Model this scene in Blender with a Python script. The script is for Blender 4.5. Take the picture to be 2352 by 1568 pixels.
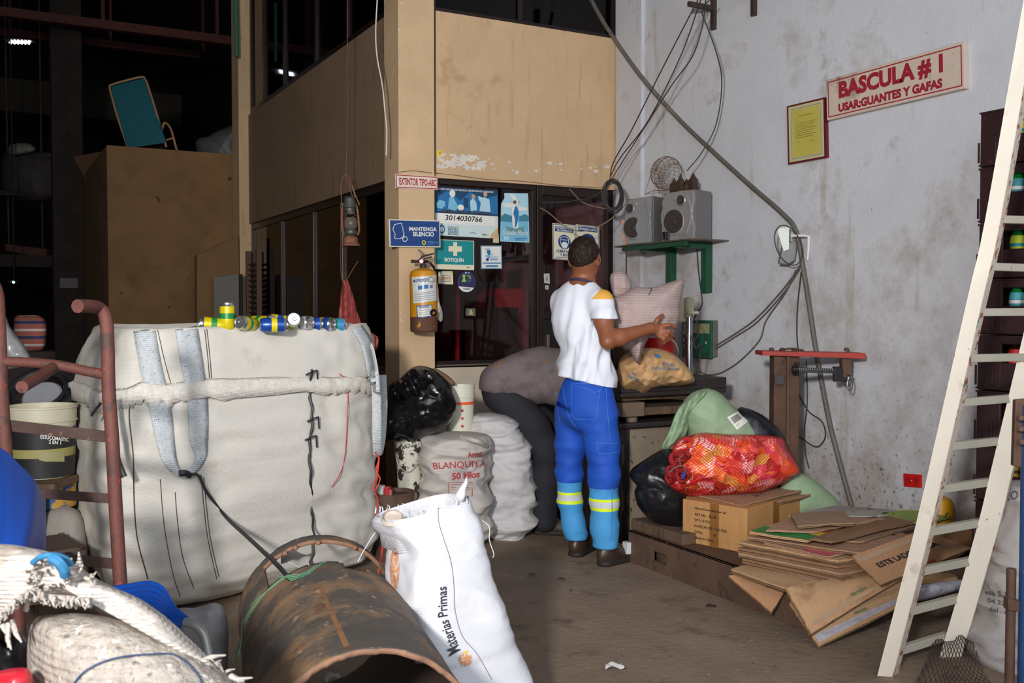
import bpy, math, random
import numpy as np
from mathutils import Vector, Matrix, noise
from mathutils.bvhtree import BVHTree
from mathutils.geometry import tessellate_polygon
for o in list(bpy.data.objects): bpy.data.objects.remove(o)
S = bpy.context.scene
col = S.collection
# ---------------------------------------------------------------- camera
FPX = 2272.0
PITCH = math.atan(70/FPX)
YAW = math.radians(28.35)
CAM = Vector((0, 0, 1.33))
Fh = Vector((math.sin(YAW), math.cos(YAW), 0))
Rt = Vector((math.cos(YAW), -math.sin(YAW), 0))
Zu = Vector((0, 0, 1))
Fw = Fh*math.cos(PITCH) - Zu*math.sin(PITCH)
Up = Zu*math.cos(PITCH) + Fh*math.sin(PITCH)
cd = bpy.data.cameras.new('camera'); cam = bpy.data.objects.new('camera', cd); col.objects.link(cam)
cd.sensor_width = 36; cd.lens = 36*FPX/2352; cd.clip_start = .05; cd.clip_end = 200
cam.matrix_world = Matrix(((Rt.x, Up.x, -Fw.x, CAM.x), (Rt.y, Up.y, -Fw.y, CAM.y), (Rt.z, Up.z, -Fw.z, CAM.z), (0, 0, 0, 1)))
cd.dof.use_dof = True; cd.dof.focus_distance = 5.2; cd.dof.aperture_fstop = 9
S.camera = cam
S.view_settings.view_transform = 'Standard'; S.view_settings.look = 'None'
S.view_settings.gamma = 1; S.view_settings.use_curve_mapping = False
S.view_settings.exposure = 0.12
# ---------------------------------------------------------------- world and light
w = bpy.data.worlds.new('world'); S.world = w; w.use_nodes = True
w.node_tree.nodes['Background'].inputs[0].default_value = (.55, .62, .75, 1)
w.node_tree.nodes['Background'].inputs[1].default_value = .35
def lamp(name, kind, loc, target, power, size, colr, sy=None):
    l = bpy.data.lights.new(name, kind); o = bpy.data.objects.new(name, l); col.objects.link(o)
    o.location = loc; o.rotation_euler = (Vector(target)-Vector(loc)).to_track_quat('-Z', 'Y').to_euler()
    l.energy = power; l.color = colr
    if kind == 'SPOT': l.shadow_soft_size = size; l.spot_size = math.radians(76); l.spot_blend = 1
    if kind == 'AREA':
        l.size = size
        if sy: l.shape = 'RECTANGLE'; l.size_y = sy
        else: l.shape = 'DISK'
    return o
lamp('photo_flash', 'SPOT', (-1.41, -.72, 2.15), (3.3, 6.0, 2.0), 1250, .16, (1, .965, .93))
lamp('doorway_daylight', 'AREA', (.2, -1.35, 2.6), (2.6, 6, .9), 170, 5.4, (.86, .93, 1), 4.0)

# ---------------------------------------------------------------- pixel <-> place
def ray(x, y): return (Fw + Rt*((x-1176)/FPX) + Up*((784-y)/FPX))
def W(x, y, d):
    r = ray(x, y); return CAM + r*(d/r.dot(Fh))
def onX(x, y, X): r = ray(x, y); return CAM + r*(X/r.x)
def onY(x, y, Y): r = ray(x, y); return CAM + r*(Y/r.y)
def onZ(x, y, Z=0.0): r = ray(x, y); return CAM + r*((Z-CAM.z)/r.z)
def depth(p): return (Vector(p)-CAM).dot(Fh)
def pix(p):
    v = Vector(p)-CAM; f = v.dot(Fw)
    return (1176+FPX*v.dot(Rt)/f, 784-FPX*v.dot(Up)/f)
XR = 4.24      # right wall
YF = 6.19      # office front
XS = 2.50      # office side

# ---------------------------------------------------------------- materials
MATS = {}
def lin(c): return tuple(((v/255)/12.92 if v/255 <= .04045 else ((v/255+.055)/1.055)**2.4) for v in c)
def mat(name, rgb, rough=.75, metal=0, var=.12, vs=6, spots=(), bump=0, bs=40, weave=0, wst=.3, streak=None, spec=.5, emit=None, alpha=None, trans=0, coat=0, stripes=None, low=None, creases=None):
    """rgb = sRGB paint colour; spots=(rgb, scale, threshold, soft) dirt or chips; weave = threads per metre"""
    if name in MATS: return MATS[name]
    m = bpy.data.materials.new(name); m.use_nodes = True; MATS[name] = m
    nt = m.node_tree; N = nt.nodes; L = nt.links; b = N['Principled BSDF']
    tc = N.new('ShaderNodeTexCoord'); co = tc.outputs['Object']
    base = lin(rgb)+(1,)
    cur = None
    def noise_tex(scale, detail=5, src=None, rough=.6):
        n = N.new('ShaderNodeTexNoise'); n.inputs['Scale'].default_value = scale; n.inputs['Detail'].default_value = detail
        n.inputs['Roughness'].default_value = rough; L.new(src or co, n.inputs['Vector']); return n.outputs['Fac']
    def ramp(src, a, bb, ca=(0, 0, 0, 1), cb=(1, 1, 1, 1)):
        r = N.new('ShaderNodeValToRGB'); r.color_ramp.elements[0].position = max(0, a); r.color_ramp.elements[1].position = min(1, bb)
        r.color_ramp.elements[0].color = ca; r.color_ramp.elements[1].color = cb; L.new(src, r.inputs[0]); return r.outputs[0]
    def mix(fac, a, c, mode='MIX'):
        x = N.new('ShaderNodeMix'); x.data_type = 'RGBA'; x.blend_type = mode
        if isinstance(fac, float): x.inputs[0].default_value = fac
        else: L.new(fac, x.inputs[0])
        for i, v in ((6, a), (7, c)):
            if isinstance(v, tuple): x.inputs[i].default_value = v
            else: L.new(v, x.inputs[i])
        return x.outputs[2]
    def mul(a, c):
        x = N.new('ShaderNodeMath'); x.operation = 'MULTIPLY'; L.new(a, x.inputs[0])
        if isinstance(c, float): x.inputs[1].default_value = c
        else: L.new(c, x.inputs[1])
        return x.outputs[0]
    cur = base
    if var:
        n = noise_tex(vs)
        lo = tuple(v*(1-var) for v in base[:3])+(1,); hi = tuple(min(1, v*(1+var)) for v in base[:3])+(1,)
        cur = ramp(n, .3, .7, lo, hi)
    if streak:   # vertical runs
        (sc, rgb2, th, soft) = streak
        mp = N.new('ShaderNodeMapping'); mp.inputs['Scale'].default_value = (1, 1, .12); L.new(co, mp.inputs['Vector'])
        cur = mix(ramp(noise_tex(sc, 6, mp.outputs[0]), th, th+soft), cur, lin(rgb2)+(1,))
    for k, (c2, sc, th, soft) in enumerate(spots):
        mp = N.new('ShaderNodeMapping'); mp.inputs['Location'].default_value = (k*3.1, k*1.7, k*.9); L.new(co, mp.inputs['Vector'])
        cur = mix(ramp(noise_tex(sc, 7, mp.outputs[0], .65), th, th+soft), cur, lin(c2)+(1,))
    if low:      # dirt that splashed up from the floor: (rgb, z height, scale, threshold, soft)
      for (c2, zh, sc, th, soft) in (low if isinstance(low, list) else [low]):
        sp = N.new('ShaderNodeSeparateXYZ'); L.new(tc.outputs['Object'], sp.inputs[0])
        mr = N.new('ShaderNodeMapRange'); mr.inputs[1].default_value = zh; mr.inputs[2].default_value = 0; L.new(sp.outputs[2], mr.inputs[0])
        ad = N.new('ShaderNodeMath'); ad.operation = 'MULTIPLY_ADD'; ad.inputs[1].default_value = .22
        L.new(mr.outputs[0], ad.inputs[0]); L.new(noise_tex(sc, 8, None, .7), ad.inputs[2])
        cur = mix(ramp(ad.outputs[0], th, th+soft), cur, lin(c2)+(1,))
    if stripes:  # woven-in stripes across x: list (axis, period, width, rgb)
        for (ax, per, wd, c2) in stripes:
            sp = N.new('ShaderNodeSeparateXYZ'); L.new(co, sp.inputs[0])
            mo = N.new('ShaderNodeMath'); mo.operation = 'PINGPONG'; mo.inputs[1].default_value = per/2; L.new(sp.outputs[ax], mo.inputs[0])
            le = N.new('ShaderNodeMath'); le.operation = 'LESS_THAN'; le.inputs[1].default_value = wd/2; L.new(mo.outputs[0], le.inputs[0])
            cur = mix(le.outputs[0], cur, lin(c2)+(1,))
    if isinstance(cur, tuple): b.inputs['Base Color'].default_value = cur
    else: L.new(cur, b.inputs['Base Color'])
    b.inputs['Roughness'].default_value = rough; b.inputs['Metallic'].default_value = metal
    b.inputs['Specular IOR Level'].default_value = spec
    if coat: b.inputs['Coat Weight'].default_value = coat
    if trans: b.inputs['Transmission Weight'].default_value = trans
    if alpha is not None: b.inputs['Alpha'].default_value = alpha
    h = None
    if weave:
        w1 = N.new('ShaderNodeTexChecker'); w1.inputs['Scale'].default_value = weave; L.new(co, w1.inputs['Vector'])
        wv = N.new('ShaderNodeTexWave'); wv.inputs['Scale'].default_value = weave/7; wv.bands_direction = 'Z'; wv.inputs['Distortion'].default_value = 1.5; wv.inputs['Detail'].default_value = 2
        L.new(co, wv.inputs['Vector'])
        h = mul(w1.outputs['Fac'], .3)
        ad = N.new('ShaderNodeMath'); ad.operation = 'ADD'; L.new(h, ad.inputs[0]); L.new(wv.outputs['Fac'], ad.inputs[1]); h = ad.outputs[0]
        bp = N.new('ShaderNodeBump'); bp.inputs['Strength'].default_value = wst; bp.inputs['Distance'].default_value = .002; L.new(h, bp.inputs['Height'])
        L.new(bp.outputs[0], b.inputs['Normal']); last = bp
    if bump:
        bp2 = N.new('ShaderNodeBump'); bp2.inputs['Strength'].default_value = bump; bp2.inputs['Distance'].default_value = .01
        L.new(noise_tex(bs, 6), bp2.inputs['Height'])
        if weave: L.new(last.outputs[0], bp2.inputs['Normal'])
        L.new(bp2.outputs[0], b.inputs['Normal'])
    if creases:   # folds of cloth, film or paper: (scale, strength, vertical squash)
        mp = N.new('ShaderNodeMapping'); mp.inputs['Scale'].default_value = (1, 1, creases[2]); L.new(co, mp.inputs['Vector'])
        n = N.new('ShaderNodeTexNoise'); n.noise_type = 'RIDGED_MULTIFRACTAL'; n.inputs['Scale'].default_value = creases[0]; n.inputs['Detail'].default_value = 4; n.inputs['Distortion'].default_value = .6; L.new(mp.outputs[0], n.inputs['Vector'])
        bp3 = N.new('ShaderNodeBump'); bp3.inputs['Strength'].default_value = creases[1]; bp3.inputs['Distance'].default_value = .02; L.new(n.outputs['Fac'], bp3.inputs['Height'])
        if b.inputs['Normal'].links: L.new(b.inputs['Normal'].links[0].from_socket, bp3.inputs['Normal'])
        L.new(bp3.outputs[0], b.inputs['Normal'])
    if emit:
        b.inputs['Emission Color'].default_value = lin(emit[0])+(1,); b.inputs['Emission Strength'].default_value = emit[1]
    return m
def flat(name, rgb, rough=.6): return mat(name, rgb, rough, var=.05, vs=15)
def glass_mat(name, tint, refl=1.0):
    if name in MATS: return MATS[name]
    m = bpy.data.materials.new(name); m.use_nodes = True; MATS[name] = m
    N = m.node_tree.nodes; L = m.node_tree.links; N.remove(N['Principled BSDF'])
    t = N.new('ShaderNodeBsdfTransparent'); t.inputs[0].default_value = tint+(1,)
    g = N.new('ShaderNodeBsdfGlossy'); g.inputs[1].default_value = .03
    f = N.new('ShaderNodeFresnel'); f.inputs[0].default_value = 1.45
    x = N.new('ShaderNodeMixShader'); L.new(f.outputs[0], x.inputs[0]); L.new(t.outputs[0], x.inputs[1]); L.new(g.outputs[0], x.inputs[2])
    L.new(x.outputs[0], N['Material Output'].inputs[0]); return m

# ---------------------------------------------------------------- mesh builder
class MB:
    def __init__(s): s.v = []; s.f = []; s.m = []; s.mats = []
    def mi(s, m):
        if m is None: return 0
        if m not in s.mats: s.mats.append(m)
        return s.mats.index(m)
    def add(s, vs, fs, m=None):
        k = len(s.v); s.v += [Vector(p) for p in vs]; s.f += [tuple(i+k for i in f) for f in fs]; s.m += [s.mi(m)]*len(fs); return s
    def box(s, c, sz, rot=None, m=None):
        c = Vector(c); R = rot or Matrix.Identity(3); vs = []
        for i in (-1, 1):
            for j in (-1, 1):
                for k in (-1, 1): vs.append(c + R @ Vector((i*sz[0]/2, j*sz[1]/2, k*sz[2]/2)))
        return s.add(vs, [(0, 1, 3, 2), (4, 6, 7, 5), (0, 4, 5, 1), (2, 3, 7, 6), (0, 2, 6, 4), (1, 5, 7, 3)], m)
    def bx(s, lo, hi, m=None): return s.box([(a+b)/2 for a, b in zip(lo, hi)], [abs(b-a) for a, b in zip(lo, hi)], None, m)
    def hexa(s, q, off, m=None):   # quad q (4 pts) extruded by off
        off = Vector(off); vs = [Vector(p) for p in q]+[Vector(p)+off for p in q]
        return s.add(vs, [(3, 2, 1, 0), (4, 5, 6, 7), (0, 1, 5, 4), (1, 2, 6, 5), (2, 3, 7, 6), (3, 0, 4, 7)], m)
    def prism(s, pts, off, m=None):
        off = Vector(off); n = len(pts); vs = [Vector(p) for p in pts]+[Vector(p)+off for p in pts]
        tris = tessellate_polygon([[Vector(p) for p in pts]])
        fs = [tuple(t) for t in tris]+[tuple(i+n for i in reversed(t)) for t in tris]+[(i, (i+1) % n, n+(i+1) % n, n+i) for i in range(n)]
        return s.add(vs, fs, m)
    def tube(s, pts, r, n=10, closed=False, cap=True, m=None, flatk=1.0):
        pts = [Vector(p) for p in pts]; k = len(pts); rs = r if isinstance(r, (list, tuple)) else [r]*k
        vs = []; fs = []; pu = None
        for i, p in enumerate(pts):
            t = (pts[(i+1) % k]-pts[i-1]) if closed else (pts[min(i+1, k-1)]-pts[max(i-1, 0)])
            if t.length < 1e-9: t = Vector((0, 0, 1))
            t.normalize()
            if pu is None:
                pu = t.orthogonal().normalized() if abs(t.z) > .95 else t.cross(Zu).normalized()
            u = (pu - t*pu.dot(t)).normalized(); v = t.cross(u); pu = u
            for j in range(n):
                a = 2*math.pi*j/n; vs.append(p+(u*math.cos(a)+v*math.sin(a)*flatk)*rs[i])
        for i in range(k if closed else k-1):
            for j in range(n):
                a = i*n+j; b = i*n+(j+1) % n; c = ((i+1) % k)*n+(j+1) % n; d = ((i+1) % k)*n+j; fs.append((a, b, c, d))
        if cap and not closed: fs.append(tuple(range(n-1, -1, -1))); fs.append(tuple((k-1)*n+j for j in range(n)))
        return s.add(vs, fs, m)
    def cyl(s, a, b, r, r2=None, n=24, m=None): return s.tube([a, b], [r, r if r2 is None else r2], n, m=m)
    def lathe(s, base, prof, n=32, axis=None, m=None, squash=1.0, cap=False):
        base = Vector(base); ax = Vector(axis or (0, 0, 1)).normalized()
        u = ax.orthogonal().normalized() if abs(ax.z) < .999 else Vector((1, 0, 0)); v = ax.cross(u)
        vs = []; fs = []
        for (r, h) in prof:
            for j in range(n):
                a = 2*math.pi*j/n; vs.append(base+ax*h+(u*math.cos(a)+v*math.sin(a)*squash)*r)
        for i in range(len(prof)-1):
            for j in range(n): fs.append((i*n+j, i*n+(j+1) % n, (i+1)*n+(j+1) % n, (i+1)*n+j))
        if cap: fs.append(tuple(range(n-1, -1, -1))); fs.append(tuple((len(prof)-1)*n+j for j in range(n)))
        return s.add(vs, fs, m)
    def grid(s, P, nu, nv, m=None, th=0, off=None):   # P(u,v)->point; optional thickness along off
        vs = [Vector(P(i/nu, j/nv)) for j in range(nv+1) for i in range(nu+1)]
        q = lambda i, j: j*(nu+1)+i
        fs = [(q(i, j), q(i+1, j), q(i+1, j+1), q(i, j+1)) for j in range(nv) for i in range(nu)]
        if th:
            o = Vector(off)*th; k = len(vs); vs += [p+o for p in vs]
            fs += [tuple(a+k for a in reversed(f)) for f in fs]
            for i in range(nu): fs.append((q(i+1, 0), q(i, 0), q(i, 0)+k, q(i+1, 0)+k)); fs.append((q(i, nv), q(i+1, nv), q(i+1, nv)+k, q(i, nv)+k))
            for j in range(nv): fs.append((q(0, j), q(0, j+1), q(0, j+1)+k, q(0, j)+k)); fs.append((q(nu, j+1), q(nu, j), q(nu, j)+k, q(nu, j+1)+k))
        return s.add(vs, fs, m)
    def bvh(s): return BVHTree.FromPolygons([tuple(p) for p in s.v], s.f)

def spl(pts, n=8, closed=False):
    """Catmull-Rom through tuples of any length"""
    P = [np.array(p, float) for p in pts]; k = len(P); out = []
    for i in range(k if closed else k-1):
        p0 = P[(i-1) % k] if closed or i > 0 else 2*P[0]-P[1]
        p1 = P[i]; p2 = P[(i+1) % k]
        p3 = P[(i+2) % k] if closed or i+2 < k else 2*P[-1]-P[-2]
        for j in range(n):
            t = j/n; out.append(.5*((2*p1)+(-p0+p2)*t+(2*p0-5*p1+4*p2-p3)*t*t+(-p0+3*p1-3*p2+p3)*t**3))
    if not closed: out.append(P[-1])
    return out
def VS(pts, n=8, closed=False): return [Vector(p) for p in spl([tuple(q) for q in pts], n, closed)]

OBJS = []
def mesh_of(mb, name, mats, smooth, angle=35):
    me = bpy.data.meshes.new(name); me.from_pydata([tuple(p) for p in mb.v], [], mb.f)
    ms = [m for m in mb.mats] or []
    if mats is not None and not ms: ms = [mats]
    elif mats is not None and ms and mats not in ms: pass
    for m in ms: me.materials.append(m)
    if mb.mats: me.polygons.foreach_set('material_index', mb.m)
    me.validate(); me.update()
    import bmesh
    bm = bmesh.new(); bm.from_mesh(me); bmesh.ops.recalc_face_normals(bm, faces=bm.faces); bm.to_mesh(me); bm.free()
    if smooth:
        me.shade_smooth()
        try: me.set_sharp_from_angle(angle=math.radians(angle))
        except Exception: pass
    return me
def tag(o, label=None, cat=None, group=None, kind=None):
    if label: o['label'] = label
    if cat: o['category'] = cat
    if group: o['group'] = group
    if kind: o['kind'] = kind
    return o
def obj(name, mb, m=None, parent=None, smooth=True, bev=0, angle=35, label=None, cat=None, group=None, kind=None, keep=False):
    me = mesh_of(mb, name, m, smooth, angle); o = bpy.data.objects.new(name, me); col.objects.link(o)
    if parent is not None: o.parent = parent
    elif not keep:      # origin at the base of the thing
        co = np.array([tuple(v.co) for v in me.vertices]); lo = co.min(0); hi = co.max(0); b = Vector(((lo[0]+hi[0])/2, (lo[1]+hi[1])/2, lo[2]))
        me.transform(Matrix.Translation(-b)); o.location = b
    if bev:
        md = o.modifiers.new('bevel', 'BEVEL'); md.width = bev; md.segments = 2; md.limit_method = 'ANGLE'; md.angle_limit = math.radians(40)
    return tag(o, label, cat, group, kind)
def struct(name, mb, m=None, **k): return obj(name, mb, m, kind='structure', keep=True, **k)
def thing(name, label, cat, group=None):
    o = bpy.data.objects.new(name, None); col.objects.link(o); o.empty_display_size = .05
    return tag(o, label, cat, group)
def kids(o, acc=None):
    acc = [] if acc is None else acc
    for c in col.objects:
        if c.parent == o: acc.append(c); kids(c, acc)
    return acc
def done(root):
    """set the Empty to the base of its parts (meshes were built in world coordinates)"""
    ks = [k for k in kids(root) if k.type == 'MESH']; co = np.concatenate([np.array([tuple(v.co) for v in k.data.vertices]) for k in ks])
    lo = co.min(0); hi = co.max(0); b = Vector(((lo[0]+hi[0])/2, (lo[1]+hi[1])/2, lo[2]))
    for me in {k.data for k in ks}: me.transform(Matrix.Translation(-b))
    root.location = b; return root
def dup(root, loc, rotz=None, label=None, scale=None):
    r = root.copy(); col.objects.link(r); r.location = loc
    if rotz is not None: r.rotation_euler = (r.rotation_euler.x, r.rotation_euler.y, rotz)
    if label: r['label'] = label
    for ch in [c for c in col.objects if c.parent == root]:
        c = ch.copy(); col.objects.link(c); c.parent = r
        for g in [x for x in col.objects if x.parent == ch]:
            d = g.copy(); col.objects.link(d); d.parent = c
    return r

# text as flat mesh data in a 0..1 box
_tc = {}
def textdata(s, bold=0.0, shear=0, spacing=1.0):
    k = (s, bold, shear, spacing)
    if k in _tc: return _tc[k]
    c = bpy.data.curves.new('t', 'FONT'); c.body = s; c.offset = bold; c.shear = shear; c.space_character = spacing; c.resolution_u = 3; c.align_x = 'CENTER'
    o = bpy.data.objects.new('t', c); col.objects.link(o); dg = bpy.context.evaluated_depsgraph_get(); dg.update()
    me = bpy.data.meshes.new_from_object(o.evaluated_get(dg))
    vs = np.array([tuple(v.co) for v in me.vertices]); fs = [tuple(p.vertices) for p in me.polygons]
    bpy.data.objects.remove(o); bpy.data.curves.remove(c); bpy.data.meshes.remove(me)
    lo = vs.min(0); hi = vs.max(0); vs = (vs[:, :2]-lo[:2])/(hi[:2]-lo[:2])
    _tc[k] = (vs, fs); return _tc[k]
def bil(q, u, v):   # q = tl,tr,br,bl ; u right, v up
    tl, tr, br, bl = [Vector(p) for p in q]
    return (bl*(1-u)+br*u)*(1-v)+(tl*(1-u)+tr*u)*v
def textq(mb, s, q, m, off=(0, 0, 0), bold=.02, shear=0):
    vs, fs = textdata(s, bold, shear); off = Vector(off)
    mb.add([bil(q, u, v)+off for u, v in vs], fs, m); return mb
def textproj(mb, s, pq, m, bvh, bold=.01, lift=.003, shear=0, sub=0):
    """lettering printed on a curved cloth: pq = pixel quad tl,tr,br,bl"""
    vs, fs = textdata(s, bold, shear); out = []
    q = [Vector((x, y, 0)) for x, y in pq]
    for u, v in vs:
        p = bil(q, u, v); r = ray(p.x, p.y).normalized(); h = bvh.ray_cast(CAM, r)
        out.append((h[0] if h[0] else CAM+r*4)-r*lift)
    mb.add(out, fs, m); return mb
def shapeproj(mb, poly, m, bvh, lift=.003, n=8):
    """printed patch on a curved surface, a pixel polygon filled by a fan grid"""
    poly = list(poly)
    if len(poly) < 10: poly = [(poly[i][0]+(poly[(i+1) % len(poly)][0]-poly[i][0])*t/8, poly[i][1]+(poly[(i+1) % len(poly)][1]-poly[i][1])*t/8) for i in range(len(poly)) for t in range(8)]
    P = np.array(poly, float); c = P.mean(0); k = len(P); vs = []; fs = []
    for i in range(n+1):
        for j in range(k):
            x, y = c+(P[j]-c)*(i/n if i else .001); r = ray(x, y).normalized(); h = bvh.ray_cast(CAM, r)
            if h[0] is None: h = (vs[-k] + r*lift if len(vs) >= k else CAM+r*4,)
            vs.append(h[0]-r*lift)
    for i in range(n):
        for j in range(k): fs.append((i*k+j, i*k+(j+1) % k, (i+1)*k+(j+1) % k, (i+1)*k+j))
    mb.add(vs, fs, m); return mb

def fbm(p, o=3):
    a = 0; s = 1.0; f = 1.0
    for i in range(o): a += s*noise.noise(Vector(p)*f); s *= .5; f *= 2.1
    return a
def ridge(p, o=3):
    a = 0; s = 1.0; f = 1.0
    for i in range(o): a += s*(1-2*abs(noise.noise(Vector(p)*f))); s *= .5; f *= 2.0
    return a
def loft(secs, n=96, per=8, ex=2.6, amp=.012, fr=(5, 5, 11), seed=0, rot=0, top='closed', bot=True, ridgea=.5, lip=.03, mb=None, m=None):
    """sack: rings from top to bottom; sec = (xL, xR, y, d, thickness_m) in the photo's frame at distance d"""
    mb = mb or MB(); rows = spl(secs, per); rings = []
    sd = Vector((seed*7.3, seed*3.1, seed*1.7)); cr = math.cos(rot); sr = math.sin(rot)
    k = len(rows)
    for i, (xl, xr, y, d, th) in enumerate(rows):
        a = W(xl, y, d); b = W(xr, y, d); c = (a+b)/2; rx = (b-a).length/2; ry = th/2; rg = []
        if rot: rk = rx/max(rx*math.copysign(abs(math.cos(q_))**(2/ex), math.cos(q_))*cr-ry*math.copysign(abs(math.sin(q_))**(2/ex), math.sin(q_))*sr for q_ in [w_*math.pi/60 for w_ in range(120)])
        for j in range(n):
            t = 2*math.pi*j/n; ct = math.cos(t); st = math.sin(t)
            e = 2/ex; px = rx*math.copysign(abs(ct)**e, ct); py = ry*math.copysign(abs(st)**e, st)
            if rot: px, py = (px*cr-py*sr)*rk, px*sr+py*cr      # a turned sack keeps its width
            p = c+Rt*px+Fh*py
            nn = (Rt*ct*ry+Fh*st*rx).normalized()
            q = Vector((p.x*fr[0], p.y*fr[1], p.z*fr[2]))+sd
            edge = min(1, min(i, k-1-i)/4+.35)
            p = p+nn*amp*edge*((1-ridgea)*fbm(q)+ridgea*(ridge(q*.7, 3)-.5))
            rg.append(p)
        rings.append(rg)
    vs = [p for r in rings for p in r]; fs = []
    for i in range(k-1):
        for j in range(n): fs.append((i*n+j, (i+1)*n+j, (i+1)*n+(j+1) % n, i*n+(j+1) % n))
    if top == 'closed':
        c = sum(rings[0], Vector())/n; ci = len(vs)
        prev = 0; r0 = rings[0]
        for q in (.66, .33):
            base = len(vs); vs += [c+(p-c)*q+Zu*(.012*(1-q)) for p in r0]
            for j in range(n): fs.append((base+j, prev+j, prev+(j+1) % n, base+(j+1) % n))
            prev = base
        vs.append(c+Zu*.012); ci = len(vs)-1
        for j in range(n): fs.append((ci, prev+j, prev+(j+1) % n))
    else:   # open mouth, cloth turned inwards
        c = sum(rings[0], Vector())/n; prev = 0
        for (q, dz) in ((.97, -.004), (.955, -lip), (.9, -lip*4), (.4, -lip*4.6), (.02, -lip*4.6)):
            base = len(vs); vs += [c+(p-c)*q+Zu*dz for p in rings[0]]
            for j in range(n): fs.append((base+j, prev+j, prev+(j+1) % n, base+(j+1) % n))
            prev = base
    if bot:
        c = sum(rings[-1], Vector())/n; ci = len(vs); vs.append(c); b0 = (k-1)*n
        for j in range(n): fs.append((ci, b0+(j+1) % n, b0+j))
    mb.add(vs, fs, m); return mb
def pillow(out, d, th, n=96, nr=14, amp=.01, fr=9, seed=0, back=.8, mb=None, m=None, p=2.2, tilt=(0, 0), ridgea=.5, ctr=None, zmin=None, fold=None):
    """closed soft body whose outline follows out (pixels) at distance d; tilt = depth change per px in x and y"""
    mb = mb or MB(); O = spl(out, 8, True)
    # resample
    L = [0]
    for i in range(len(O)): L.append(L[-1]+float(np.linalg.norm(O[(i+1) % len(O)]-O[i])))
    R = []
    for j in range(n):
        t = L[-1]*j/n; i = max(k for k in range(len(L)) if L[k] <= t); i = min(i, len(O)-1)
        a = O[i]; b = O[(i+1) % len(O)]; s = (t-L[i])/max(1e-9, L[i+1]-L[i]); R.append(a*(1-s)+b*s)
    R = np.array(R); c = R.mean(0) if ctr is None else np.array(ctr, float)
    sd = Vector((seed*5.1, seed*2.3, seed*9.7)); vs = []; fs = []
    def pt(q, h, side):
        dd = d+tilt[0]*(q[0]-c[0])+tilt[1]*(q[1]-c[1]); P = W(q[0], q[1], dd)
        s = Vector((P.x, P.y, P.z))*fr+sd+Vector((0, 0, side*3))
        f = (1-ridgea)*fbm(s)+ridgea*(ridge(s*.7)-.5)
        if fold: f += fold(q, side)
        k = math.sqrt(max(0, h)); rr = ray(*q).normalized()
        P = P+(-rr if side > 0 else rr)*(h*th*(.5 if side > 0 else .5*back)+amp*f*min(1, k*1.6))
        if zmin is not None and P.z < zmin: P.z = zmin
        return P
    for side in (1, -1):
        base = len(vs)
        for i in range(nr+1):
            r = (i/nr)**.75; h = (1-r**p)**(1/p) if r < 1 else 0
            for j in range(n): vs.append(pt(c+(R[j]-c)*max(r, .002), h, side))
        for i in range(nr):
            for j in range(n):
                f = (base+i*n+j, base+(i+1)*n+j, base+(i+1)*n+(j+1) % n, base+i*n+(j+1) % n); fs.append(f if side > 0 else f[::-1])
        if side > 0: rim = base+nr*n
        else:
            rb = base+nr*n
            for j in range(n): fs.append((rim+j, rb+j, rb+(j+1) % n, rim+(j+1) % n))
    mb.add(vs, fs, m); return mb

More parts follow.
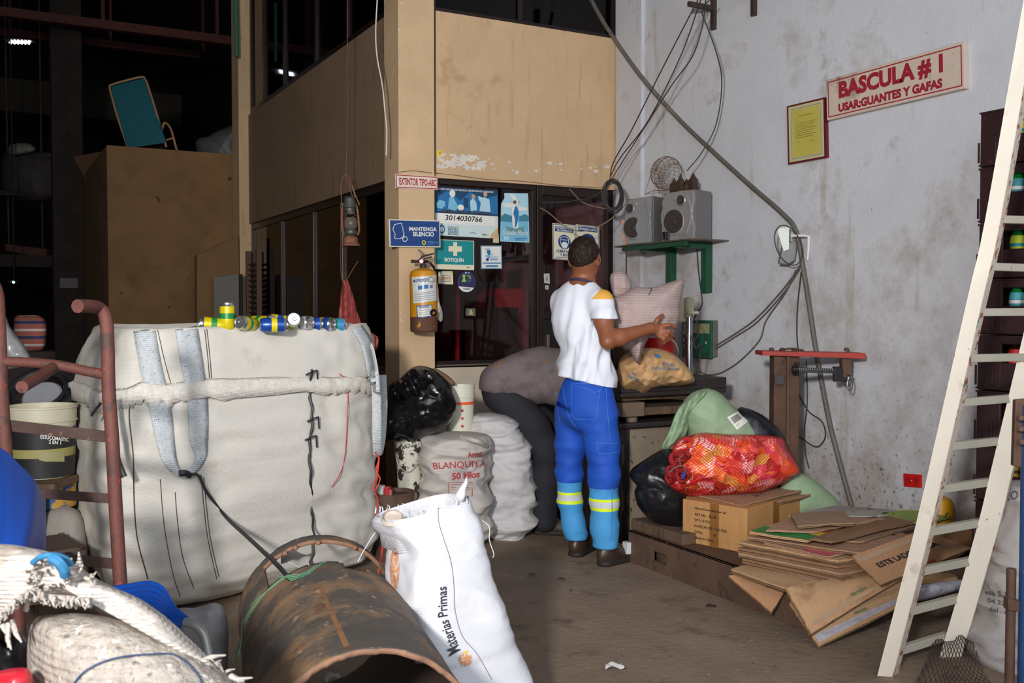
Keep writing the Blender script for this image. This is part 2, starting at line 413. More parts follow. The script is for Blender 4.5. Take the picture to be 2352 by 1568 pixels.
# ---------------------------------------------------------------- soft bodies as distance fields
class SDF:
    """smooth union of tapered capsules and ellipsoids, meshed by surface nets"""
    def __init__(s, k=.02): s.p = []; s.k = k
    def cap(s, a, b, ra, rb, k=None): s.p.append(('c', np.array(a, float), np.array(b, float), ra, rb, k or s.k, 1)); return s
    def ell(s, c, r, ax=None, k=None, sign=1):
        A = np.eye(3) if ax is None else np.array([tuple(Vector(v).normalized()) for v in ax]); s.p.append(('e', np.array(c, float), A, np.array(r, float), 0, k or s.k, sign)); return s
    def chain(s, pts, rs, k=None):
        for i in range(len(pts)-1): s.cap(pts[i], pts[i+1], rs[i], rs[i+1], k)
        return s
    def mesh(s, h=.008, grow=0, cut=None, disp=None, pad=.05):
        lo = []; hi = []
        for q in s.p:
            if q[0] == 'c':
                r = max(q[3], q[4]); lo.append(np.minimum(q[1], q[2])-r); hi.append(np.maximum(q[1], q[2])+r)
            elif q[6] > 0: r = q[3].max(); lo.append(q[1]-r); hi.append(q[1]+r)
        lo = np.min(lo, 0)-pad; hi = np.max(hi, 0)+pad
        n = np.ceil((hi-lo)/h).astype(int)+1
        F = np.full(n, 1.0, np.float32)
        ax = [lo[i]+h*np.arange(n[i]) for i in range(3)]
        for q in s.p:
            if q[0] == 'c':
                r = max(q[3], q[4]); l = np.minimum(q[1], q[2])-r; u = np.maximum(q[1], q[2])+r
            else: r = q[3].max(); l = q[1]-r; u = q[1]+r
            i0 = np.maximum(0, np.floor((l-.07-lo)/h).astype(int)); i1 = np.minimum(n, np.ceil((u+.07-lo)/h).astype(int)+1)
            sl = tuple(slice(a, b) for a, b in zip(i0, i1))
            X, Y, Z = np.meshgrid(ax[0][sl[0]], ax[1][sl[1]], ax[2][sl[2]], indexing='ij')
            P = np.stack([X, Y, Z], -1)
            if q[0] == 'c':
                ab = q[2]-q[1]; t = np.clip(((P-q[1])@ab)/max(1e-9, ab@ab), 0, 1)
                D = np.linalg.norm(P-q[1]-t[..., None]*ab, axis=-1)-(q[3]+(q[4]-q[3])*t)
            else:
                pr = (P-q[1])@q[2].T; kk = np.linalg.norm(pr/q[3], axis=-1); k2 = np.linalg.norm(pr/(q[3]**2), axis=-1)+1e-9
                D = kk*(kk-1)/k2
            G = F[sl]; k = q[5]
            if q[6] > 0:
                hh = np.clip(.5+.5*(G-D)/k, 0, 1); F[sl] = G*(1-hh)+D*hh-k*hh*(1-hh)
            else:
                hh = np.clip(.5-.5*(G+D)/k, 0, 1); F[sl] = G*(1-hh)-D*hh+k*hh*(1-hh)
        F = F-grow
        if cut is not None:
            X, Y, Z = np.meshgrid(*ax, indexing='ij')
            F = np.maximum(F, cut(X, Y, Z).astype(np.float32))
        ins = F < 0
        c = np.zeros(tuple(n-1), np.int8)
        for a in (0, 1):
            for b in (0, 1):
                for d in (0, 1): c += ins[a:n[0]-1+a, b:n[1]-1+b, d:n[2]-1+d]
        act = (c > 0) & (c < 8); idx = -np.ones(tuple(n-1), np.int64); cells = np.argwhere(act); idx[act] = np.arange(len(cells))
        acc = np.zeros((len(cells), 3)); cnt = np.zeros(len(cells))
        cor = [np.array((a, b, d)) for a in (0, 1) for b in (0, 1) for d in (0, 1)]
        for i in range(8):
            for j in range(i+1, 8):
                if np.abs(cor[i]-cor[j]).sum() != 1: continue
                A = cells+cor[i]; B = cells+cor[j]; fa = F[A[:, 0], A[:, 1], A[:, 2]]; fb = F[B[:, 0], B[:, 1], B[:, 2]]
                x = (fa < 0) != (fb < 0); t = np.where(x, fa/np.where(x, fa-fb, 1), 0)
                acc[x] += (A+(B-A)*t[:, None])[x]; cnt[x] += 1
        V = lo+h*acc/cnt[:, None]
        fs = []
        for a in range(3):
            b = (a+1) % 3; d = (a+2) % 3
            s0 = [slice(None)]*3; s1 = [slice(None)]*3; s0[a] = slice(0, -1); s1[a] = slice(1, None)
            x = ins[tuple(s0)] != ins[tuple(s1)]; E = np.argwhere(x); ok = (E[:, b] > 0) & (E[:, d] > 0) & (E[:, b] < n[b]-1) & (E[:, d] < n[d]-1); E = E[ok]
            fl = ins[tuple(s0)][tuple(E.T)]
            def id_(db, dd): Q = E.copy(); Q[:, b] += db; Q[:, d] += dd; return idx[Q[:, 0], Q[:, 1], Q[:, 2]]
            q = np.stack([id_(-1, -1), id_(0, -1), id_(0, 0), id_(-1, 0)], 1); q[~fl] = q[~fl][:, ::-1]; fs.append(q)
        fs = np.concatenate(fs)
        # relax once, then fold the cloth
        mb = MB(); vs = [Vector(p) for p in V]
        if disp: vs = [p+disp(p) for p in vs]
        mb.v = vs; mb.f = [tuple(int(i) for i in f) for f in fs]; mb.m = [0]*len(mb.f); return mb
# ================================================================ THE SETTING
M_white = mat('whitewash', (200, 201, 207), .85, var=.07, vs=2.2, spots=[((150, 140, 130), 3.0, .62, .14), ((104, 78, 66), 38, .695, .02), ((120, 50, 52), 24, .735, .01)],
              streak=(7, (176, 168, 158), .62, .12), low=[((150, 136, 124), 2.2, 2.2, .56, .28), ((104, 86, 74), 2.0, 34, .74, .1)], bump=.25, bs=60)
M_beige = mat('beige_plaster', (204, 172, 134), .85, var=.07, vs=3, streak=(16, (176, 144, 108), .56, .2), spots=[((120, 90, 66), 40, .70, .02), ((160, 128, 96), 4, .6, .2)], bump=.15, bs=50, low=((142, 116, 90), 1.2, 9, .66, .12))
M_beige2 = mat('beige_plaster_shaded', (138, 112, 88), .85, var=.08, vs=3, streak=(12, (120, 94, 70), .55, .2), spots=[((90, 66, 50), 40, .70, .02)], bump=.15, bs=50)  # darker copy of the beige, with the side wall's shade in its colour
M_block = mat('ochre_plaster', (128, 96, 62), .9, var=.15, vs=2.5, spots=[((190, 170, 140), 20, .70, .03), ((60, 42, 28), 6, .66, .05), ((90, 66, 42), 2.2, .55, .25)], bump=.2)
M_col = mat('worn_column', (208, 176, 138), .85, var=.08, vs=4, spots=[((226, 214, 196), 34, .66, .03), ((70, 52, 42), 30, .69, .02)], low=((222, 206, 184), 1.6, 26, .74, .05), bump=.25)
M_floor = mat('dirty_concrete', (134, 114, 96), .8, var=.22, vs=2.2, spots=[((66, 50, 40), 3.5, .56, .2), ((176, 164, 150), 34, .66, .03), ((44, 34, 28), 22, .66, .04), ((150, 110, 80), 46, .68, .03)], bump=.6, bs=30)
M_alu = mat('bronze_frame', (62, 52, 50), .35, metal=.7, var=.1)
M_alu2 = mat('grey_frame', (120, 104, 98), .4, metal=.5, var=.1)
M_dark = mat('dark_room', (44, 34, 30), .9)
M_roof = mat('dark_sheet', (40, 34, 30), .9, var=.3)  # plain dark roof colour with random tone
M_maroon = mat('maroon_room', (150, 40, 54), .8)
G_front = glass_mat('smoked_glass', (.75, .6, .6))
G_side = glass_mat('dark_glass', (.25, .2, .18))

b = MB(); b.grid(lambda u, v: (-10+15*u, -4+32*v, .006*fbm((u*50, v*90, 0), 2)), 60, 120)
struct('floor', b, M_floor)
b = MB(); b.bx((XR, -1.6, 0), (XR+.25, 11, 7.6)); struct('wall_right', b, M_white)
b = MB(); b.bx((XR, 11, 0), (XR+.25, 27, 7.6)); b.bx((3.0, 10.7, 0), (XR, 10.85, 7.6)); struct('wall_far_right', b, mat('unlit_wall', (26, 22, 20), .95))  # near-black colour stands in for the unlit far end of the wall
# shallow white pilaster in the corner
pc = onX(1470, 700, XR-.03).y
b = MB(); b.bx((XR-.03, pc, 0), (XR+.01, YF-.02, 7.4)); struct('trim_1', b, M_white)
# office front: panel between the storeys, wall under the window
b = MB(); b.bx((2.70, YF, 2.235), (XR, YF+.14, 3.36)); b.bx((2.70, YF, 4.6), (XR, YF+.14, 7.4)); struct('wall_office_front', b, M_beige)
M_low = mat('pale_low_wall', (196, 182, 164), .85, var=.1, vs=3, spots=[((120, 96, 76), 12, .62, .08)], bump=.2)
XD = onY(1246, 700, YF).x
b = MB(); b.bx((2.70, YF, 0), (XD-.03, YF+.14, .95)); struct('wall_office_sill', b, M_low)
# corner column
b = MB(); b.bx((2.446, 6.1, 0), (2.703, 6.36, 7.4)); struct('trim_2', b, M_col, bev=.004)
# office side
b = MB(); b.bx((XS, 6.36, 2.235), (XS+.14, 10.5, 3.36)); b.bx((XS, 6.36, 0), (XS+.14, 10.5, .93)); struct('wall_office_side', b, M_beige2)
b = MB(); b.bx((XS-.1, 10.4, 0), (XS+.18, 10.7, 7.4)); struct('trim_3', b, M_beige, bev=.004)
# office rooms behind the glass
b = MB(); b.bx((XS+.2, 8.9, 0), (XR, 9.0, 3.3)); struct('wall_office_back', b, M_maroon)
b = MB(); b.bx((XS+.14, 6.33, 3.2), (XR, 10.5, 3.34)); b.bx((XS+.02, 6.33, 4.9), (XR, 10.5, 5.0)); struct('ceiling_office', b, M_dark)
b = MB(); b.bx((XS+.3, 10.45, 0), (XR, 10.6, 5)); b.bx((3.1, 6.9, 3.4), (3.15, 10.4, 4.9)); struct('wall_office_partition', b, M_dark)

def window(name, verts_u, lo, hi, axis, pos, glass, fr=.035, dep=.05, sill=True, mullmat=None):
    """axis 'Y': plane Y=pos, u=X; axis 'X': plane X=pos, u=Y"""
    mm = mullmat or M_alu
    def bxp(mb, u0, u1, z0, z1, e0, e1):
        if axis == 'Y': mb.bx((u0, pos+e0, z0), (u1, pos+e1, z1))
        else: mb.bx((pos+e0, u0, z0), (pos+e1, u1, z1))
    f = MB(); u0, u1 = verts_u[0], verts_u[-1]; z0, z1 = lo, hi
    bxp(f, u0, u1, z1-fr, z1, 0, dep); bxp(f, u0, u1, z0, z0+fr, 0, dep)
    for u in (u0, u1-fr): bxp(f, u, u+fr, z0+fr, z1-fr, 0, dep)
    r = tag(obj(name, f, mm, keep=True, smooth=False, bev=.003), kind='structure')
    for u in verts_u[1:-1]:
        g = MB(); bxp(g, u-fr*.5, u+fr*.5, z0+fr, z1-fr, 0, dep); obj('mullion', g, mm, r, smooth=False, bev=.003)
    for a, c in zip(verts_u[:-1], verts_u[1:]):
        g = MB(); bxp(g, a+fr*.4, c-fr*.4, z0+fr*.6, z1-fr*.6, dep*.4, dep*.4+.006); obj('pane', g, glass, r, smooth=False)
    if sill:
        g = MB(); bxp(g, u0-.01, u1, z0-.012, z0+.012, -.03, dep); obj('sill', g, M_alu2, r, smooth=False, bev=.003)
    return r
window('window_1', [2.703, onY(1236, 700, YF).x], .95, 2.235, 'Y', YF+.03, G_front)
window('window_2', [2.703, onY(1200, 40, YF).x, XR], 3.36, 4.6, 'Y', YF+.03, G_side, sill=False)
ys = [onX(x, 600, XS).y for x in (886, 778, 712, 640)]
window('window_3', [6.36, ys[1], ys[2], ys[3], 10.4], .93, 2.235, 'X', XS+.02, G_side, fr=.06)
ys = [onX(x, 100, XS).y for x in (886, 790, 718, 646, 600)]
window('window_4', [6.36]+ys[1:]+[10.4], 3.36, 5.2, 'X', XS+.02, G_side, fr=.06, sill=False)
# white/dirty mullion inside, louvre strip at the far end
b = MB()
for k in range(16): b.box((XS-.02, 10.13, .98+.055*k), (.03, .36, .012), Matrix.Rotation(.6, 3, 'Y'))
b.bx((XS-.05, 9.9, .94), (XS, 9.94, 1.95)); b.bx((XS-.05, 10.32, .94), (XS, 10.36, 1.95))
obj('louvre_panel', b, mat('rusty_louvre', (92, 66, 54), .7), label='narrow rusty metal louvre panel at the far end of the office side window', cat='louvre')
# office door
b = MB(); x1 = XR-.02
b.bx((XD-.03, YF+.03, 0), (XD+.02, YF+.09, 2.235)); b.bx((x1-.05, YF+.03, 0), (x1, YF+.09, 2.235)); b.bx((XD+.02, YF+.03, 2.17), (x1-.05, YF+.09, 2.235)); b.bx((XD+.02, YF+.03, 1.27), (x1-.05, YF+.09, 1.33)); b.bx((XD+.02, YF+.03, 0), (x1-.05, YF+.09, .1))
dr = tag(obj('door_1', b, M_alu, keep=True, smooth=False, bev=.003), kind='structure')
b = MB(); b.bx((XD+.02, YF+.055, 1.33), (x1-.05, YF+.062, 2.17)); obj('pane', b, G_front, dr, smooth=False)
b = MB(); b.bx((XD+.02, YF+.05, .1), (x1-.05, YF+.065, 1.27)); obj('panel', b, mat('door_panel', (26, 24, 22), .5), dr, smooth=False)
b = MB(); b.bx((XD+.055, YF+.02, 1.0), (XD+.075, YF+.05, 1.16)); obj('handle', b, M_alu2, dr, bev=.002)

# ---- warehouse beyond
yb = 10.75
b = MB()
pA = onY(245, 333, yb); pB = onY(556, 340, yb)
b.bx((pA.x, yb, 0), (3.0, yb+.15, pA.z)); b.bx((pA.x, yb+.15, 0), (pA.x+.15, yb+2.6, pA.z)); b.bx((pA.x+.15, yb+.15, pA.z-.08), (3.0, yb+2.6, pA.z))
struct('wall_loft', b, M_block)
ZL = pA.z
# stair parapet in front of it
q = [onY(452, 800, 10.35), onY(452, 586, 10.35), onY(548, 543, 10.35), onY(552, 800, 10.35)]
b = MB(); q[0].z = 0; q[3].z = 0; b.prism(q, (0, .12, 0)); struct('wall_stair', b, M_block)
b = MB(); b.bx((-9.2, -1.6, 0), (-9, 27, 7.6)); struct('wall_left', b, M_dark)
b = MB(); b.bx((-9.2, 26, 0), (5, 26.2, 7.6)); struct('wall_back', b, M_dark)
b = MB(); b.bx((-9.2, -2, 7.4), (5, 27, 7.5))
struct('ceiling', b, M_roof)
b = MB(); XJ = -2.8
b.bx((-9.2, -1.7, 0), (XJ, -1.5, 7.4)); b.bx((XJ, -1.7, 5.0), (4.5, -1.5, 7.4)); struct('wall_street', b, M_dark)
# roof steel: rust red truss chords and hangers
M_red = mat('red_oxide', (76, 28, 20), .7, var=.2)
for k, (xa, ya, xb2, yb2, Y, lab) in enumerate([(-60, 16, 560, 98, 12.5, 'upper rust red roof beam crossing the dark warehouse'), (20, 88, 560, 125, 15.5, 'lower rust red roof beam crossing the dark warehouse')]):
    p = onY(xa, ya, Y); q2 = onY(xb2, yb2, Y); q2.z = p.z = (p.z+q2.z)/2
    p = Vector((p.x-1, Y, p.z)); q2 = Vector((3, Y, p.z)); b = MB()
    b.bx((p.x, Y-.05, p.z-.06), (3, Y+.05, p.z+.04)); r = thing('roof_beam', lab, 'beam', 'roof beams in the dark warehouse'); obj('chord', b, M_red, r, smooth=False)
    for i in range(7):
        x = p.x+1+i*1.3; b = MB(); b.bx((x, Y-.03, p.z+.04), (x+.04, Y+.03, 7.4)); obj('hanger', b, M_red, r, smooth=False)
    done(r)
b = MB()
p = onY(0, 215, 17); b.bx((-8.9, 17, p.z-.25), (3, 17.25, p.z+.25)); struct('trim_4', b, mat('concrete_beam', (48, 42, 32), .9))
# mezzanine balustrade, posts far left
M_post = mat('dark_post', (44, 36, 32), .9, var=.3)
b = MB(); p = onY(0, 440, 14)
b.bx((-8.9, 13.6, p.z-.95), (onY(215, 500, 14).x, 14.2, p.z-.8)); struct('trim_5', b, M_post)
b = MB(); zt = p.z; xr = onY(215, 500, 14).x
b.bx((-8.9, 14, zt-.04), (xr, 14.06, zt+.02))
for i in range(26):
    x = -6.2+i*.19
    if x < xr: b.bx((x, 14, zt-.8), (x+.04+.06*(i % 3 == 0), 14.05, zt-.04))
obj('balustrade', b, M_post, smooth=False, label='dim balustrade of upright bars in the dark background on the far left', cat='railing')
b = MB(); p = onY(150, 400, 13.2); b.bx((p.x-.14, 13.2, 0), (p.x+.2, 13.5, 7.4)); struct('trim_6', b, M_post)
# ================================================================ SIGNS AND THINGS ON THE WALLS
white = flat('print_white', (232, 230, 222)); navy = flat('print_navy', (20, 62, 128)); teal = flat('print_teal', (14, 138, 142)); red_p = flat('print_red', (170, 24, 34))
black = flat('print_black', (24, 24, 26)); cream = flat('print_cream', (226, 220, 190)); sky = flat('print_sky', (120, 186, 216)); sky2 = flat('print_pale_blue', (176, 214, 228)); blue2 = flat('print_blue', (34, 110, 170))
deep = flat('print_deep_blue', (14, 66, 104)); greyp = flat('print_grey', (110, 118, 124)); yel = flat('print_yellow', (232, 204, 40)); lime = flat('print_lime', (160, 205, 60)); violet = flat('print_violet', (46, 44, 92)); tan = flat('print_tan', (190, 160, 120))
def circ(cx, cy, rx, ry, n=28, a0=0, a1=360): return [(cx+rx*math.cos(math.radians(a0+(a1-a0)*i/n)), cy+ry*math.sin(math.radians(a0+(a1-a0)*i/n))) for i in range(n)]
def sign(name, label, cat, pq, axis, pos, th, board, items, group=None, outline=None, parts=True, bev=0):
    """pq pixel corners tl,tr,br,bl; the back lies on the plane; items in sign coordinates u right, v up"""
    fn = onY if axis == 'Y' else onX; n = Vector((0, -1, 0)) if axis == 'Y' else Vector((-1, 0, 0))
    q = [fn(x, y, pos-th) for x, y in pq]
    r = thing(name, label, cat, group); b = MB()
    if outline: b.prism([bil(q, u, v) for u, v in outline], -n*th)
    else: b.hexa(q, -n*th)
    obj('board' if th > .004 else 'sheet', b, board, r, smooth=False, bev=bev)
    b = MB(); t = MB()
    for k, it in enumerate(items):
        off = n*(.0008+.0004*k)
        if it[0] == 'q': u0, v0, u1, v1, m = it[1:]; b.add([bil(q, u, v)+off for u, v in ((u0, v0), (u1, v0), (u1, v1), (u0, v1))], [(0, 1, 2, 3)], m)
        elif it[0] == 'p':
            P = [bil(q, u, v)+off for u, v in it[1]]; b.add(P, [tuple(x) for x in tessellate_polygon([P])], it[2])
        elif it[0] == 'c': P = [bil(q, u, v)+off for u, v in circ(*it[1:5])]; b.add(P, [tuple(range(len(P)))], it[5])
        elif it[0] == 'l':   # polyline of width w (in v units)
            pts = it[1]; wd = it[2]
            for (a, c2) in zip(pts[:-1], pts[1:]):
                A = bil(q, *a)+off; B = bil(q, *c2)+off; s = (B-A).cross(n).normalized()*wd/2; b.add([A-s, B-s, B+s, A+s], [(0, 1, 2, 3)], it[3])
        elif it[0] == 't':
            s, u0, v0, u1, v1, m = it[1:7]; bold = it[7] if len(it) > 7 else .02; sh = it[8] if len(it) > 8 else 0
            textq(t, s, [bil(q, u0, v1), bil(q, u1, v1), bil(q, u1, v0), bil(q, u0, v0)], m, off, bold, sh)
    if b.v: obj('print', b, None, r, smooth=False)
    if t.v: obj('lettering', t, None, r, smooth=False)
    return done(r)
YC = 6.1
bd = lambda m, a=.02, b=.05, w_=.008: [('l', [(a, b), (1-a, b), (1-a, 1-b), (a, 1-b), (a, b)], w_, m)]
sign('fire_extinguisher_sign', 'white sign with red border and red capitals at the top of the corner column', 'sign', [(908, 399), (1006, 405), (1006, 436), (909, 432)], 'Y', YC, .012, mat('old_white_board', (226, 214, 200), .6),
     bd(red_p, .02, .08, .006)+[('t', 'EXTINTOR TIPO-ABC', .085, .24, .955, .76, red_p, .03)], bev=.002)
sign('silence_sign', 'dark blue sign with a finger to lips profile and white lettering above the extinguisher', 'sign', [(893, 503), (1011, 506), (1012, 568), (895, 567)], 'Y', YC-.01, .012, cream,
     [('q', .02, .04, .98, .96, navy), ('l', [(.22, .3), (.1, .3), (.11, .48), (.07, .62), (.1, .8), (.2, .86), (.25, .86), (.24, .78), (.27, .66), (.26, .6), (.285, .52), (.27, .42), (.265, .34), (.22, .34), (.22, .3)], .004, white),
      ('l', [(.275, .52), (.285, .36), (.33, .38), (.345, .28), (.31, .2), (.26, .22), (.25, .3), (.275, .36), (.275, .52)], .004, white),
      ('t', 'MANTENGA', .385, .59, .925, .74, white, .03), ('t', 'SILENCIO', .45, .40, .87, .56, white, .03), ('c', .665, .17, .04, .085, yel), ('c', .665, .17, .022, .05, navy), ('q', .735, .2, .86, .21, sky), ('q', .735, .16, .95, .17, sky), ('q', .735, .11, .85, .12, sky)], bev=.002)
YG = YF+.046
P1 = [('q', 0, .46, 1, 1, deep), ('p', [(.02, .5), (.05, .8), (.2, .93), (.4, .75), (.55, .93), (.75, .8), (1, .9), (1, .5)], blue2),
      ('p', [(.2, .56), (.22, .78), (.27, .86), (.31, .74), (.36, .62), (.33, .52)], sky), ('c', .27, .88, .045, .075, white), ('p', [(.02, .66), (.07, .73), (.15, .71), (.16, .62), (.1, .55), (.03, .57)], sky),
      ('p', [(.56, .54), (.55, .74), (.6, .82), (.65, .72), (.66, .56)], sky2), ('c', .6, .84, .03, .05, tan), ('p', [(.7, .55), (.72, .72), (.68, .8), (.78, .84), (.86, .8), (.88, .54)], sky2), ('c', .795, .9, .032, .055, tan), ('l', [(.8, .78), (.68, .84)], .015, sky2), ('p', [(.44, .6), (.45, .8), (.52, .8), (.52, .6)], deep), ('c', .4, .6, .05, .06, white),
      ('q', .0, 0, 1, .46, mat('poster_pale', (206, 222, 222), .6, var=.05, spots=[((196, 160, 110), 12, .64, .03)])), ('p', [(.86, 0), (.9, .1), (.97, .2), (1, .24), (1, 0)], mat('tea_stain', (206, 176, 132), .7, var=.2, vs=20)),
      ('t', 'MODELO NACIONAL DE VIGILANCIA COMUNITARIA POR CUADRANTES', .05, .935, .92, .972, white, .02), ('t', 'NÚMERO ÚNICO DEL CUADRANTE', .09, .475, .885, .55, flat('print_brown', (70, 56, 50)), .05),
      ('p', [(.045, .27), (.03, .32), (.04, .43), (.07, .46), (.93, .46), (.955, .42), (.955, .28), (.93, .25), (.07, .25)], white),
      ('t', '3014030766', .15, .32, .74, .43, black, .015, .15), ('c', .1, .13, .05, .09, blue2), ('c', .1, .13, .03, .055, white), ('t', 'CUADRANTE', .19, .17, .36, .2, greyp, .02), ('t', 'SEGURO', .19, .12, .36, .165, greyp, .03), ('t', 'CIUDAD', .19, .07, .36, .115, blue2, .03), ('t', 'SEGURA', .19, .02, .36, .065, greyp, .03), ('l', [(.52, .08), (.6, .1), (.64, .07)], .004, greyp), ('q', .74, .05, .755, .09, blue2), ('t', 'Gobierno', .765, .05, .84, .08, greyp, 0)]
sign('quadrant_poster', 'large blue and white poster with a handwritten phone number on the office window', 'poster', [(999, 428), (1143, 437), (1143, 548), (999, 540)], 'Y', YG, .0015, white, P1)
sign('calendar_picture', 'light blue calendar picture of a robed standing figure with a staff on the window', 'poster', [(1150, 443), (1213, 444), (1216, 557), (1149, 554)], 'Y', YG, .0015, sky2,
     [('q', .02, .02, .98, .55, sky), ('p', [(.3, 1), (.5, .96), (.72, .72), (.62, .7)], white), ('c', .3, .75, .22, .05, white), ('c', .75, .68, .2, .04, white), ('p', [(0, .5), (.15, .58), (.4, .52), (.4, .4), (0, .42)], flat('far_trees', (66, 130, 150))), ('p', [(.65, .52), (.85, .58), (1, .54), (1, .44), (.65, .42)], flat('far_trees', (66, 130, 150))),
      ('p', [(.42, .3), (.4, .5), (.38, .66), (.46, .76), (.56, .76), (.62, .64), (.6, .5), (.62, .3), (.52, .27)], white), ('p', [(.5, .28), (.5, .48), (.44, .58), (.5, .72), (.56, .74), (.64, .62), (.62, .48), (.56, .34)], flat('robe_blue', (30, 120, 180))), ('c', .5, .8, .05, .035, tan), ('c', .5, .82, .06, .03, flat('hair_brown', (90, 60, 44))), ('l', [(.66, .84), (.5, .3)], .003, flat('robe_blue', (30, 120, 180))),
      ('p', [(.2, .32), (.5, .26), (.8, .32), (.8, .2), (.2, .2)], flat('rocks', (100, 150, 150))), ('t', 'Sabado Maria', .06, .14, .94, .25, white, 0, .3), ('q', .1, .03, .28, .11, sky2), ('q', .5, .07, .9, .085, blue2), ('q', .5, .04, .8, .05, blue2)],
     outline=[(0, 0), (1, 0), (1, 1), (.13, 1), (.14, .9), (.02, .78)])
sign('first_aid_sign', 'teal first aid sign with a white cross under the large poster', 'sign', [(999, 549), (1089, 553), (1089, 620), (999, 618)], 'Y', YG, .003, cream,
     [('q', .01, .17, .985, .98, teal), ('q', .46, .46, .56, .93, cream), ('q', .34, .61, .68, .79, cream), ('t', 'BOTIQUÍN', .24, .24, .73, .42, white, .03), ('c', .84, .085, .045, .02, greyp)])
sign('report_notice', 'small square white notice with a raised blue fist on the window', 'notice', [(1104, 564), (1152, 564), (1153, 617), (1105, 617)], 'Y', YG, .002, sky2,
     [('q', .03, .03, .97, .97, white), ('l', [(.03, .03), (.97, .03), (.97, .97), (.03, .97), (.03, .03)], .003, blue2), ('t', '165', .2, .8, .42, .9, blue2, .02), ('p', [(.28, .68), (.3, .8), (.46, .8), (.46, .68), (.42, .62), (.42, .46), (.34, .46), (.34, .62)], blue2), ('t', 'YO', .43, .58, .56, .66, blue2, .03), ('t', 'DENUNCIO', .4, .48, .84, .55, sky, .03), ('t', 'GAULA', .42, .36, .8, .46, blue2, .03), ('c', .3, .4, .07, .07, navy), ('q', .08, .22, .94, .27, blue2), ('q', .22, .09, .8, .15, blue2), ('c', .3, .55, .1, .05, sky)])
sign('small_notice', 'tiny cream notice with green corners just below the first aid sign', 'notice', [(1007, 623), (1040, 623), (1041, 653), (1007, 652)], 'Y', YG, .0015, cream,
     [('q', 0, .93, .25, 1, teal), ('q', .9, .8, 1, 1, lime), ('t', 'COMERCIO', .1, .62, .9, .76, greyp, .02), ('t', 'CERRADO', .18, .42, .84, .56, red_p, .03), ('q', .1, .32, .9, .36, red_p), ('q', .15, .2, .85, .24, greyp), ('q', .1, .86, .85, .9, greyp), ('q', 0, 0, .3, .06, teal)])
sign('round_sticker', 'round dark violet sticker with lime figures on the office window', 'sticker', [(1050, 623), (1093, 623), (1093, 671), (1050, 671)], 'Y', YG, .001, violet,
     [('p', circ(.5, .5, .49, .49, 14, 206, 334), white), ('c', .36, .78, .08, .07, lime), ('p', [(.24, .5), (.3, .62), (.42, .62), (.48, .5)], lime), ('c', .36, .66, .06, .05, lime), ('t', 'TULA', .5, .74, .72, .82, lime, .02), ('t', 'COM', .6, .64, .74, .72, lime, .02), ('q', .5, .56, .72, .59, teal), ('q', .52, .5, .7, .52, teal), ('t', 'TURBO', .3, .12, .7, .2, navy, .03), ('c', .45, .93, .05, .04, sky2), ('c', .6, .93, .04, .03, sky2)], outline=circ(.5, .5, .5, .5, 40))
M_mask = [('l', [(.03, .02), (.96, .02), (.96, .97), (.03, .97), (.03, .02)], .004, navy), ('q', .1, .78, .9, .92, navy), ('c', .5, .5, .27, .2, navy), ('l', [(.32, .6), (.4, .64), (.6, .64), (.68, .6), (.68, .5), (.6, .36), (.5, .32), (.4, .36), (.32, .5), (.32, .6)], .005, white), ('c', .5, .42, .13, .09, white), ('l', [(.36, .56), (.64, .56)], .004, white), ('q', .15, .06, .85, .075, navy)]
sign('mask_notice', 'white and navy face mask notice left of the standing man\'s head', 'notice', [(1269, 512), (1322, 517), (1323, 599), (1270, 595)], 'Y', YF+.052, .0025, cream,
     M_mask+[('t', 'USO OBLIGATORIO', .12, .86, .88, .91, white, .03), ('t', 'DE TAPABOCAS', .18, .79, .82, .84, white, .03), ('t', 'CUBRA NARIZ', .14, .2, .9, .28, navy, .03), ('t', 'Y BOCA', .3, .1, .75, .18, navy, .03)])
sign('distance_notice', 'white and navy distancing notice mostly hidden behind the standing man\'s head', 'notice', [(1323, 515), (1376, 521), (1377, 600), (1324, 597)], 'Y', YF+.052, .0025, cream,
     [('l', [(.03, .02), (.96, .02), (.96, .97), (.03, .97), (.03, .02)], .004, navy), ('q', .08, .83, .92, .95, navy), ('t', 'DISTANCIA SOCIAL', .1, .86, .9, .92, white, .03), ('c', .5, .55, .33, .22, navy), ('t', '2 metros', .35, .58, .7, .64, white, .02)])
sign('snapshot', 'tiny framed snapshot stuck low on the office window', 'photograph', [(1070, 708), (1092, 708), (1092, 726), (1070, 725)], 'Y', YG, .001, mat('snapshot', (96, 104, 84), .5, var=.5, vs=90), [('p', [(.3, .1), (.4, .8), (.6, .9), (.75, .2)], tan), ('q', 0, .0, 1, .05, black)])
sign('sticker_scrap', 'torn white sticker scrap on the door glass left of the man', 'sticker', [(1249, 628), (1262, 628), (1263, 651), (1250, 650)], 'Y', YF+.052, .001, mat('scrap', (186, 184, 178), .8, var=.4, vs=80), [('p', [(.3, .2), (.5, .8), (.7, .4)], greyp)])
sign('sticker_scrap', 'smaller white sticker scrap beneath the torn one on the door glass', 'sticker', [(1252, 655), (1260, 655), (1260, 665), (1252, 664)], 'Y', YF+.052, .001, mat('scrap', (186, 184, 178), .8, var=.4, vs=80), [('q', .2, .3, .5, .6, greyp)])
sign('tape_strip', 'yellowed tape strip hanging at the lower right corner of the large poster', 'tape', [(1133, 538), (1145, 536), (1146, 558), (1132, 557)], 'Y', YG-.003, .0008, mat('old_tape', (206, 196, 160), .6), [])
sign('yellow_sticker', 'torn yellow sticker at the lower left of the beige panel above the window', 'sticker', [(1004, 346), (1018, 346), (1017, 363), (1004, 363)], 'Y', YF, .001, yel, [('t', 'iC', .35, .5, .7, .85, black, .02)], outline=[(0, 0), (.3, .12), (1, .85), (1, 1), (0, 1)])
b = MB()
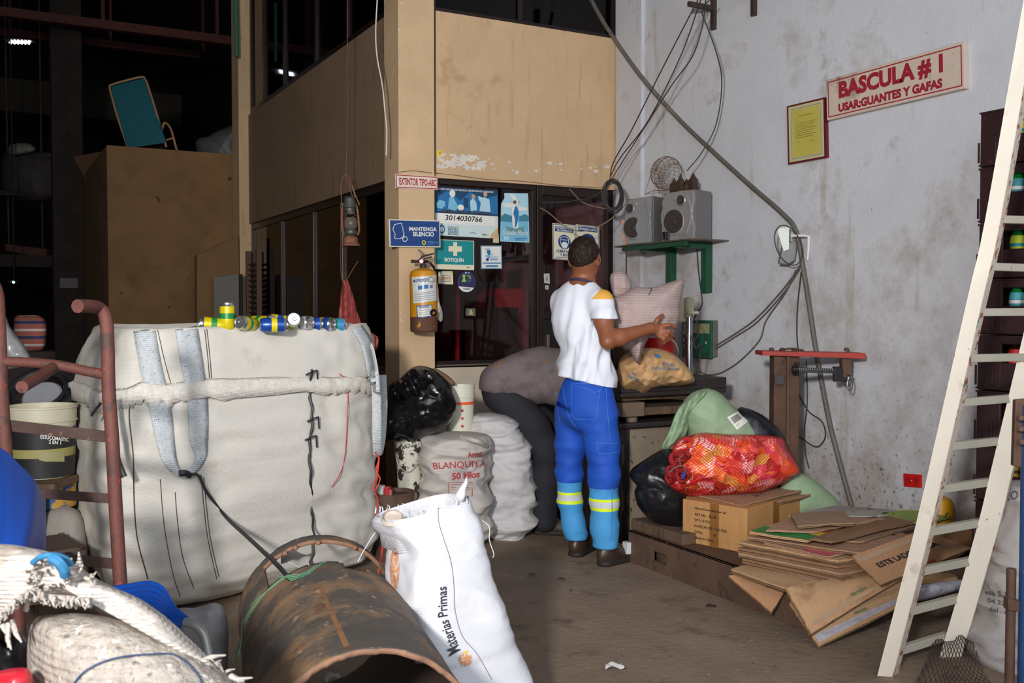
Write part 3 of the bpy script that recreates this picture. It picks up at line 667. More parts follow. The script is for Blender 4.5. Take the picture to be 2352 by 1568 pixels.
rng = random.Random(4)
for k in range(150):
    x = 1006+rng.random()**1.3*(110 if k % 4 else 400); y = 352+rng.random()*34+(x-1006)*.06; r_ = 1+rng.random()*4.5; pts = [onY(x+r_*(1+.5*rng.random())*math.cos(a), y+r_*.8*(.6+.6*rng.random())*math.sin(a), YF-.0006-.000004*k) for a in [i*.9 for i in range(7)]]
    b.add(pts, [tuple(range(7))])
obj('peeled_patch', b, mat('bare_plaster', (214, 206, 196), .9), smooth=False, label='flaked white patch where paint peeled beside the yellow sticker', cat='peeled paint', kind='stuff')
# right wall signs
M_sb = mat('soiled_sign', (200, 182, 168), .7, var=.08, vs=4, spots=[((128, 110, 98), 3.2, .56, .14), ((80, 70, 50), 26, .68, .03)], streak=(14, (150, 134, 118), .6, .1))
M_sr = mat('sign_red', (152, 28, 44), .6, var=.1, spots=[((60, 60, 50), 18, .68, .04)])
sign('scale_sign', 'long tilted looking board with faded red capitals high on the white wall', 'sign', [(1897, 184), (2214, 94), (2216, 203), (1899, 277)], 'X', XR, .035, M_sb,
     bd(M_sr, .018, .075, .006)+[('t', 'BASCULA # 1', .105, .42, .865, .87, M_sr, .05), ('t', 'USAR:GUANTES Y GAFAS', .1, .13, .86, .34, M_sr, .055)], bev=.003)
r = sign('framed_certificate', 'yellowed typed certificate in a thin dark red frame beside the long sign', 'certificate', [(1807, 244), (1895, 223), (1898, 362), (1810, 378)], 'X', XR, .022, mat('frame_red', (96, 14, 30), .4),
     [('q', .045, .03, .955, .97, flat('mount_cream', (190, 184, 140))), ('l', [(.12, .08), (.88, .08), (.88, .92), (.12, .92), (.12, .08)], .003, greyp), ('q', .15, .1, .85, .9, mat('yellow_sheet', (190, 178, 80), .6, var=.08)), ('t', 'CERTIFICADO ESPECIAL', .32, .77, .68, .79, black, 0)]+
     [('q', .24, .66-.035*i, .76-.05*(i % 3), .666-.035*i, flat('type_grey', (110, 104, 60))) for i in range(8)]+[('q', .24, .35, .36, .355, greyp), ('q', .6, .33, .72, .336, greyp)])
b = MB(); rp = mat('socket_red', (204, 22, 20), .4, var=.03)
sign('wall_socket', 'bright red double socket plate low on the white wall', 'socket', [(2074, 1087), (2115, 1090), (2115, 1120), (2075, 1117)], 'X', XR, .012, rp,
     [('c', .27, .5, .15, .3, flat('socket_dark_red', (170, 14, 14))), ('c', .73, .5, .15, .3, flat('socket_dark_red', (170, 14, 14))), ('c', .5, .5, .03, .04, white)]+[('q', u, v, u+.02, v+.14, black) for u in (.2, .3, .68, .78) for v in (.5,)], bev=.003)

# ---------------------------------------------------------------- cables and hoses
def cable(name, label, cat, pts, r, m, n=8, group=None, per=6):
    P = [W(x, y, d) for x, y, d in [tuple(q) for q in spl(pts, per)]]
    b = MB(); b.tube(P, r, n); return obj(name, b, m, label=label, cat=cat, group=group)
def wd(x, off=.03): t = (x-1176)/FPX; return (XR-off)/(Rt.x*t+Fh.x)
M_rub = mat('grey_hose', (96, 92, 84), .6, var=.15, spots=[((60, 48, 40), 30, .6, .1)]); M_wire = flat('dark_wire', (52, 46, 44)); M_wire2 = flat('pale_wire', (132, 118, 98))
hp = [(1350, -14, 7.1), (1395, 65, 6.95), (1470, 172, 6.8)]+[(x, y, wd(x, .04)) for x, y in ((1560, 274), (1640, 350), (1725, 427), (1795, 488), (1828, 530), (1845, 620), (1858, 700), (1875, 810), (1903, 960), (1928, 1060), (1956, 1162))]
cable('hose', 'thick grey hose sagging diagonally across the white wall to the floor', 'hose', hp, .014, M_rub, 12)
def wires(lst, m=M_wire, r=.004):
    for lab, pts in lst: cable('wire', lab, 'wire', pts, r, m)
wires([('dark wire dropping from the top to the coil, leftmost of the bundle', [(1607, -8, 6.0), (1520, 160, 6.3), (1450, 300, 6.6), (1408, 375, 6.9), (1400, 425, 6.95)]),
       ('dark wire beside the leftmost one in the hanging bundle', [(1612, -8, 6.0), (1565, 125, 6.3), (1490, 275, 6.6), (1425, 362, 6.85), (1402, 405, 6.95)]),
       ('dark wire swinging down the bundle and across the door top', [(1622, -8, 6.0), (1613, 60, 6.1), (1590, 130, 6.2), (1540, 200, 6.4), (1440, 355, 6.8), (1380, 440, 6.9), (1310, 462, 7.0), (1243, 465, 7.0)]),
       ('dark wire bulging right from the bundle down to the speakers', [(1612, 30, 6.1), (1645, 120, 6.1), (1658, 190, 6.2), (1645, 285, 6.3), (1612, 350, 6.35), (1578, 392, 6.4)]),
       ('dark wire from the bracket that joins the bundle from the right', [(1640, -8, 6.0), (1620, 10, 6.0), (1612, 30, 6.1)])])
wires([('pale slack wire drooping in front of the door notices', [(1241, 477, 7.05), (1262, 490, 7.0), (1300, 520, 6.95), (1340, 531, 6.9), (1390, 512, 6.9), (1425, 482, 6.9), (1440, 462, 6.9)]),
       ('pale wire sagging from the door frame to the coil', [(1308, 434, 7.1), (1340, 465, 7.0), (1385, 478, 6.9), (1430, 482, 6.9)])], M_wire2, .0035)
def onwall(pts, off=.02): return [(x, y, wd(x, off)) for x, y in pts]
wires([('grey lead from the mirror swooping left to the green box, upper of two', onwall([(1838, 610), (1800, 662), (1740, 728), (1690, 765), (1640, 796)])), ('grey lead from the mirror swooping left to the green box, lower of two', onwall([(1836, 618), (1800, 672), (1740, 738), (1690, 772), (1641, 803)])),
       ('thin lead looping from the mirror to the lower left wall', onwall([(1828, 620), (1805, 670), (1760, 735), (1745, 780), (1700, 828), (1655, 856), (1622, 860), (1608, 852)]))], flat('lead_grey', (92, 84, 80)), .004)
wires([('dark lead hanging straight down from the mirror to the beam scale', onwall([(1840, 625), (1832, 700), (1830, 760), (1833, 806)])), ('dark lead below the beam scale ending near the sacks', onwall([(1852, 830), (1854, 920), (1848, 985), (1850, 1040), (1858, 1075)])),
       ('dark lead kinked into an open loop right of the scale post', onwall([(1836, 908), (1858, 945), (1888, 968), (1896, 1000), (1884, 1022), (1868, 1024), (1836, 1002)])),
       ('dark lead from the speaker shelf down to the green box', onwall([(1600, 562), (1604, 620), (1610, 668), (1612, 700), (1596, 728), (1592, 760)])),
       ('thin vertical wire under the left end of the speaker shelf', onwall([(1438, 566), (1438, 600), (1438, 640)], .06))], M_wire, .0035)
b = MB()
P = [onY(x, y, YF-.006) for x, y in ((1007, 398), (1060, 404), (1120, 412), (1200, 416), (1290, 426), (1400, 432))]; P = [onY(x, y, YC-.006) for x, y in ((917, 395), (950, 392), (990, 397))]+P
b.tube(VS(P, 5), .0022, 6); obj('wire', b, flat('taupe_wire', (118, 92, 72)), label='thin taupe wire tacked along the wall just above the office window', cat='wire')
b = MB(); P = [onY(999, y, YF-.01) for y in (-10, 200, 398)]; b.tube(P, .004, 6); obj('wire', b, flat('taupe_wire2', (96, 74, 58)), label='taupe wire running down the seam right of the corner column', cat='wire')
cable('cord', 'white cord hanging loose beside the left face of the column', 'cord', [(867, -8, 6.45), (863, 70, 6.45), (866, 130, 6.45), (878, 195, 6.45), (884, 255, 6.45), (888, 300, 6.45), (887, 357, 6.45)], .0045, flat('white_cord', (206, 204, 196)))
b = MB(); c = W(1408, 450, 6.85); rng = random.Random(2)
for k in range(9):
    rr = .075+.02*rng.random(); tl = rng.uniform(-.25, .25); cc = c+Vector((rng.uniform(-.01, .01), rng.uniform(-.02, .02), rng.uniform(-.01, .01)))
    b.tube([cc+Rt*rr*.72*math.cos(a)+Zu*rr*1.15*math.sin(a)+Fh*tl*rr*math.cos(a+k) for a in [i*2*math.pi/28 for i in range(28)]], .004, 6, closed=True)
obj('wire_coil', b, M_wire, label='black coil of spare wire hung at the corner above the door', cat='wire coil')
M_iron = mat('rusty_iron', (66, 52, 48), .7, metal=.3, var=.3)
for (x, y1, lab) in ((1640, 68, 'rusty iron bracket near the wire bundle at the top edge'), (1732, 36, 'shorter rusty iron bracket further right at the top edge')):
    p = W(x, y1, wd(x, .0)); p.x = XR; b = MB(); b.bx((XR-.03, p.y-.014, p.z), (XR, p.y+.014, 3.9)); b.bx((XR-.22, p.y-.012, p.z+.12), (XR-.03, p.y+.012, p.z+.15))
    obj('wall_bracket', b, M_iron, smooth=False, label=lab, cat='bracket')

# ---------------------------------------------------------------- speaker shelf
M_green = mat('green_paint', (22, 72, 48), .5, var=.15, spots=[((90, 50, 36), 30, .66, .04)])
r = thing('wall_shelf', 'green bracketed wall shelf carrying two silver speakers', 'shelf')
b = MB(); b.bx((3.93, 4.93, 1.775), (XR, 5.78, 1.785)); obj('shelf_board', b, mat('shelf_steel', (88, 74, 60), .5, var=.3), r, smooth=False, bev=.002)
for Y in (5.12, 5.5):
    b = MB(); b.bx((3.96, Y-.025, 1.735), (XR-.02, Y+.02, 1.774)); b.bx((XR-.05, Y-.03, 1.45), (XR, Y+.03, 1.774)); obj('bracket', b, M_green, r, smooth=False, bev=.003)
b = MB(); b.bx((3.94, 5.0, 1.745), (3.97, 5.7, 1.774)); obj('front_rail', b, M_green, r, smooth=False, bev=.002)
done(r)
b = MB(); b.bx((XR-.025, 5.5, 1.37), (XR, 5.62, 1.45)); obj('junction_plate', b, mat('brown_plate', (96, 72, 58), .7), label='brown plate on the wall under the left shelf bracket', cat='plate', bev=.003)
M_sil = mat('silver_plastic', (172, 170, 172), .35, metal=.55, var=.05); M_silg = mat('grey_cabinet', (112, 108, 108), .5, var=.06); M_cone = mat('speaker_cone', (54, 44, 40), .6, var=.1)
def speaker(lab, N, L, Rb, zt, zb, woof, tweet, left):
    r = thing('speaker', lab, 'speaker', 'speakers on the wall shelf')
    N, L, Rb = [Vector((p.x, p.y, 0)) for p in (N, L, Rb)]; F4 = L+(Rb-N); b = MB()
    U = (N-L); wid = U.length; U.normalize(); n = (N-Rb).normalized(); H = zt-zb
    b.add([v+Vector((0, 0, z)) for z in (zb, zt) for v in (L, N, Rb, F4)], [(3, 2, 1, 0), (4, 5, 6, 7), (0, 1, 5, 4), (1, 2, 6, 5), (2, 3, 7, 6), (3, 0, 4, 7)])
    obj('cabinet', b, M_silg, r, smooth=False, bev=.004)
    def fp(u, v, e=0): return L+U*(u*wid)+Vector((0, 0, zb+v*H))+n*e
    # moulded front: a waisted shield
    prof = [(.02, .0), (.98, .0), (1, .2), (.95, .5), (.99, .82), (.97, .98), (.6, 1.0), (.1, .97), (-.02, .8), (.03, .5), (-.02, .2)]
    P = [fp(u, v) for u, v in prof]; b = MB(); b.prism(P, n*.022); obj('front_panel', b, M_sil, r, smooth=False, bev=.006)
    P = [fp(.78+.14*math.sin(t*3.1), .12+.76*t, .024) for t in [i/12 for i in range(13)]]; b = MB(); b.tube(P, .009, 8); obj('trim_rib', b, M_sil, r)
    P = [fp(.12-.12*math.sin(t*3.1), .2+.55*t, .024) for t in [i/12 for i in range(13)]]; b = MB(); b.tube(P, .007, 8); obj('trim_rib', b, M_sil, r)
    for nm, (u, v, rr) in (('woofer', woof), ('tweeter', tweet)):
        c = fp(u, v, .022); b = MB(); b.lathe(c, [(rr*1.18, -.002), (rr*1.16, .012), (rr*1.0, .016), (rr*.96, .004)], 36, n); o = obj(nm+'_ring', b, M_sil, r)
        b = MB(); b.lathe(c, [(rr*.99, .012), (rr*.85, .013), (rr*.34, .007), (rr*.3, .007), (rr*.27, .011), (.0005, .015)], 36, n); obj(nm, b, M_cone, r)
    c = fp(.42, .86, .022); b = MB(); b.lathe(c, [(.018, -.002), (.018, .008), (.0005, .012)], 20, n); obj('badge', b, M_sil, r)
    return done(r)
def xy(x, d): p = W(x, 714, d); return p
speaker('right silver speaker on the green wall shelf, grey side showing', xy(1597, 6.28), xy(1524, 6.5), xy(1633, 6.42), 1.785+.315, 1.786, (.4, .38, .076), (.62, .8, .03), False)
speaker('left silver speaker on the green wall shelf, beside the coral card', xy(1500, 6.6), xy(1439, 6.82), xy(1526, 6.73), 1.785+.31, 1.786, (.32, .35, .07), (.2, .78, .03), True)
b = MB(); p = W(1529, 552, 6.36); p.z = 1.786; b.lathe(p, [(.0005, .001), (.018, .001), (.024, .05), (.021, .05), (.017, .006)], 20); obj('shot_glass', b, mat('smoky_glass', (30, 28, 30), .15), label='small dark tumbler on the shelf edge between the speakers', cat='glass')
b = MB(); q = [W(1427, 507, 6.95), W(1436, 503, 6.95), W(1446, 561, 6.85), W(1433, 563, 6.9)]; b.hexa(q, Fh*.012); obj('coral_card', b, mat('coral_card', (226, 158, 130), .7), smooth=False, label='coral coloured card standing at the left end of the speaker shelf', cat='card')
# wire cage and model building on the speakers
r = thing('wire_basket', 'round rusty wire basket tipped on its side above the left speaker', 'wire basket')
c = W(1530, 397, 6.55); A = (Rt*-.75-Fh*.6+Zu*.15).normalized(); u = A.orthogonal().normalized(); v = A.cross(u); b = MB(); R0 = .108
for k in range(26):
    a = 2*math.pi*k/26; P = [c+(u*math.cos(a)+v*math.sin(a))*R0*math.cos(t)+A*R0*math.sin(t)*.9 for t in [-.75+i*.23 for i in range(11)]]; b.tube(P, .0013, 5)
for t in (-.75, -.4, -.05, .3, .65, .98, 1.25): b.tube([c+(u*math.cos(a)+v*math.sin(a))*R0*math.cos(t)+A*R0*math.sin(t)*.9 for a in [i*2*math.pi/36 for i in range(36)]], .0016, 5, closed=True)
M_rw = mat('rusty_wire', (112, 84, 66), .6, var=.2); obj('cage', b, M_rw, r)
b = MB()
for pts in (((1494, 405), (1480, 446), (1527, 440), (1512, 402)), ((1480, 446), (1500, 438), (1545, 436)), ((1506, 420), (1515, 446))): b.tube([W(x, y, 6.6) for x, y in pts], .0025, 5)
obj('stand', b, M_rw, r); done(r)
r = thing('model_castle', 'small dark model building with towers on top of the right speaker', 'model'); zz = 2.102; M_mod = mat('tarnished_brass', (74, 58, 44), .6, metal=.3, var=.35, vs=60)
for k, (x, d, w_, h) in enumerate(((1548, 6.5, .04, .085), (1563, 6.42, .035, .1), (1577, 6.48, .04, .08), (1592, 6.4, .045, .105))):
    p = W(x, 437, d); b = MB(); b.box((p.x, p.y, zz+h*.35), (w_, w_, h*.7)); b.lathe((p.x, p.y, zz+h*.7), [(w_*.62, 0), (w_*.4, h*.12), (.003, h*.42)], 8); b.box((p.x, p.y, zz+h*.18), (w_*1.15, w_*1.15, .008)); obj('tower', b, M_mod, r, smooth=False)
a, e = W(1543, 437, 6.5), W(1598, 437, 6.42); b = MB(); b.hexa([Vector((a.x, a.y, zz)), Vector((e.x, e.y, zz)), Vector((e.x, e.y, zz+.045)), Vector((a.x, a.y, zz+.045))], Fh*.05); obj('hall', b, M_mod, r, smooth=False); done(r)

# ---------------------------------------------------------------- mirror cluster
r = thing('wall_mirror', 'cracked oval mirror piece wired to a white bracket on the wall', 'mirror')
b = MB(); c = W(1811, 563, wd(1811, .12)); b.tube([c+Rt*.075*math.cos(a)*(1+.0*math.sin(a))+Zu*.115*math.sin(a)-Rt*.03*math.sin(a) for a in [i*2*math.pi/40 for i in range(40)]], .0035, 6, closed=True); obj('rim', b, M_wire, r)
dm = wd(1800, .115); b = MB(); b.prism([W(1784, 524, dm), W(1813, 521, dm), W(1812, 572, dm), W(1800, 577, dm)], Fh*.006); obj('mirror_glass', b, mat('mirror_piece', (222, 226, 216), .25, var=.02), r, smooth=False)
b = MB(); dm = wd(1815, .07); b.prism([W(1800, 562, dm), W(1834, 548, dm), W(1826, 598, dm), W(1809, 608, dm), W(1791, 604, dm)], Fh*.05); obj('motor_housing', b, mat('dull_zinc', (128, 126, 124), .4, metal=.5), r, smooth=False, bev=.004)
b = MB(); d0 = wd(1850, .03)
b.tube([W(1816, 541, wd(1816, .1)), W(1845, 541, d0), W(1858, 543, d0), W(1857, 570, d0), W(1855, 598, d0)], [.006, .009, .011, .009, .005], 8); obj('arm', b, mat('white_bracket', (214, 212, 208), .5), r)
done(r)
# green meter box
r = thing('green_meter_box', 'green wall box with a cream plate behind the chrome pole', 'electric box')
q = [onX(1590, 736, XR-.16), onX(1632, 740, XR-.16), onX(1632, 820, XR-.16), onX(1590, 822, XR-.16)]
b = MB(); y0 = onX(1568, 736, XR-.05).y; y1 = onX(1636, 736, XR-.05).y; zt = W(1600, 736, 6.4).z; zb = W(1600, 820, 6.4).z
b.bx((XR-.04, y1, zb), (XR, y0, zt)); obj('case', b, mat('grey_case', (92, 88, 84), .5), r, smooth=False, bev=.004)
b = MB(); b.bx((XR-.055, y1+.005, zb-.01), (XR-.041, y0, zt)); o = obj('door', b, mat('meter_green', (24, 84, 66), .4, var=.1), r, smooth=False, bev=.003)
b = MB(); b.bx((XR-.059, y1+.02, zt-.085), (XR-.056, y0-.02, zt-.02)); obj('label_plate', b, mat('plate_cream', (150, 150, 110), .5), o, smooth=False)
b = MB(); X = XR-.06
for k, s_ in enumerate('PET'): textq(b, s_, [Vector((X, y0-.02, zb+.16-.045*k)), Vector((X, y0-.035, zb+.16-.045*k)), Vector((X, y0-.035, zb+.14-.045*k)), Vector((X, y0-.02, zb+.14-.045*k))], white)
textq(b, 'u', [Vector((X, y1+.06, zb+.1)), Vector((X, y1+.045, zb+.1)), Vector((X, y1+.045, zb+.085)), Vector((X, y1+.06, zb+.085))], white); obj('lettering', b, None, o, smooth=False); done(r)

# ---------------------------------------------------------------- fire extinguisher
r = thing('fire_extinguisher', 'yellow fire extinguisher with rusty foot hung on the corner column', 'fire extinguisher')
dE = 6.42; c0 = W(974, 762, dE); zt = W(974, 618, dE).z; zb = W(974, 762, dE).z; R0 = .089; H = zt-zb
M_ye = mat('extinguisher_yellow', (206, 140, 24), .4, var=.1, spots=[((96, 60, 36), 18, .7, .03)]); M_ru = mat('extinguisher_rust', (92, 58, 44), .75, var=.2, spots=[((206, 140, 24), 22, .62, .02)])
prof = [(.0005, 0), (R0*.92, 0), (R0, .01), (R0, H*.24)]; ax = Vector((-.012, .0, 1))
b = MB(); b.lathe(c0, prof, 40, ax, M_ru); b.lathe(c0, [(R0*1.0, H*.24), (R0, H*.9), (R0*.9, H*.965), (R0*.6, H*1.0), (R0*.3, H*1.02), (.0005, H*1.02)], 40, ax, M_ye)
body = obj('cylinder', b, None, r); bv = b.bvh()
b = MB()
def lab_patch(mb, pq, m, nu=14, nv=10, lift=.002):
    q = [Vector((x, y, 0)) for x, y in pq]
    def P(u, v):
        p = bil(q, u, v); rr = ray(p.x, p.y).normalized(); h = bv.ray_cast(CAM, rr); return (h[0] if h[0] else CAM+rr*dE)-rr*lift
    mb.grid(P, nu, nv, m)
lab_patch(b, [(946, 636), (1001, 632), (1003, 690), (950, 697)], mat('extinguisher_label', (212, 214, 212), .4, var=.1, vs=30, spots=[((206, 140, 24), 26, .72, .02)]))
lab_patch(b, [(956, 702), (993, 699), (994, 727), (958, 730)], mat('label_blue_edge', (40, 84, 150), .4)); lab_patch(b, [(958, 704), (991, 701), (992, 725), (960, 728)], mat('label_white', (218, 218, 212), .4), lift=.003)
textproj(b, 'MULTIPROPÓSITO', [(949, 640), (986, 637), (986, 646), (949, 649)], navy, bv, .03, .004)
for (x, y, w_, h, m_) in ((960, 656, 10, 9, blue2), (974, 654, 10, 9, blue2), (987, 654, 7, 8, flat('label_mauve', (130, 120, 150)))): lab_patch(b, [(x, y), (x+w_, y-.6), (x+w_, y+h-.6), (x, y+h)], m_, 4, 2, .0035)
for k in range(5): lab_patch(b, [(952, 673+k*4.2), (996-6*(k % 2), 669+k*4.2), (996-6*(k % 2), 670+k*4.2), (952, 674+k*4.2)], greyp, 8, 1, .0035)
for k in range(4): lab_patch(b, [(962, 707+k*5), (989, 705+k*5), (989, 706+k*5), (962, 708+k*5)], greyp, 8, 1, .0045)
textproj(b, 'RECARGA', [(963, 703), (986, 701), (986, 705), (963, 707)], navy, bv, .02, .005)
obj('label', b, None, r)
top = W(970, 606, dE); b = MB(); b.lathe(W(972, 617, dE), [(.022, -.01), (.022, .02), (.016, .03), (.016, .05), (.0005, .052)], 16); b.tube([W(944, 600, dE-.03), W(958, 600, dE-.02), W(972, 601, dE)], [.011, .009, .013], 10); obj('valve', b, mat('valve_grey', (70, 66, 66), .4, metal=.5), r)
b = MB(); b.tube([W(962, 598, dE), W(972, 588, dE), W(985, 585, dE-.02), (W(997, 582, dE-.02))], [.006, .007, .006, .005], 8); b.tube([W(968, 600, dE), W(980, 592, dE), W(992, 590, dE-.02)], .005, 8); obj('lever', b, mat('lever_steel', (96, 90, 88), .4, metal=.6), r)
b = MB(); b.lathe(W(968, 600, dE-.03), [(.0005, .006), (.012, .006), (.015, 0)], 20, -Fh, mat('gauge', (214, 130, 150), .3)); obj('gauge', b, None, r)
b = MB(); b.tube(VS([W(974, 600, dE-.02), W(986, 602, dE-.04), W(996, 614, dE-.02), W(1001, 628, dE)], 5), .008, 10); obj('hose', b, flat('black_rubber', (26, 24, 26), .4), r)
b = MB(); b.lathe(W(996, 718, dE-.09), [(.01, 0), (.018, .004), (.024, 0), (.018, -.005), (.01, 0)], 24, Fh); obj('rubber_ring', b, flat('black_rubber', (26, 24, 26), .4), r)
b = MB(); b.lathe(W(990, 641, dE-.09), [(.014, 0), (.021, .004), (.021, .018), (.014, .018)], 24, Fh); obj('plastic_ring', b, mat('grey_plastic', (176, 166, 156), .4), r)
b = MB(); b.tube([W(968, 588, dE+.06), W(968, 578, dE+.08), W(962, 574, dE+.14)], .006, 8); obj('hook', b, mat('worn_hook', (150, 140, 130), .6), r)
done(r)
pillow([(1001, 645), (1006, 655), (1009, 690), (1016, 715), (1016, 735), (1010, 738), (1003, 722), (1000, 680)], dE+.03, .03, 40, 6, .006, 30, 5, mb=(b := MB()))
obj('plastic_wrap', b, mat('clear_wrap', (186, 180, 170), .15, var=.3, vs=40, alpha=.55), label='crinkled clear plastic bag hanging behind the fire extinguisher', cat='plastic bag')

# ---------------------------------------------------------------- lantern and hanging mesh
dL = 7.02; M_lan = mat('rusty_lantern', (138, 92, 70), .75, var=.25, vs=40, spots=[((90, 100, 96), 22, .6, .08)]); M_lang = mat('lantern_zinc', (96, 100, 92), .5, metal=.4, var=.3)
cable('rope', 'thin reddish rope hanging from above to the lantern', 'rope', [(798, -8, dL), (798, 100, dL), (798, 250, dL), (796, 340, dL), (795, 402, dL)], .0025, flat('red_rope', (120, 72, 56)), 6)
r = thing('hurricane_lantern', 'rusty hurricane lantern with a broken globe hanging by a wire', 'lantern')
c = W(806, 565, dL); s = dL/FPX
def lz(y): return (565-y)*s
b = MB(); b.lathe(c, [(.0005, 0), (22*s, 0), (22.5*s, 3*s), (17*s, lz(556)), (16.5*s, lz(547)), (12*s, lz(542)), (.0005, lz(541))], 28); obj('fuel_tank', b, M_lan, r)
b = MB(); b.lathe(c, [(10*s, lz(541)), (15*s, lz(536)), (15*s, lz(530)), (9*s, lz(524))], 24); obj('burner', b, M_lang, r)
b = MB(); vsn = [(9*s, lz(530)), (15*s, lz(520)), (16*s, lz(510)), (12*s, lz(500))]; b.lathe(c, vsn, 24); b.lathe(c, [(11*s, lz(492)), (10*s, lz(484))], 20); obj('globe', b, mat('cracked_globe', (120, 112, 100), .2, var=.3, alpha=.75), r)
b = MB(); b.lathe(c+Rt*-2*s, [(13*s, lz(486)), (13*s, lz(479)), (17*s, lz(478)), (13*s, lz(464)), (12*s, lz(457)), (15*s, lz(456)), (10*s, lz(452)), (.0005, lz(451))], 26); obj('chimney_cap', b, M_lang, r)
for sg in (-1, 1): b = MB(); b.tube(VS([W(806+sg*15, 540, dL), W(806+sg*19, 528, dL), W(804+sg*19, 500, dL), W(803+sg*17, 478, dL), W(803+sg*12, 466, dL)], 5), 2.6*s, 8); obj('side_tube', b, M_lan, r)
b = MB(); b.tube([c+(Rt*math.cos(a)+Fh*math.sin(a))*16.5*s+Zu*lz(515+6*math.sin(a*2)) for a in [i*math.pi/12 for i in range(24)]], .0014, 5, closed=True); b.tube([c+(Rt*math.cos(a)+Fh*math.sin(a))*15.5*s+Zu*lz(503-9*math.cos(a)) for a in [i*math.pi/12 for i in range(24)]], .0014, 5, closed=True); obj('globe_guard', b, M_lan, r)
b = MB(); b.tube(VS([W(785, 470, dL), W(783, 430, dL), W(787, 408, dL), W(794, 400, dL), W(801, 406, dL), W(806, 420, dL), W(812, 440, dL), W(815, 458, dL)], 5), .0028, 6); b.tube(VS([W(794, 402, dL), W(797, 415, dL), W(803, 425, dL), W(806, 440, dL), W(812, 458, dL)], 4), .003, 6); obj('bail', b, M_lan, r)
b = MB(); b.tube([W(808, 425, dL-.02), W(817, 450, dL-.02), W(826, 471, dL-.02)], .0045, 6); obj('hook_stick', b, mat('wood_stick', (150, 104, 66), .7), r); done(r)
cable('hanging_hook', 'long bent wire hook running down beside the lantern to the red sack', 'hook', [(783, 465, dL+.01), (783, 560, dL), (783, 620, dL), (785, 638, dL), (788, 645, dL), (793, 644, dL), (799, 638, dL), (808, 622, dL), (823, 599, dL)], .0026, mat('hook_brown', (132, 92, 64), .7), 6)
b = MB(); pillow([(788, 645), (796, 641), (803, 652), (812, 682), (820, 712), (828, 735), (842, 760), (866, 772), (868, 792), (858, 812), (835, 818), (800, 810), (782, 780), (777, 735), (780, 700), (784, 665)], dL, .09, 100, 14, .03, 9, 3, fold=lambda q, sd: .5*math.sin(q[0]*.55), mb=b)
obj('mesh_sack', b, mat('faded_pink_mesh', (176, 78, 74), .85, var=.15, vs=50, weave=400, wst=.6, stripes=[(0, .03, .008, (206, 140, 130))]), label='faded red mesh sack hanging from a wire hook by the office window', cat='mesh sack')

# things seen through the office glass
b = MB(); p = onY(1052, 700, 6.9); b.bx((p.x-.015, 6.9, 0), (p.x+.012, 6.93, 1.75)); obj('upright_bar', b, mat('pink_bar', (190, 70, 84), .6), smooth=False, label='pink upright bar standing behind the office window glass', cat='bar')
b = MB(); a = onY(1138, 662, 7.6); e = onY(1232, 712, 7.6)
b.bx((a.x, 7.6, 0), (min(e.x+.1, XR-.03), 8.0, a.z)); obj('pink_cabinet', b, mat('pink_cabinet', (206, 76, 92), .6), smooth=False, label='pinkish red cabinet dimly seen through the right of the office window', cat='cabinet')
b = MB(); a = onY(1068, 700, 7.3); b.bx((a.x, 7.3, .0), (a.x+.5, 7.5, 1.36)); obj('dark_furniture', b, M_dark, smooth=False, label='dark office furniture behind the glass under the small snapshot', cat='furniture')
# ================================================================ SCALE CORNER
M_steel = mat('dark_steel', (72, 66, 64), .45, metal=.6, var=.2, spots=[((104, 76, 58), 14, .62, .06)])
M_brown = mat('grimy_brown_steel', (88, 66, 52), .75, var=.25, vs=5, spots=[((50, 36, 28), 8, .58, .1), ((130, 110, 92), 30, .69, .03)], bump=.3)
M_cab = mat('speckled_cabinet', (134, 120, 102), .8, var=.12, spots=[((72, 48, 34), 22, .60, .03), ((60, 40, 30), 5, .62, .08)], bump=.3)
M_wood = mat('old_wood', (96, 74, 56), .85, var=.25, vs=12, streak=(30, (60, 44, 34), .5, .2))
r = thing('platform_scale', 'dark platform scale on a rust speckled cabinet behind the standing man', 'scale')
zc = .66; a = onZ(1440, 985, zc); dF = a.y; x0 = a.x-.03; x1 = x0+.62; y1 = dF+.62
b = MB(); b.bx((x0, dF, .02), (x1, y1, zc)); obj('cabinet', b, M_cab, r, smooth=False, bev=.006)
b = MB(); b.bx((x0-.02, dF-.02, 0), (x0+.035, dF+.04, zc+.02)); [b.cyl((x0-.012, dF-.02, z), (x0-.012, dF-.02, z+.12), .014, n=12) for z in (.2, .46)]; obj('corner_post', b, M_steel, r, smooth=False, bev=.003)
b = MB(); b.bx((x0-.06, dF-.06, zc+.01), (x1+.03, y1, zc+.04)); obj('lower_plate', b, M_steel, r, bev=.008)
b = MB(); b.bx((x0+.02, dF-.03, zc+.075), (x1, y1-.03, zc+.12)); b.bx((x0+.0, dF+.0, zc+.16), (x1-.02, y1-.03, zc+.185)); obj('cross_beams', b, M_wood, r, smooth=False, bev=.004)
for (px, py) in ((x0+.0, dF-.05), (x1-.12, dF-.05), (x0, y1-.16)):
    b = MB(); b.cyl((px+.06, py+.05, zc+.04), (px+.06, py+.05, zc+.075), .035, n=14); b.bx((px-.04, py-.01, zc+.075), (px+.11, py+.09, zc+.155)); obj('load_foot', b, mat('foot_brown', (110, 90, 74), .7), r, smooth=False, bev=.004)
ZP = zc+.28
b = MB(); b.bx((x0-.07, dF-.09, zc+.19), (x1+.06, y1+.03, zc+.215)); b.bx((x0-.07, dF-.09, zc+.215), (x1+.06, y1+.03, ZP)); obj('platform', b, M_steel, r, smooth=False, bev=.005)
done(r)
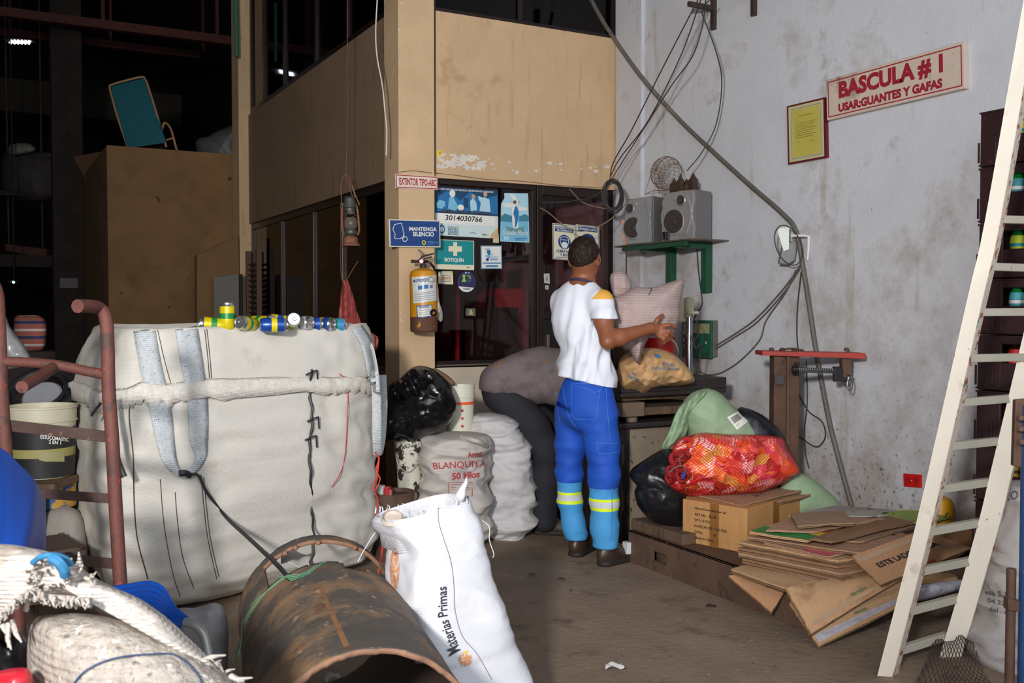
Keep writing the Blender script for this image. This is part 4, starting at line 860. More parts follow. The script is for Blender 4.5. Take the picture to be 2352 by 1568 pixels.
# pole and display
r = thing('scale_display', 'cream weighing display head on a chrome pole behind the sack', 'scale display')
dP = 6.0; p = W(1583, 714, dP)
b = MB(); b.cyl((p.x, p.y, .12), (p.x, p.y, W(1583, 722, dP).z), .021, n=20); obj('pole', b, mat('chrome', (190, 190, 196), .12, metal=1, var=0), r)
M_cr = mat('cream_plastic', (186, 178, 150), .5, var=.06)
b = MB(); zt = W(1583, 688, dP).z; b.cyl((p.x, p.y, W(1583, 728, dP).z), (p.x, p.y, zt), .028, n=18); b.lathe((p.x, p.y, zt), [(.028, 0), (.02, .014), (.0005, .018)], 18); b.cyl(p+Vector((-.04, -.03, W(1583, 718, dP).z-p.z)), p+Vector((.05, -.02, W(1583, 718, dP).z-p.z)), .01, n=10); obj('swivel', b, M_cr, r)
b = MB(); c = W(1553, 712, dP+.05); b.box(c, (.19, .09, .15), Matrix.Rotation(-.35, 3, 'Z')); obj('display_case', b, M_cr, r, smooth=False, bev=.012)
b = MB(); P = VS([W(1588, 722, dP-.03), W(1601, 742, dP-.04), W(1604, 765, dP-.04), W(1592, 785, dP-.04), W(1590, 770, dP-.05), W(1598, 800, dP-.04), W(1610, 790, dP-.04), W(1604, 840, dP), W(1602, 880, dP)], 5); b.tube(P, .004, 6); obj('lead', b, M_wire, r)
b = MB(); b.bx((p.x-.06, p.y-.06, 0), (p.x+.06, p.y+.06, .12)); obj('pole_foot', b, M_steel, r, smooth=False, bev=.004); done(r)
# red bucket of goods on the scale
r = thing('red_bucket', 'ribbed red bucket with a white handle behind the kraft bag', 'bucket')
c = W(1513, 880, 5.98); c.z = ZP; R_ = .1
b = MB(); zt = W(1513, 776, 5.98).z-ZP; b.lathe(c, [(.0005, .0), (R_*.8, 0)]+[(R_*(.84+.14*i/12)+(.004 if i % 2 else 0), zt*i/12) for i in range(13)]+[(R_*1.04, zt), (R_*1.0, zt), (R_*.9, zt*.6), (.0005, zt*.6)], 36); obj('pail', b, mat('red_plastic', (196, 26, 34), .4, var=.05), r)
b = MB(); b.tube(VS([W(1533, 783, 5.88), W(1540, 778, 5.84), W(1552, 790, 5.84), (W(1557, 806, 5.86)), W(1554, 818, 5.9)], 5), .008, 8, flatk=.6); obj('handle', b, mat('white_handle', (196, 190, 168), .5), r); done(r)
# kraft bags
M_kraft = mat('kraft_paper', (190, 150, 104), .7, creases=(5, .5, 1), var=.14, vs=9, bump=1.0, bs=16)
kb = MB(); pillow([(1422, 830), (1440, 812), (1475, 800), (1510, 800), (1545, 812), (1575, 838), (1592, 862), (1594, 878), (1570, 885), (1530, 888), (1500, 893), (1470, 912), (1455, 905), (1430, 895), (1418, 880)], 5.6, .36, 160, 34, .075, 6.5, 2, ridgea=.95, p=1.8, mb=kb)
r = thing('kraft_bag', 'crumpled brown paper bag lying on the platform scale', 'paper bag'); o = obj('bag', kb, M_kraft, r, angle=22); bv2 = kb.bvh()
b = MB(); kbl = flat('kraft_blue', (60, 120, 160))
textproj(b, 'Industria', [(1524, 828), (1552, 834), (1551, 843), (1522, 838)], kbl, bv2, 0, .006, .2); textproj(b, 'Norificación Santander', [(1496, 840), (1562, 842), (1562, 850), (1496, 848)], kbl, bv2, 0, .006); textproj(b, '25 kg', [(1452, 852), (1462, 858), (1460, 866), (1450, 860)], kbl, bv2, .01, .006); textproj(b, 'Peso Neto', [(1443, 858), (1468, 868), (1466, 876), (1441, 866)], kbl, bv2, .01, .006)
shapeproj(b, [(1503, 812), (1512, 814), (1520, 820), (1516, 822), (1505, 818)], flat('kraft_logo', (40, 130, 190)), bv2, .006, 3); obj('print', b, None, r); done(r)
b = MB(); pillow([(1414, 790), (1432, 782), (1452, 790), (1465, 812), (1448, 832), (1428, 850), (1412, 845), (1408, 815)], 5.86, .2, 70, 12, .02, 9, 8, mb=b); obj('kraft_bag', b, mat('kraft_dark', (110, 84, 58), .8, var=.2, bump=.5, bs=20), angle=25, label='smaller dark brown paper bag tucked behind the standing man', cat='paper bag')

# floor platform along the wall
r = thing('floor_platform', 'long grimy brown steel platform on the floor beside the wall', 'platform')
e = onZ(1443, 1290, 0); X0 = e.x; Y1 = e.y; zt = .17
h0 = onX(1497, 1295, X0); h1 = onX(1530, 1295, X0)
b = MB(); ys_ = [2.98, h1.y, h0.y, Y1]
for i in range(3):
    if i == 1: b.bx((X0, ys_[1], 0), (X0+.02, ys_[2], .055)); b.bx((X0, ys_[1], .105), (X0+.02, ys_[2], zt)); b.bx((X0+.05, ys_[1]-.03, .02), (X0+.06, ys_[2]+.03, .14))
    else: b.bx((X0, ys_[i], 0), (X0+.02, ys_[i+1], zt))
b.bx((X0+.02, Y1-.02, 0), (XR-.02, Y1, zt)); b.bx((X0+.02, 2.98, 0), (XR-.02, 3.0, zt)); b.bx((X0, 2.98, zt-.01), (XR-.02, Y1, zt)); obj('deck', b, M_brown, r, smooth=False, bev=.003)
b = MB(); b.bx((X0+.03, Y1-.42, zt), (X0+.7, Y1+.02, zt+.055)); obj('timber', b, M_wood, r, smooth=False, bev=.006)
b = MB(); b.bx((X0-.03, Y1-.03, .05), (X0-.003, Y1+.01, .11)); obj('white_tab', b, flat('white_tab', (200, 206, 208)), r, smooth=False); done(r)
ZD = zt

# carton with printed text
r = thing('cardboard_carton', 'closed printed carton standing on the floor platform under the red mesh bag', 'carton')
A = onZ(1715, 1272, ZD); B = onZ(1567, 1243, ZD); A.z = B.z = ZD+.001
u = (A-B); wid = u.length; u.normalize(); v = Vector((-u.y, u.x, 0)); v = v if v.dot(Rt) > 0 else -v
HT = W(1715, 1169, depth(A)).z-ZD; M_card = mat('carton_board', (184, 136, 84), .75, var=.07, vs=5, streak=(40, (164, 118, 70), .5, .3)); M_tape = mat('brown_tape', (132, 88, 42), .35, var=.08)
LN = .58
b = MB(); b.hexa([B, A, A+v*LN, B+v*LN], Zu*HT); obj('box', b, M_card, r, smooth=False, bev=.005)
fn = -v; q = [B+Zu*HT, A+Zu*HT, A, B]
b = MB(); b.add([bil(q, x, y)+fn*.0012 for x, y in ((.44, 0), (.58, 0), (.58, 1), (.44, 1))], [(0, 1, 2, 3)], M_tape); obj('tape', b, None, r, smooth=False); b = MB()
q2 = [A+Zu*HT, A+v*LN+Zu*HT, A+v*LN, A]; b.add([bil(q2, x, y)+u*.0012 for x, y in ((.42, .45), (.52, .45), (.52, 1), (.42, 1))], [(0, 1, 2, 3)], M_tape); obj('tape', b, None, r, smooth=False)
b = MB()
for k, (s_, w_) in enumerate((('Name:Glass Blender Jar', .5), ('ART No.:   BL-60', .34), ('QTY: 12 PCS', .24), ('N.W/G.W:15.5 / 16.5 KGS', .5), ('C/No.:           of', .34), ('Made in China', .3))):
    y = .86-.135*k; textq(b, s_, [bil(q, .2, y), bil(q, .2+w_, y), bil(q, .2+w_, y-.065), bil(q, .2, y-.065)], black, fn*.002, .025)
obj('lettering', b, None, r, smooth=False); done(r)
ZC = ZD+HT

# cardboard sheets -----------------------------------------------------------
M_c = [mat('board_%s' % n_, c_, .85, var=.08, vs=5, streak=(30, tuple(int(k*.9) for k in c_), .5, .3), spots=[(tuple(int(k*.7) for k in c_), 3, .62, .12)]) for n_, c_ in (('tan', (168, 126, 92)), ('pink', (166, 128, 102)), ('grey', (150, 122, 98)), ('dark', (134, 100, 70)), ('light', (184, 146, 108)))]
M_edge = mat('board_edge', (122, 92, 64), .9, var=.3, vs=120)
def sheet(lab, pts, th=.007, m=None, cat='cardboard sheet', group='flattened cardboard sheets', name='cardboard_sheet', extra=None, bow=.004, seed=0, gridn=16):
    """pts: 4 corners (x, y, d); a flattened box, slightly bowed and torn"""
    P = [(W(*p) if p[2] > 2 else onZ(*p)) for p in pts]; n = (P[1]-P[0]).cross(P[3]-P[0]).normalized(); n = n if n.z > 0 else -n
    sd = seed*3.3
    def S_(u_, v_):
        e = .002*noise.noise(Vector((u_*9+sd, v_*9, sd)))
        uu = u_+(.012*noise.noise(Vector((v_*14, sd, 1))) if u_ in (0, 1) else 0); vv = v_+(.012*noise.noise(Vector((u_*14, sd, 5))) if v_ in (0, 1) else 0)
        return bil([P[0], P[1], P[2], P[3]], uu, 1-vv)+n*(bow*math.sin(u_*math.pi)*math.sin(v_*math.pi*.8+.3)+e+.003*noise.noise(Vector((u_*2+sd, v_*2, 0))))
    b = MB(); b.grid(S_, gridn, gridn, m or M_c[seed % 5], th*.45, -n)
    r_ = obj(name, b, None, angle=50, label=lab, cat=cat, group=group, keep=True)
    loc = sum(P, Vector())/4; r_.data.transform(Matrix.Translation(-loc)); r_.location = loc
    b2 = MB(); b2.grid(lambda a, c_: S_(a, c_)-n*(th*.5+.0025*math.sin(a*9+sd))-loc, gridn, gridn, M_edge if th > .01 else (m or M_c[(seed+2) % 5]), th*.45, -n); obj('under_layer', b2, None, r_, angle=50, keep=True)
    if extra:
        e = MB(); t_ = MB()
        for it in extra:
            if it[0] == 'q':
                u0, v0, u1, v1, mm = it[1:]; e.grid(lambda a, c_: S_(u0+(u1-u0)*a, v0+(v1-v0)*c_)+n*.0025-loc, 8, 8, mm)
            elif it[0] == 't':
                s_, u0, v0, u1, v1, mm, bo = it[1:]; vs_, fs_ = textdata(s_, bo); t_.add([S_(min(.99, max(.01, u0+(u1-u0)*x_)), min(.99, max(.01, v1+(v0-v1)*y_)))+n*.0035-loc for x_, y_ in vs_], fs_, mm)
        if e.v: obj('print', e, None, r_, keep=True)
        if t_.v: obj('lettering', t_, None, r_, keep=True)
    return r_
tapeg = mat('shiny_clear_tape', (176, 172, 182), .2, var=.25, vs=30, spots=[((40, 130, 110), 26, .66, .02)])
# on top of the carton
da = depth(A)
sheet('flattened cardboard laid across the carton under the red mesh bag, lower layer', [(1552, 1134, 5.06), (1800, 1104, 5.35), (1884, 1130, 5.1), (1700, 1172, 4.72)], .016, M_c[0], seed=1, bow=.004)
sheet('flattened cardboard laid across the carton under the red mesh bag, upper layer', [(1556, 1126, 5.08), (1800, 1098, 5.38), (1876, 1118, 5.14), (1702, 1160, 4.75)], .012, M_c[1], seed=2, bow=.004, extra=[('q', .76, .95, .86, .99, flat('white_tape', (190, 190, 186))), ('t', 'UN 12', .3, .75, .42, .85, mat('faint_print', (90, 70, 60), .8), .02)])
# the big pile on the floor: from the bottom up
PIL = [
 ('lowest cardboard hanging down to the floor at the front of the pile', [(1814, 1385, .12), (2125, 1285, .25), (2105, 1368, .2), (1880, 1481, .02)], .02, 4, dict(bow=.0, extra=[('q', .02, .80, .99, .96, tapeg), ('q', .3, .55, .98, .64, mat('clear_tape', (168, 140, 112), .3)), ('t', 'FRÁGIL', .4, .68, .52, .76, flat('print_green', (30, 110, 80)), .02), ('t', 'SOPLAR', .1, .6, .22, .74, flat('print_green', (30, 110, 80)), .02)])),
 ('creased tan cardboard bulging at the lower front with a dirt stained centre', [(1806, 1350, .205), (2020, 1312, .235), (2120, 1300, .26), (1864, 1454, .07)], .018, 4, dict(bow=.03, m=mat('stained_board', (178, 140, 104), .85, var=.1, vs=5, spots=[((132, 96, 66), 5, .52, .15)]), extra=[('q', .05, .80, .98, .9, mat('clear_tape', (168, 140, 112), .3)), ('t', 'FRÁGIL', .4, .68, .55, .77, flat('print_green', (30, 110, 80)), .02)])),
 ('folded cardboard drooping over the platform edge at the lower left of the pile', [(1674, 1322, .17), (1760, 1312, .19), (1806, 1352, .15), (1772, 1406, .06)], .02, 0, {}),
 ('dirty crumpled cardboard corner lying on the lower left of the pile', [(1680, 1306, .2), (1750, 1285, .21), (1880, 1330, .21), (1806, 1350, .2)], .018, 4, {}),
 ('wide cardboard with a torn front edge, low in the pile', [(1725, 1292, .215), (1920, 1250, .22), (2050, 1330, .215), (1930, 1346, .21)], .02, 2, {}),
 ('brown cardboard low in the pile with split corrugated edge', [(1705, 1282, .235), (1930, 1240, .24), (2060, 1312, .235), (1935, 1332, .23)], .02, 3, {}),
 ('brown cardboard just under the flap lettered one', [(1697, 1270, .255), (1930, 1230, .26), (2066, 1296, .255), (1930, 1316, .25)], .02, 1, {}),
 ('narrow folded cardboard poking out left in the middle of the pile', [(1694, 1257, .275), (1900, 1222, .28), (2060, 1282, .275), (1925, 1300, .27)], .022, 3, {}),
 ('brown cardboard in the middle of the pile beside the carton corner', [(1696, 1243, .297), (1900, 1210, .3), (2055, 1268, .297), (1925, 1287, .29)], .02, 4, {}),
 ('cardboard printed with a large red and white ring, edge on in mid pile', [(1755, 1245, .312), (1900, 1208, .32), (2010, 1258, .312), (1900, 1277, .306)], .010, 1, dict(extra=[('q', .0, .6, .45, 1, flat('ring_pink', (190, 90, 100))), ('q', .45, .6, .75, 1, flat('ring_white', (206, 204, 214))), ('q', .75, .6, 1, 1, flat('ring_pink', (190, 90, 100)))])),
 ('cardboard flap lettered ESTE LADO ARRIBA leaning behind the white ladder', [(1958, 1276, .35), (2120, 1216, .40), (2232, 1258, .29), (2024, 1342, .25)], .014, 0, dict(extra=[('q', .0, .1, .75, .24, mat('clear_tape', (168, 140, 112), .3)), ('t', 'ESTE LADO ARRIBA', .12, .42, .85, .58, black, .03), ('q', .28, .88, .6, .98, mat('faint_red', (160, 80, 50), .8))], bow=.0)),
 ('pinkish brown cardboard with a wavy right edge in the upper pile', [(1718, 1232, .33), (1980, 1188, .34), (2085, 1228, .333), (1985, 1270, .325)], .012, 1, dict(extra=[('t', '~', .8, .85, .84, .92, black, .02)])),
 ('tan cardboard sheet lying beneath the green edged one', [(1740, 1224, .345), (1990, 1182, .352), (2100, 1206, .35), (1980, 1244, .342)], .012, 2, {}),
 ('cardboard sheet with a bright green printed border showing on its left', [(1722, 1220, .357), (1830, 1188, .364), (1935, 1213, .36), (1855, 1241, .355)], .010, 4, dict(extra=[('q', .0, .0, .3, 1, flat('fruit_green', (44, 130, 66))), ('q', .3, .84, .5, 1, flat('fruit_yellow', (214, 180, 60))), ('q', .5, .84, .82, 1, flat('fruit_orange', (206, 96, 60))), ('q', .82, .84, 1, 1, flat('fruit_lime', (170, 190, 50)))])),
 ('long cardboard sheet crossing the pile with its corner pointing at the camera', [(1860, 1236, .368), (2050, 1180, .375), (2105, 1196, .372), (1910, 1243, .366)], .010, 3, {}),
 ('pinkish flat cardboard near the top of the pile, wedge shaped', [(1760, 1216, .378), (1830, 1182, .384), (2030, 1190, .382), (1872, 1220, .376)], .008, 1, {}),
 ('faded newspaper grey board on top of the pile against the wall', [(1812, 1183, .39), (1920, 1160, .396), (2055, 1170, .394), (2000, 1184, .39)], .006, 2, dict(m=mat('newsprint_board', (150, 144, 138), .8, var=.15, spots=[((90, 86, 84), 12, .6, .05)]))),
 ('lime green printed board at the back right of the pile', [(2015, 1174, .385), (2100, 1170, .39), (2190, 1188, .35), (2105, 1200, .37)], .006, 3, dict(m=mat('lime_board', (134, 150, 74), .7, var=.2, spots=[((80, 110, 40), 8, .58, .05)]))),
 ('small folded double cardboard on the very top of the pile', [(1816, 1180, .405), (1938, 1172, .41), (1962, 1200, .405), (1832, 1207, .4)], .012, 2, {}),
 ('dark brown cardboard behind the ladder to the right of the pile', [(2110, 1215, .33), (2230, 1200, .33), (2235, 1262, .22), (2150, 1300, .2)], .012, 3, dict(m=mat('dark_brown_board', (130, 92, 62), .85, var=.15))),  # the board's own dark brown
 ('lower brown cardboard filling the right side of the pile behind the ladder', [(2000, 1255, .27), (2140, 1200, .3), (2240, 1240, .24), (2080, 1320, .19)], .012, 3, {}),
]
for k, (lab, pts, th, mi, kw) in enumerate(PIL):
    kw = dict(kw); m_ = kw.pop('m', M_c[mi]); sheet(lab, pts, th, m_, seed=k+3, **kw)
b = MB(); pillow([(2105, 1330), (2130, 1318), (2175, 1315), (2200, 1325), (2195, 1345), (2150, 1350), (2112, 1345)], 4.0, .1, 60, 10, .012, 20, 3, ridgea=.9, mb=b); obj('crumpled_paper', b, M_kraft, angle=25, label='crumpled brown paper under the pile seen between ladder rungs', cat='paper')
b = MB(); pillow([(2090, 1352), (2140, 1338), (2220, 1330), (2230, 1345), (2160, 1368), (2095, 1380)], 3.95, .08, 60, 8, .012, 18, 9, ridgea=.9, mb=b); obj('plastic_sheet', b, mat('grey_film', (150, 150, 160), .2, var=.3, vs=30), angle=25, label='crumpled clear grey plastic film under the pile behind the ladder', cat='plastic sheet')
# timber support in the dark under the pile
b = MB(); b.bx((X0+.15, 3.02, ZD), (XR-.1, 3.55, ZD+.018)); obj('wooden_pallet', b, M_wood, smooth=False, bev=.004, label='dark board under the cardboard pile on the platform', cat='board')

# bags by the wall ------------------------------------------------------------
M_bk = mat('black_bag', (20, 20, 24), .34, creases=(5, .5, 1), var=.3, vs=10, bump=.5, bs=12)
def softbag(name, lab, cat, out, d, th, m, amp, fr, seed, group=None, n=120, nr=20, **k):
    b = MB(); pillow(out, d, th, n, nr, amp, fr, seed, mb=b, **k); o = obj(name, b, m, angle=60, label=lab, cat=cat, group=group); return o, b
softbag('garbage_bag', 'dull black plastic bag on the platform left of the printed carton', 'garbage bag', [(1447, 1096), (1450, 1078), (1470, 1062), (1505, 1040), (1530, 1030), (1560, 1040), (1590, 1090), (1590, 1160), (1576, 1214), (1545, 1216), (1510, 1204), (1484, 1185), (1465, 1160), (1457, 1130), (1462, 1115)], 5.12, .34, M_bk, .016, 7, 1, ridgea=.8)
softbag('garbage_bag', 'dark plastic bag slumped against the beam scale post behind the green sack', 'garbage bag', [(1693, 941), (1716, 937), (1755, 955), (1792, 990), (1812, 1035), (1832, 1088), (1830, 1112), (1760, 1120), (1700, 1080), (1680, 1000)], 5.17, .18, M_bk, .014, 6, 4, ridgea=.8)
M_gs = mat('green_weave', (144, 168, 134), .6, creases=(5, .35, 1.5), var=.08, vs=5, weave=500, wst=.35, bump=.4, bs=12)
r = thing('green_sack', 'pale green woven sack with a barcode label behind the red mesh bag', 'sack')
gb = MB(); pillow([(1568, 935), (1580, 910), (1600, 897), (1628, 892), (1655, 903), (1678, 925), (1700, 945), (1730, 965), (1755, 1000), (1760, 1050), (1700, 1070), (1630, 1060), (1590, 1030), (1578, 990)], 5.2, .32, 130, 22, .016, 7, 6, ridgea=.75, mb=gb); obj('body', gb, M_gs, r, angle=60)
b = MB(); pillow([(1517, 1029), (1530, 1002), (1541, 978), (1548, 958), (1560, 935), (1578, 918), (1608, 900), (1625, 898), (1612, 912), (1594, 930), (1582, 955), (1580, 985), (1572, 1003), (1556, 1012), (1542, 1024), (1530, 1034)], 5.12, .1, 120, 12, .022, 16, 7, ridgea=.9, mb=b, fold=lambda q, s_: .6*math.sin(q[0]*.25+q[1]*.09)); obj('gathered_neck', b, M_gs, r, angle=60)
bv3 = gb.bvh(); b = MB(); q = [(1670, 958), (1695, 944), (1720, 966), (1693, 987)]
shapeproj(b, q, white, bv3, .004, 6)
Q = [Vector((x, y, 0)) for x, y in q]
rng = random.Random(8); u_ = .14
while u_ < .84:
    w_ = rng.choice((.012, .02, .03)); P = [bil(Q, u_, .86), bil(Q, u_+w_, .86), bil(Q, u_+w_, .42), bil(Q, u_, .42)]; vs_ = []
    for p in P: rr = ray(p.x, p.y).normalized(); h = bv3.ray_cast(CAM, rr); vs_.append((h[0] if h[0] else CAM+rr*5.1)-rr*.007)
    b.add(vs_, [(0, 1, 2, 3)], black); u_ += w_+rng.choice((.014, .022))
for k, (a0, a1) in enumerate(((.14, .4), (.14, .8))):
    P = [bil(Q, a0, .27-.1*k), bil(Q, a1, .27-.1*k), bil(Q, a1, .24-.1*k), bil(Q, a0, .24-.1*k)]; b.add([(lambda h, rr: (h[0] if h[0] else CAM+rr*5.1)-rr*.007)(bv3.ray_cast(CAM, ray(p.x, p.y).normalized()), ray(p.x, p.y).normalized()) for p in P], [(0, 1, 2, 3)], greyp)
obj('barcode_label', b, None, r, label='white barcode label'); done(r)
softbag('green_sack', 'lower pale green sack behind the carton, by the foot of the wall', 'sack', [(1790, 1120), (1815, 1088), (1845, 1088), (1875, 1106), (1905, 1130), (1928, 1155), (1932, 1180), (1860, 1200), (1800, 1190)], 5.15, .2, M_gs, .012, 7, 9)
# red mesh bag
r = thing('red_mesh_bag', 'bulging red net bag of bright packaging lying on the carton', 'mesh bag')
OUT = [(1546, 1030), (1558, 1012), (1577, 1003), (1616, 995), (1672, 999), (1743, 1000), (1793, 1007), (1805, 1030), (1815, 1045), (1836, 1083), (1815, 1098), (1793, 1111), (1770, 1120), (1743, 1130), (1701, 1133), (1658, 1137), (1594, 1139), (1555, 1128), (1532, 1114), (1528, 1085), (1543, 1065)]
def vor_mat(name, cols, scale):
    m = bpy.data.materials.new(name); m.use_nodes = True; N = m.node_tree.nodes; L = m.node_tree.links
    tc = N.new('ShaderNodeTexCoord'); v = N.new('ShaderNodeTexVoronoi'); v.inputs['Scale'].default_value = scale; v.distance = 'CHEBYCHEV'
    nz = N.new('ShaderNodeTexNoise'); nz.inputs['Scale'].default_value = 8; mx = N.new('ShaderNodeMix'); mx.data_type = 'VECTOR'; mx.inputs[0].default_value = .12
    L.new(tc.outputs['Object'], nz.inputs[0]); L.new(tc.outputs['Object'], mx.inputs[4]); L.new(nz.outputs['Color'], mx.inputs[5]); L.new(mx.outputs[1], v.inputs['Vector'])
    sp = N.new('ShaderNodeSeparateColor'); L.new(v.outputs['Color'], sp.inputs[0]); rp_ = N.new('ShaderNodeValToRGB'); rp_.color_ramp.interpolation = 'CONSTANT'
    for i, c_ in enumerate(cols):
        e = rp_.color_ramp.elements[i] if i < 2 else rp_.color_ramp.elements.new(i/len(cols)); e.position = i/len(cols); e.color = lin(c_)+(1,)
    L.new(sp.outputs[0], rp_.inputs[0]); L.new(rp_.outputs[0], N['Principled BSDF'].inputs['Base Color']); N['Principled BSDF'].inputs['Roughness'].default_value = .35
    bp = N.new('ShaderNodeBump'); bp.inputs['Strength'].default_value = .5; bp.inputs['Distance'].default_value = .02; L.new(v.outputs['Distance'], bp.inputs['Height']); L.new(bp.outputs[0], N['Principled BSDF'].inputs['Normal']); return m
M_pk = vor_mat('bright_packaging', [(214, 90, 76), (236, 150, 140), (180, 40, 46), (226, 110, 50), (240, 206, 200), (206, 80, 120), (120, 50, 40), (232, 150, 60), (222, 110, 106), (226, 214, 220), (150, 36, 36), (206, 196, 90), (226, 90, 70)], 22)
b = MB(); pillow(OUT, 5.0, .34, 150, 24, .03, 11, 5, ridgea=.8, mb=b, p=2.2); ins = MB(); ins.v = [p for p in b.v]; ins.f = b.f; ins.m = b.m
obj('packaging', ins, M_pk, r, angle=30)
cen = sum(b.v, Vector())/len(b.v); netv = MB(); netv.v = [p+(p-cen).normalized()*.006 for p in b.v]; netv.f = b.f; netv.m = b.m
M_net = mat('red_net', (222, 40, 36), .45, var=.05)
nt = M_net.node_tree; al = []
for an, sc_ in ((.7, 30), (-.75, 30)):
    tc_ = nt.nodes.new('ShaderNodeTexCoord'); mp_ = nt.nodes.new('ShaderNodeMapping'); mp_.inputs['Rotation'].default_value = (0, an, YAW*0); wv_ = nt.nodes.new('ShaderNodeTexWave'); wv_.inputs['Scale'].default_value = sc_; wv_.inputs['Distortion'].default_value = 1.2; wv_.inputs['Detail Scale'].default_value = .4; wv_.bands_direction = 'Z'
    nt.links.new(tc_.outputs['Object'], mp_.inputs[0]); nt.links.new(mp_.outputs[0], wv_.inputs[0]); al.append(wv_.outputs['Fac'])
mx_ = nt.nodes.new('ShaderNodeMath'); mx_.operation = 'MAXIMUM'; nt.links.new(al[0], mx_.inputs[0]); nt.links.new(al[1], mx_.inputs[1]); gt_ = nt.nodes.new('ShaderNodeMath'); gt_.operation = 'GREATER_THAN'; gt_.inputs[1].default_value = .84; nt.links.new(mx_.outputs[0], gt_.inputs[0]); nt.links.new(gt_.outputs[0], nt.nodes['Principled BSDF'].inputs['Alpha'])
o = obj('net', netv, M_net, r)
# the bunched mouth, left
b = MB()
for (x, y, rr, d) in ((1556, 1055, 15, 4.86), (1572, 1048, 11, 4.84), (1545, 1082, 12, 4.84), (1568, 1092, 14, 4.82), (1540, 1098, 10, 4.85)):
    c = W(x, y, d); R0 = rr*d/FPX; b.add(*(lambda m_: (m_.v, m_.f))(MB().tube([c+Rt*R0*math.cos(a)+Zu*R0*.8*math.sin(a)-Fh*.02*math.sin(a*2) for a in [i*math.pi/9 for i in range(18)]], R0*.42, 8, closed=True)))
obj('bunched_mouth', b, mat('red_net_bunched', (170, 30, 32), .6, var=.3, vs=80, weave=500, wst=.8), r)
b = MB()
for pts in (((1565, 1068), (1548, 1075), (1538, 1084)), ((1566, 1068), (1575, 1075), (1572, 1090)), ((1563, 1066), (1560, 1052), (1570, 1045))): b.tube([W(x, y, 4.79) for x, y in pts], .004, 6)
obj('tie', b, flat('tie_grey', (100, 90, 84)), r)
b = MB(); q = [(1568, 1084), (1576, 1081), (1573, 1098), (1563, 1100)]; b.hexa([W(x, y, 4.77) for x, y in q], Fh*.005); obj('blue_packet', b, flat('packet_blue', (26, 40, 120)), r, smooth=False); done(r)

# ---------------------------------------------------------------- beam scale on its post
r = thing('beam_scale', 'old red topped beam scale on a rusty steel post against the wall', 'beam scale')
dB = 5.3; M_post2 = mat('brown_post', (92, 66, 52), .7, metal=.2, var=.25, vs=10, spots=[((130, 90, 66), 20, .66, .04), ((44, 34, 30), 8, .6, .1)])
pL, pR = W(1778, 900, dB), W(1836, 900, dB+.02); b = MB(); zt = W(1800, 818, dB).z; b.hexa([Vector((pL.x, pL.y, ZD)), Vector((pR.x, pR.y, ZD)), Vector((pR.x, pR.y, zt)), Vector((pL.x, pL.y, zt))], Fh*.1); obj('post', b, M_post2, r, smooth=False, bev=.004)
b = MB(); a = W(1838, 900, dB+.08); b.hexa([W(1808, 818, dB-.012), W(1814, 818, dB-.012), Vector((W(1814, 818, dB-.012).x, W(1814, 818, dB-.012).y, ZD)), Vector((W(1808, 818, dB-.012).x, W(1808, 818, dB-.012).y, ZD))], Fh*.012); obj('post_web', b, M_post2, r, smooth=False)
M_rt = mat('red_top_paint', (158, 44, 28), .5, var=.2, spots=[((70, 40, 34), 24, .6, .08)])
b = MB(); q = [W(1751, 806, dB-.02), W(1989, 811, dB-.06), W(1988, 824, dB-.06), W(1751, 816, dB-.02)]; b.hexa(q, Fh*.16); obj('top_bar', b, M_rt, r, smooth=False, bev=.002)
b = MB()
for x in (1772, 1797, 1824, 1944): p = W(x, 804, dB+.06); b = MB(); b.lathe(p-Zu*.004, [(.014, 0), (.014, .012), (.008, .018), (.0005, .018)], 10); obj('bolt', b, M_post2, r)
b = MB(); b.tube([W(1790, 804, dB+.05), W(1815, 800, dB+.05), W(1845, 804, dB+.05)], .012, 8, flatk=.4); obj('top_strap', b, M_post2, r)
M_bl = mat('black_beam', (34, 34, 38), .4, metal=.4)
b = MB(); b.hexa([W(1824, 843, dB-.05), W(1932, 847, dB-.08), W(1932, 858, dB-.08), W(1824, 855, dB-.05)], Fh*.02); b.hexa([W(1828, 832, dB-.02), W(1838, 832, dB-.02), W(1838, 838, dB-.02), W(1828, 838, dB-.02)], Fh*.03); obj('beam', b, M_bl, r, smooth=False, bev=.002)
b = MB()
for k in range(22): x = 1832+k*4.2; b.hexa([W(x, 845, dB-.082), W(x+1, 845, dB-.082), W(x+1, 850 if k % 5 else 853, dB-.082), W(x, 850 if k % 5 else 853, dB-.082)], Fh*.002)
obj('graduations', b, flat('beam_marks', (150, 150, 150)), r, smooth=False)
b = MB(); b.hexa([W(1934, 824, dB-.04), W(1957, 825, dB-.04), W(1955, 868, dB-.04), W(1936, 868, dB-.04)], Fh*.05); obj('guide_bracket', b, M_post2, r, smooth=False, bev=.002)
b = MB(); b.hexa([W(1917, 842, dB-.09), W(1935, 842, dB-.09), W(1935, 873, dB-.09), W(1918, 877, dB-.09)], Fh*.04); b.hexa([W(1935, 866, dB-.09), W(1948, 868, dB-.09), W(1947, 877, dB-.09), W(1935, 877, dB-.09)], Fh*.03); b.cyl(W(1820, 849, dB-.06), W(1832, 849, dB-.06), .024, n=14); obj('poise', b, M_bl, r, smooth=False, bev=.003)
b = MB(); P = [W(1952+6*math.cos(a), 881+16*math.sin(a)*(1 if abs(math.sin(a)) < .9 else .98), dB-.08) for a in [i*math.pi/12 for i in range(24)]]; b.tube(P, .0035, 6, closed=True); b.tube([W(1945, 858, dB-.08), W(1956, 860, dB-.08), W(1952, 868, dB-.08)], .006, 6); obj('hook_ring', b, mat('ring_steel', (140, 140, 138), .3, metal=.8), r)
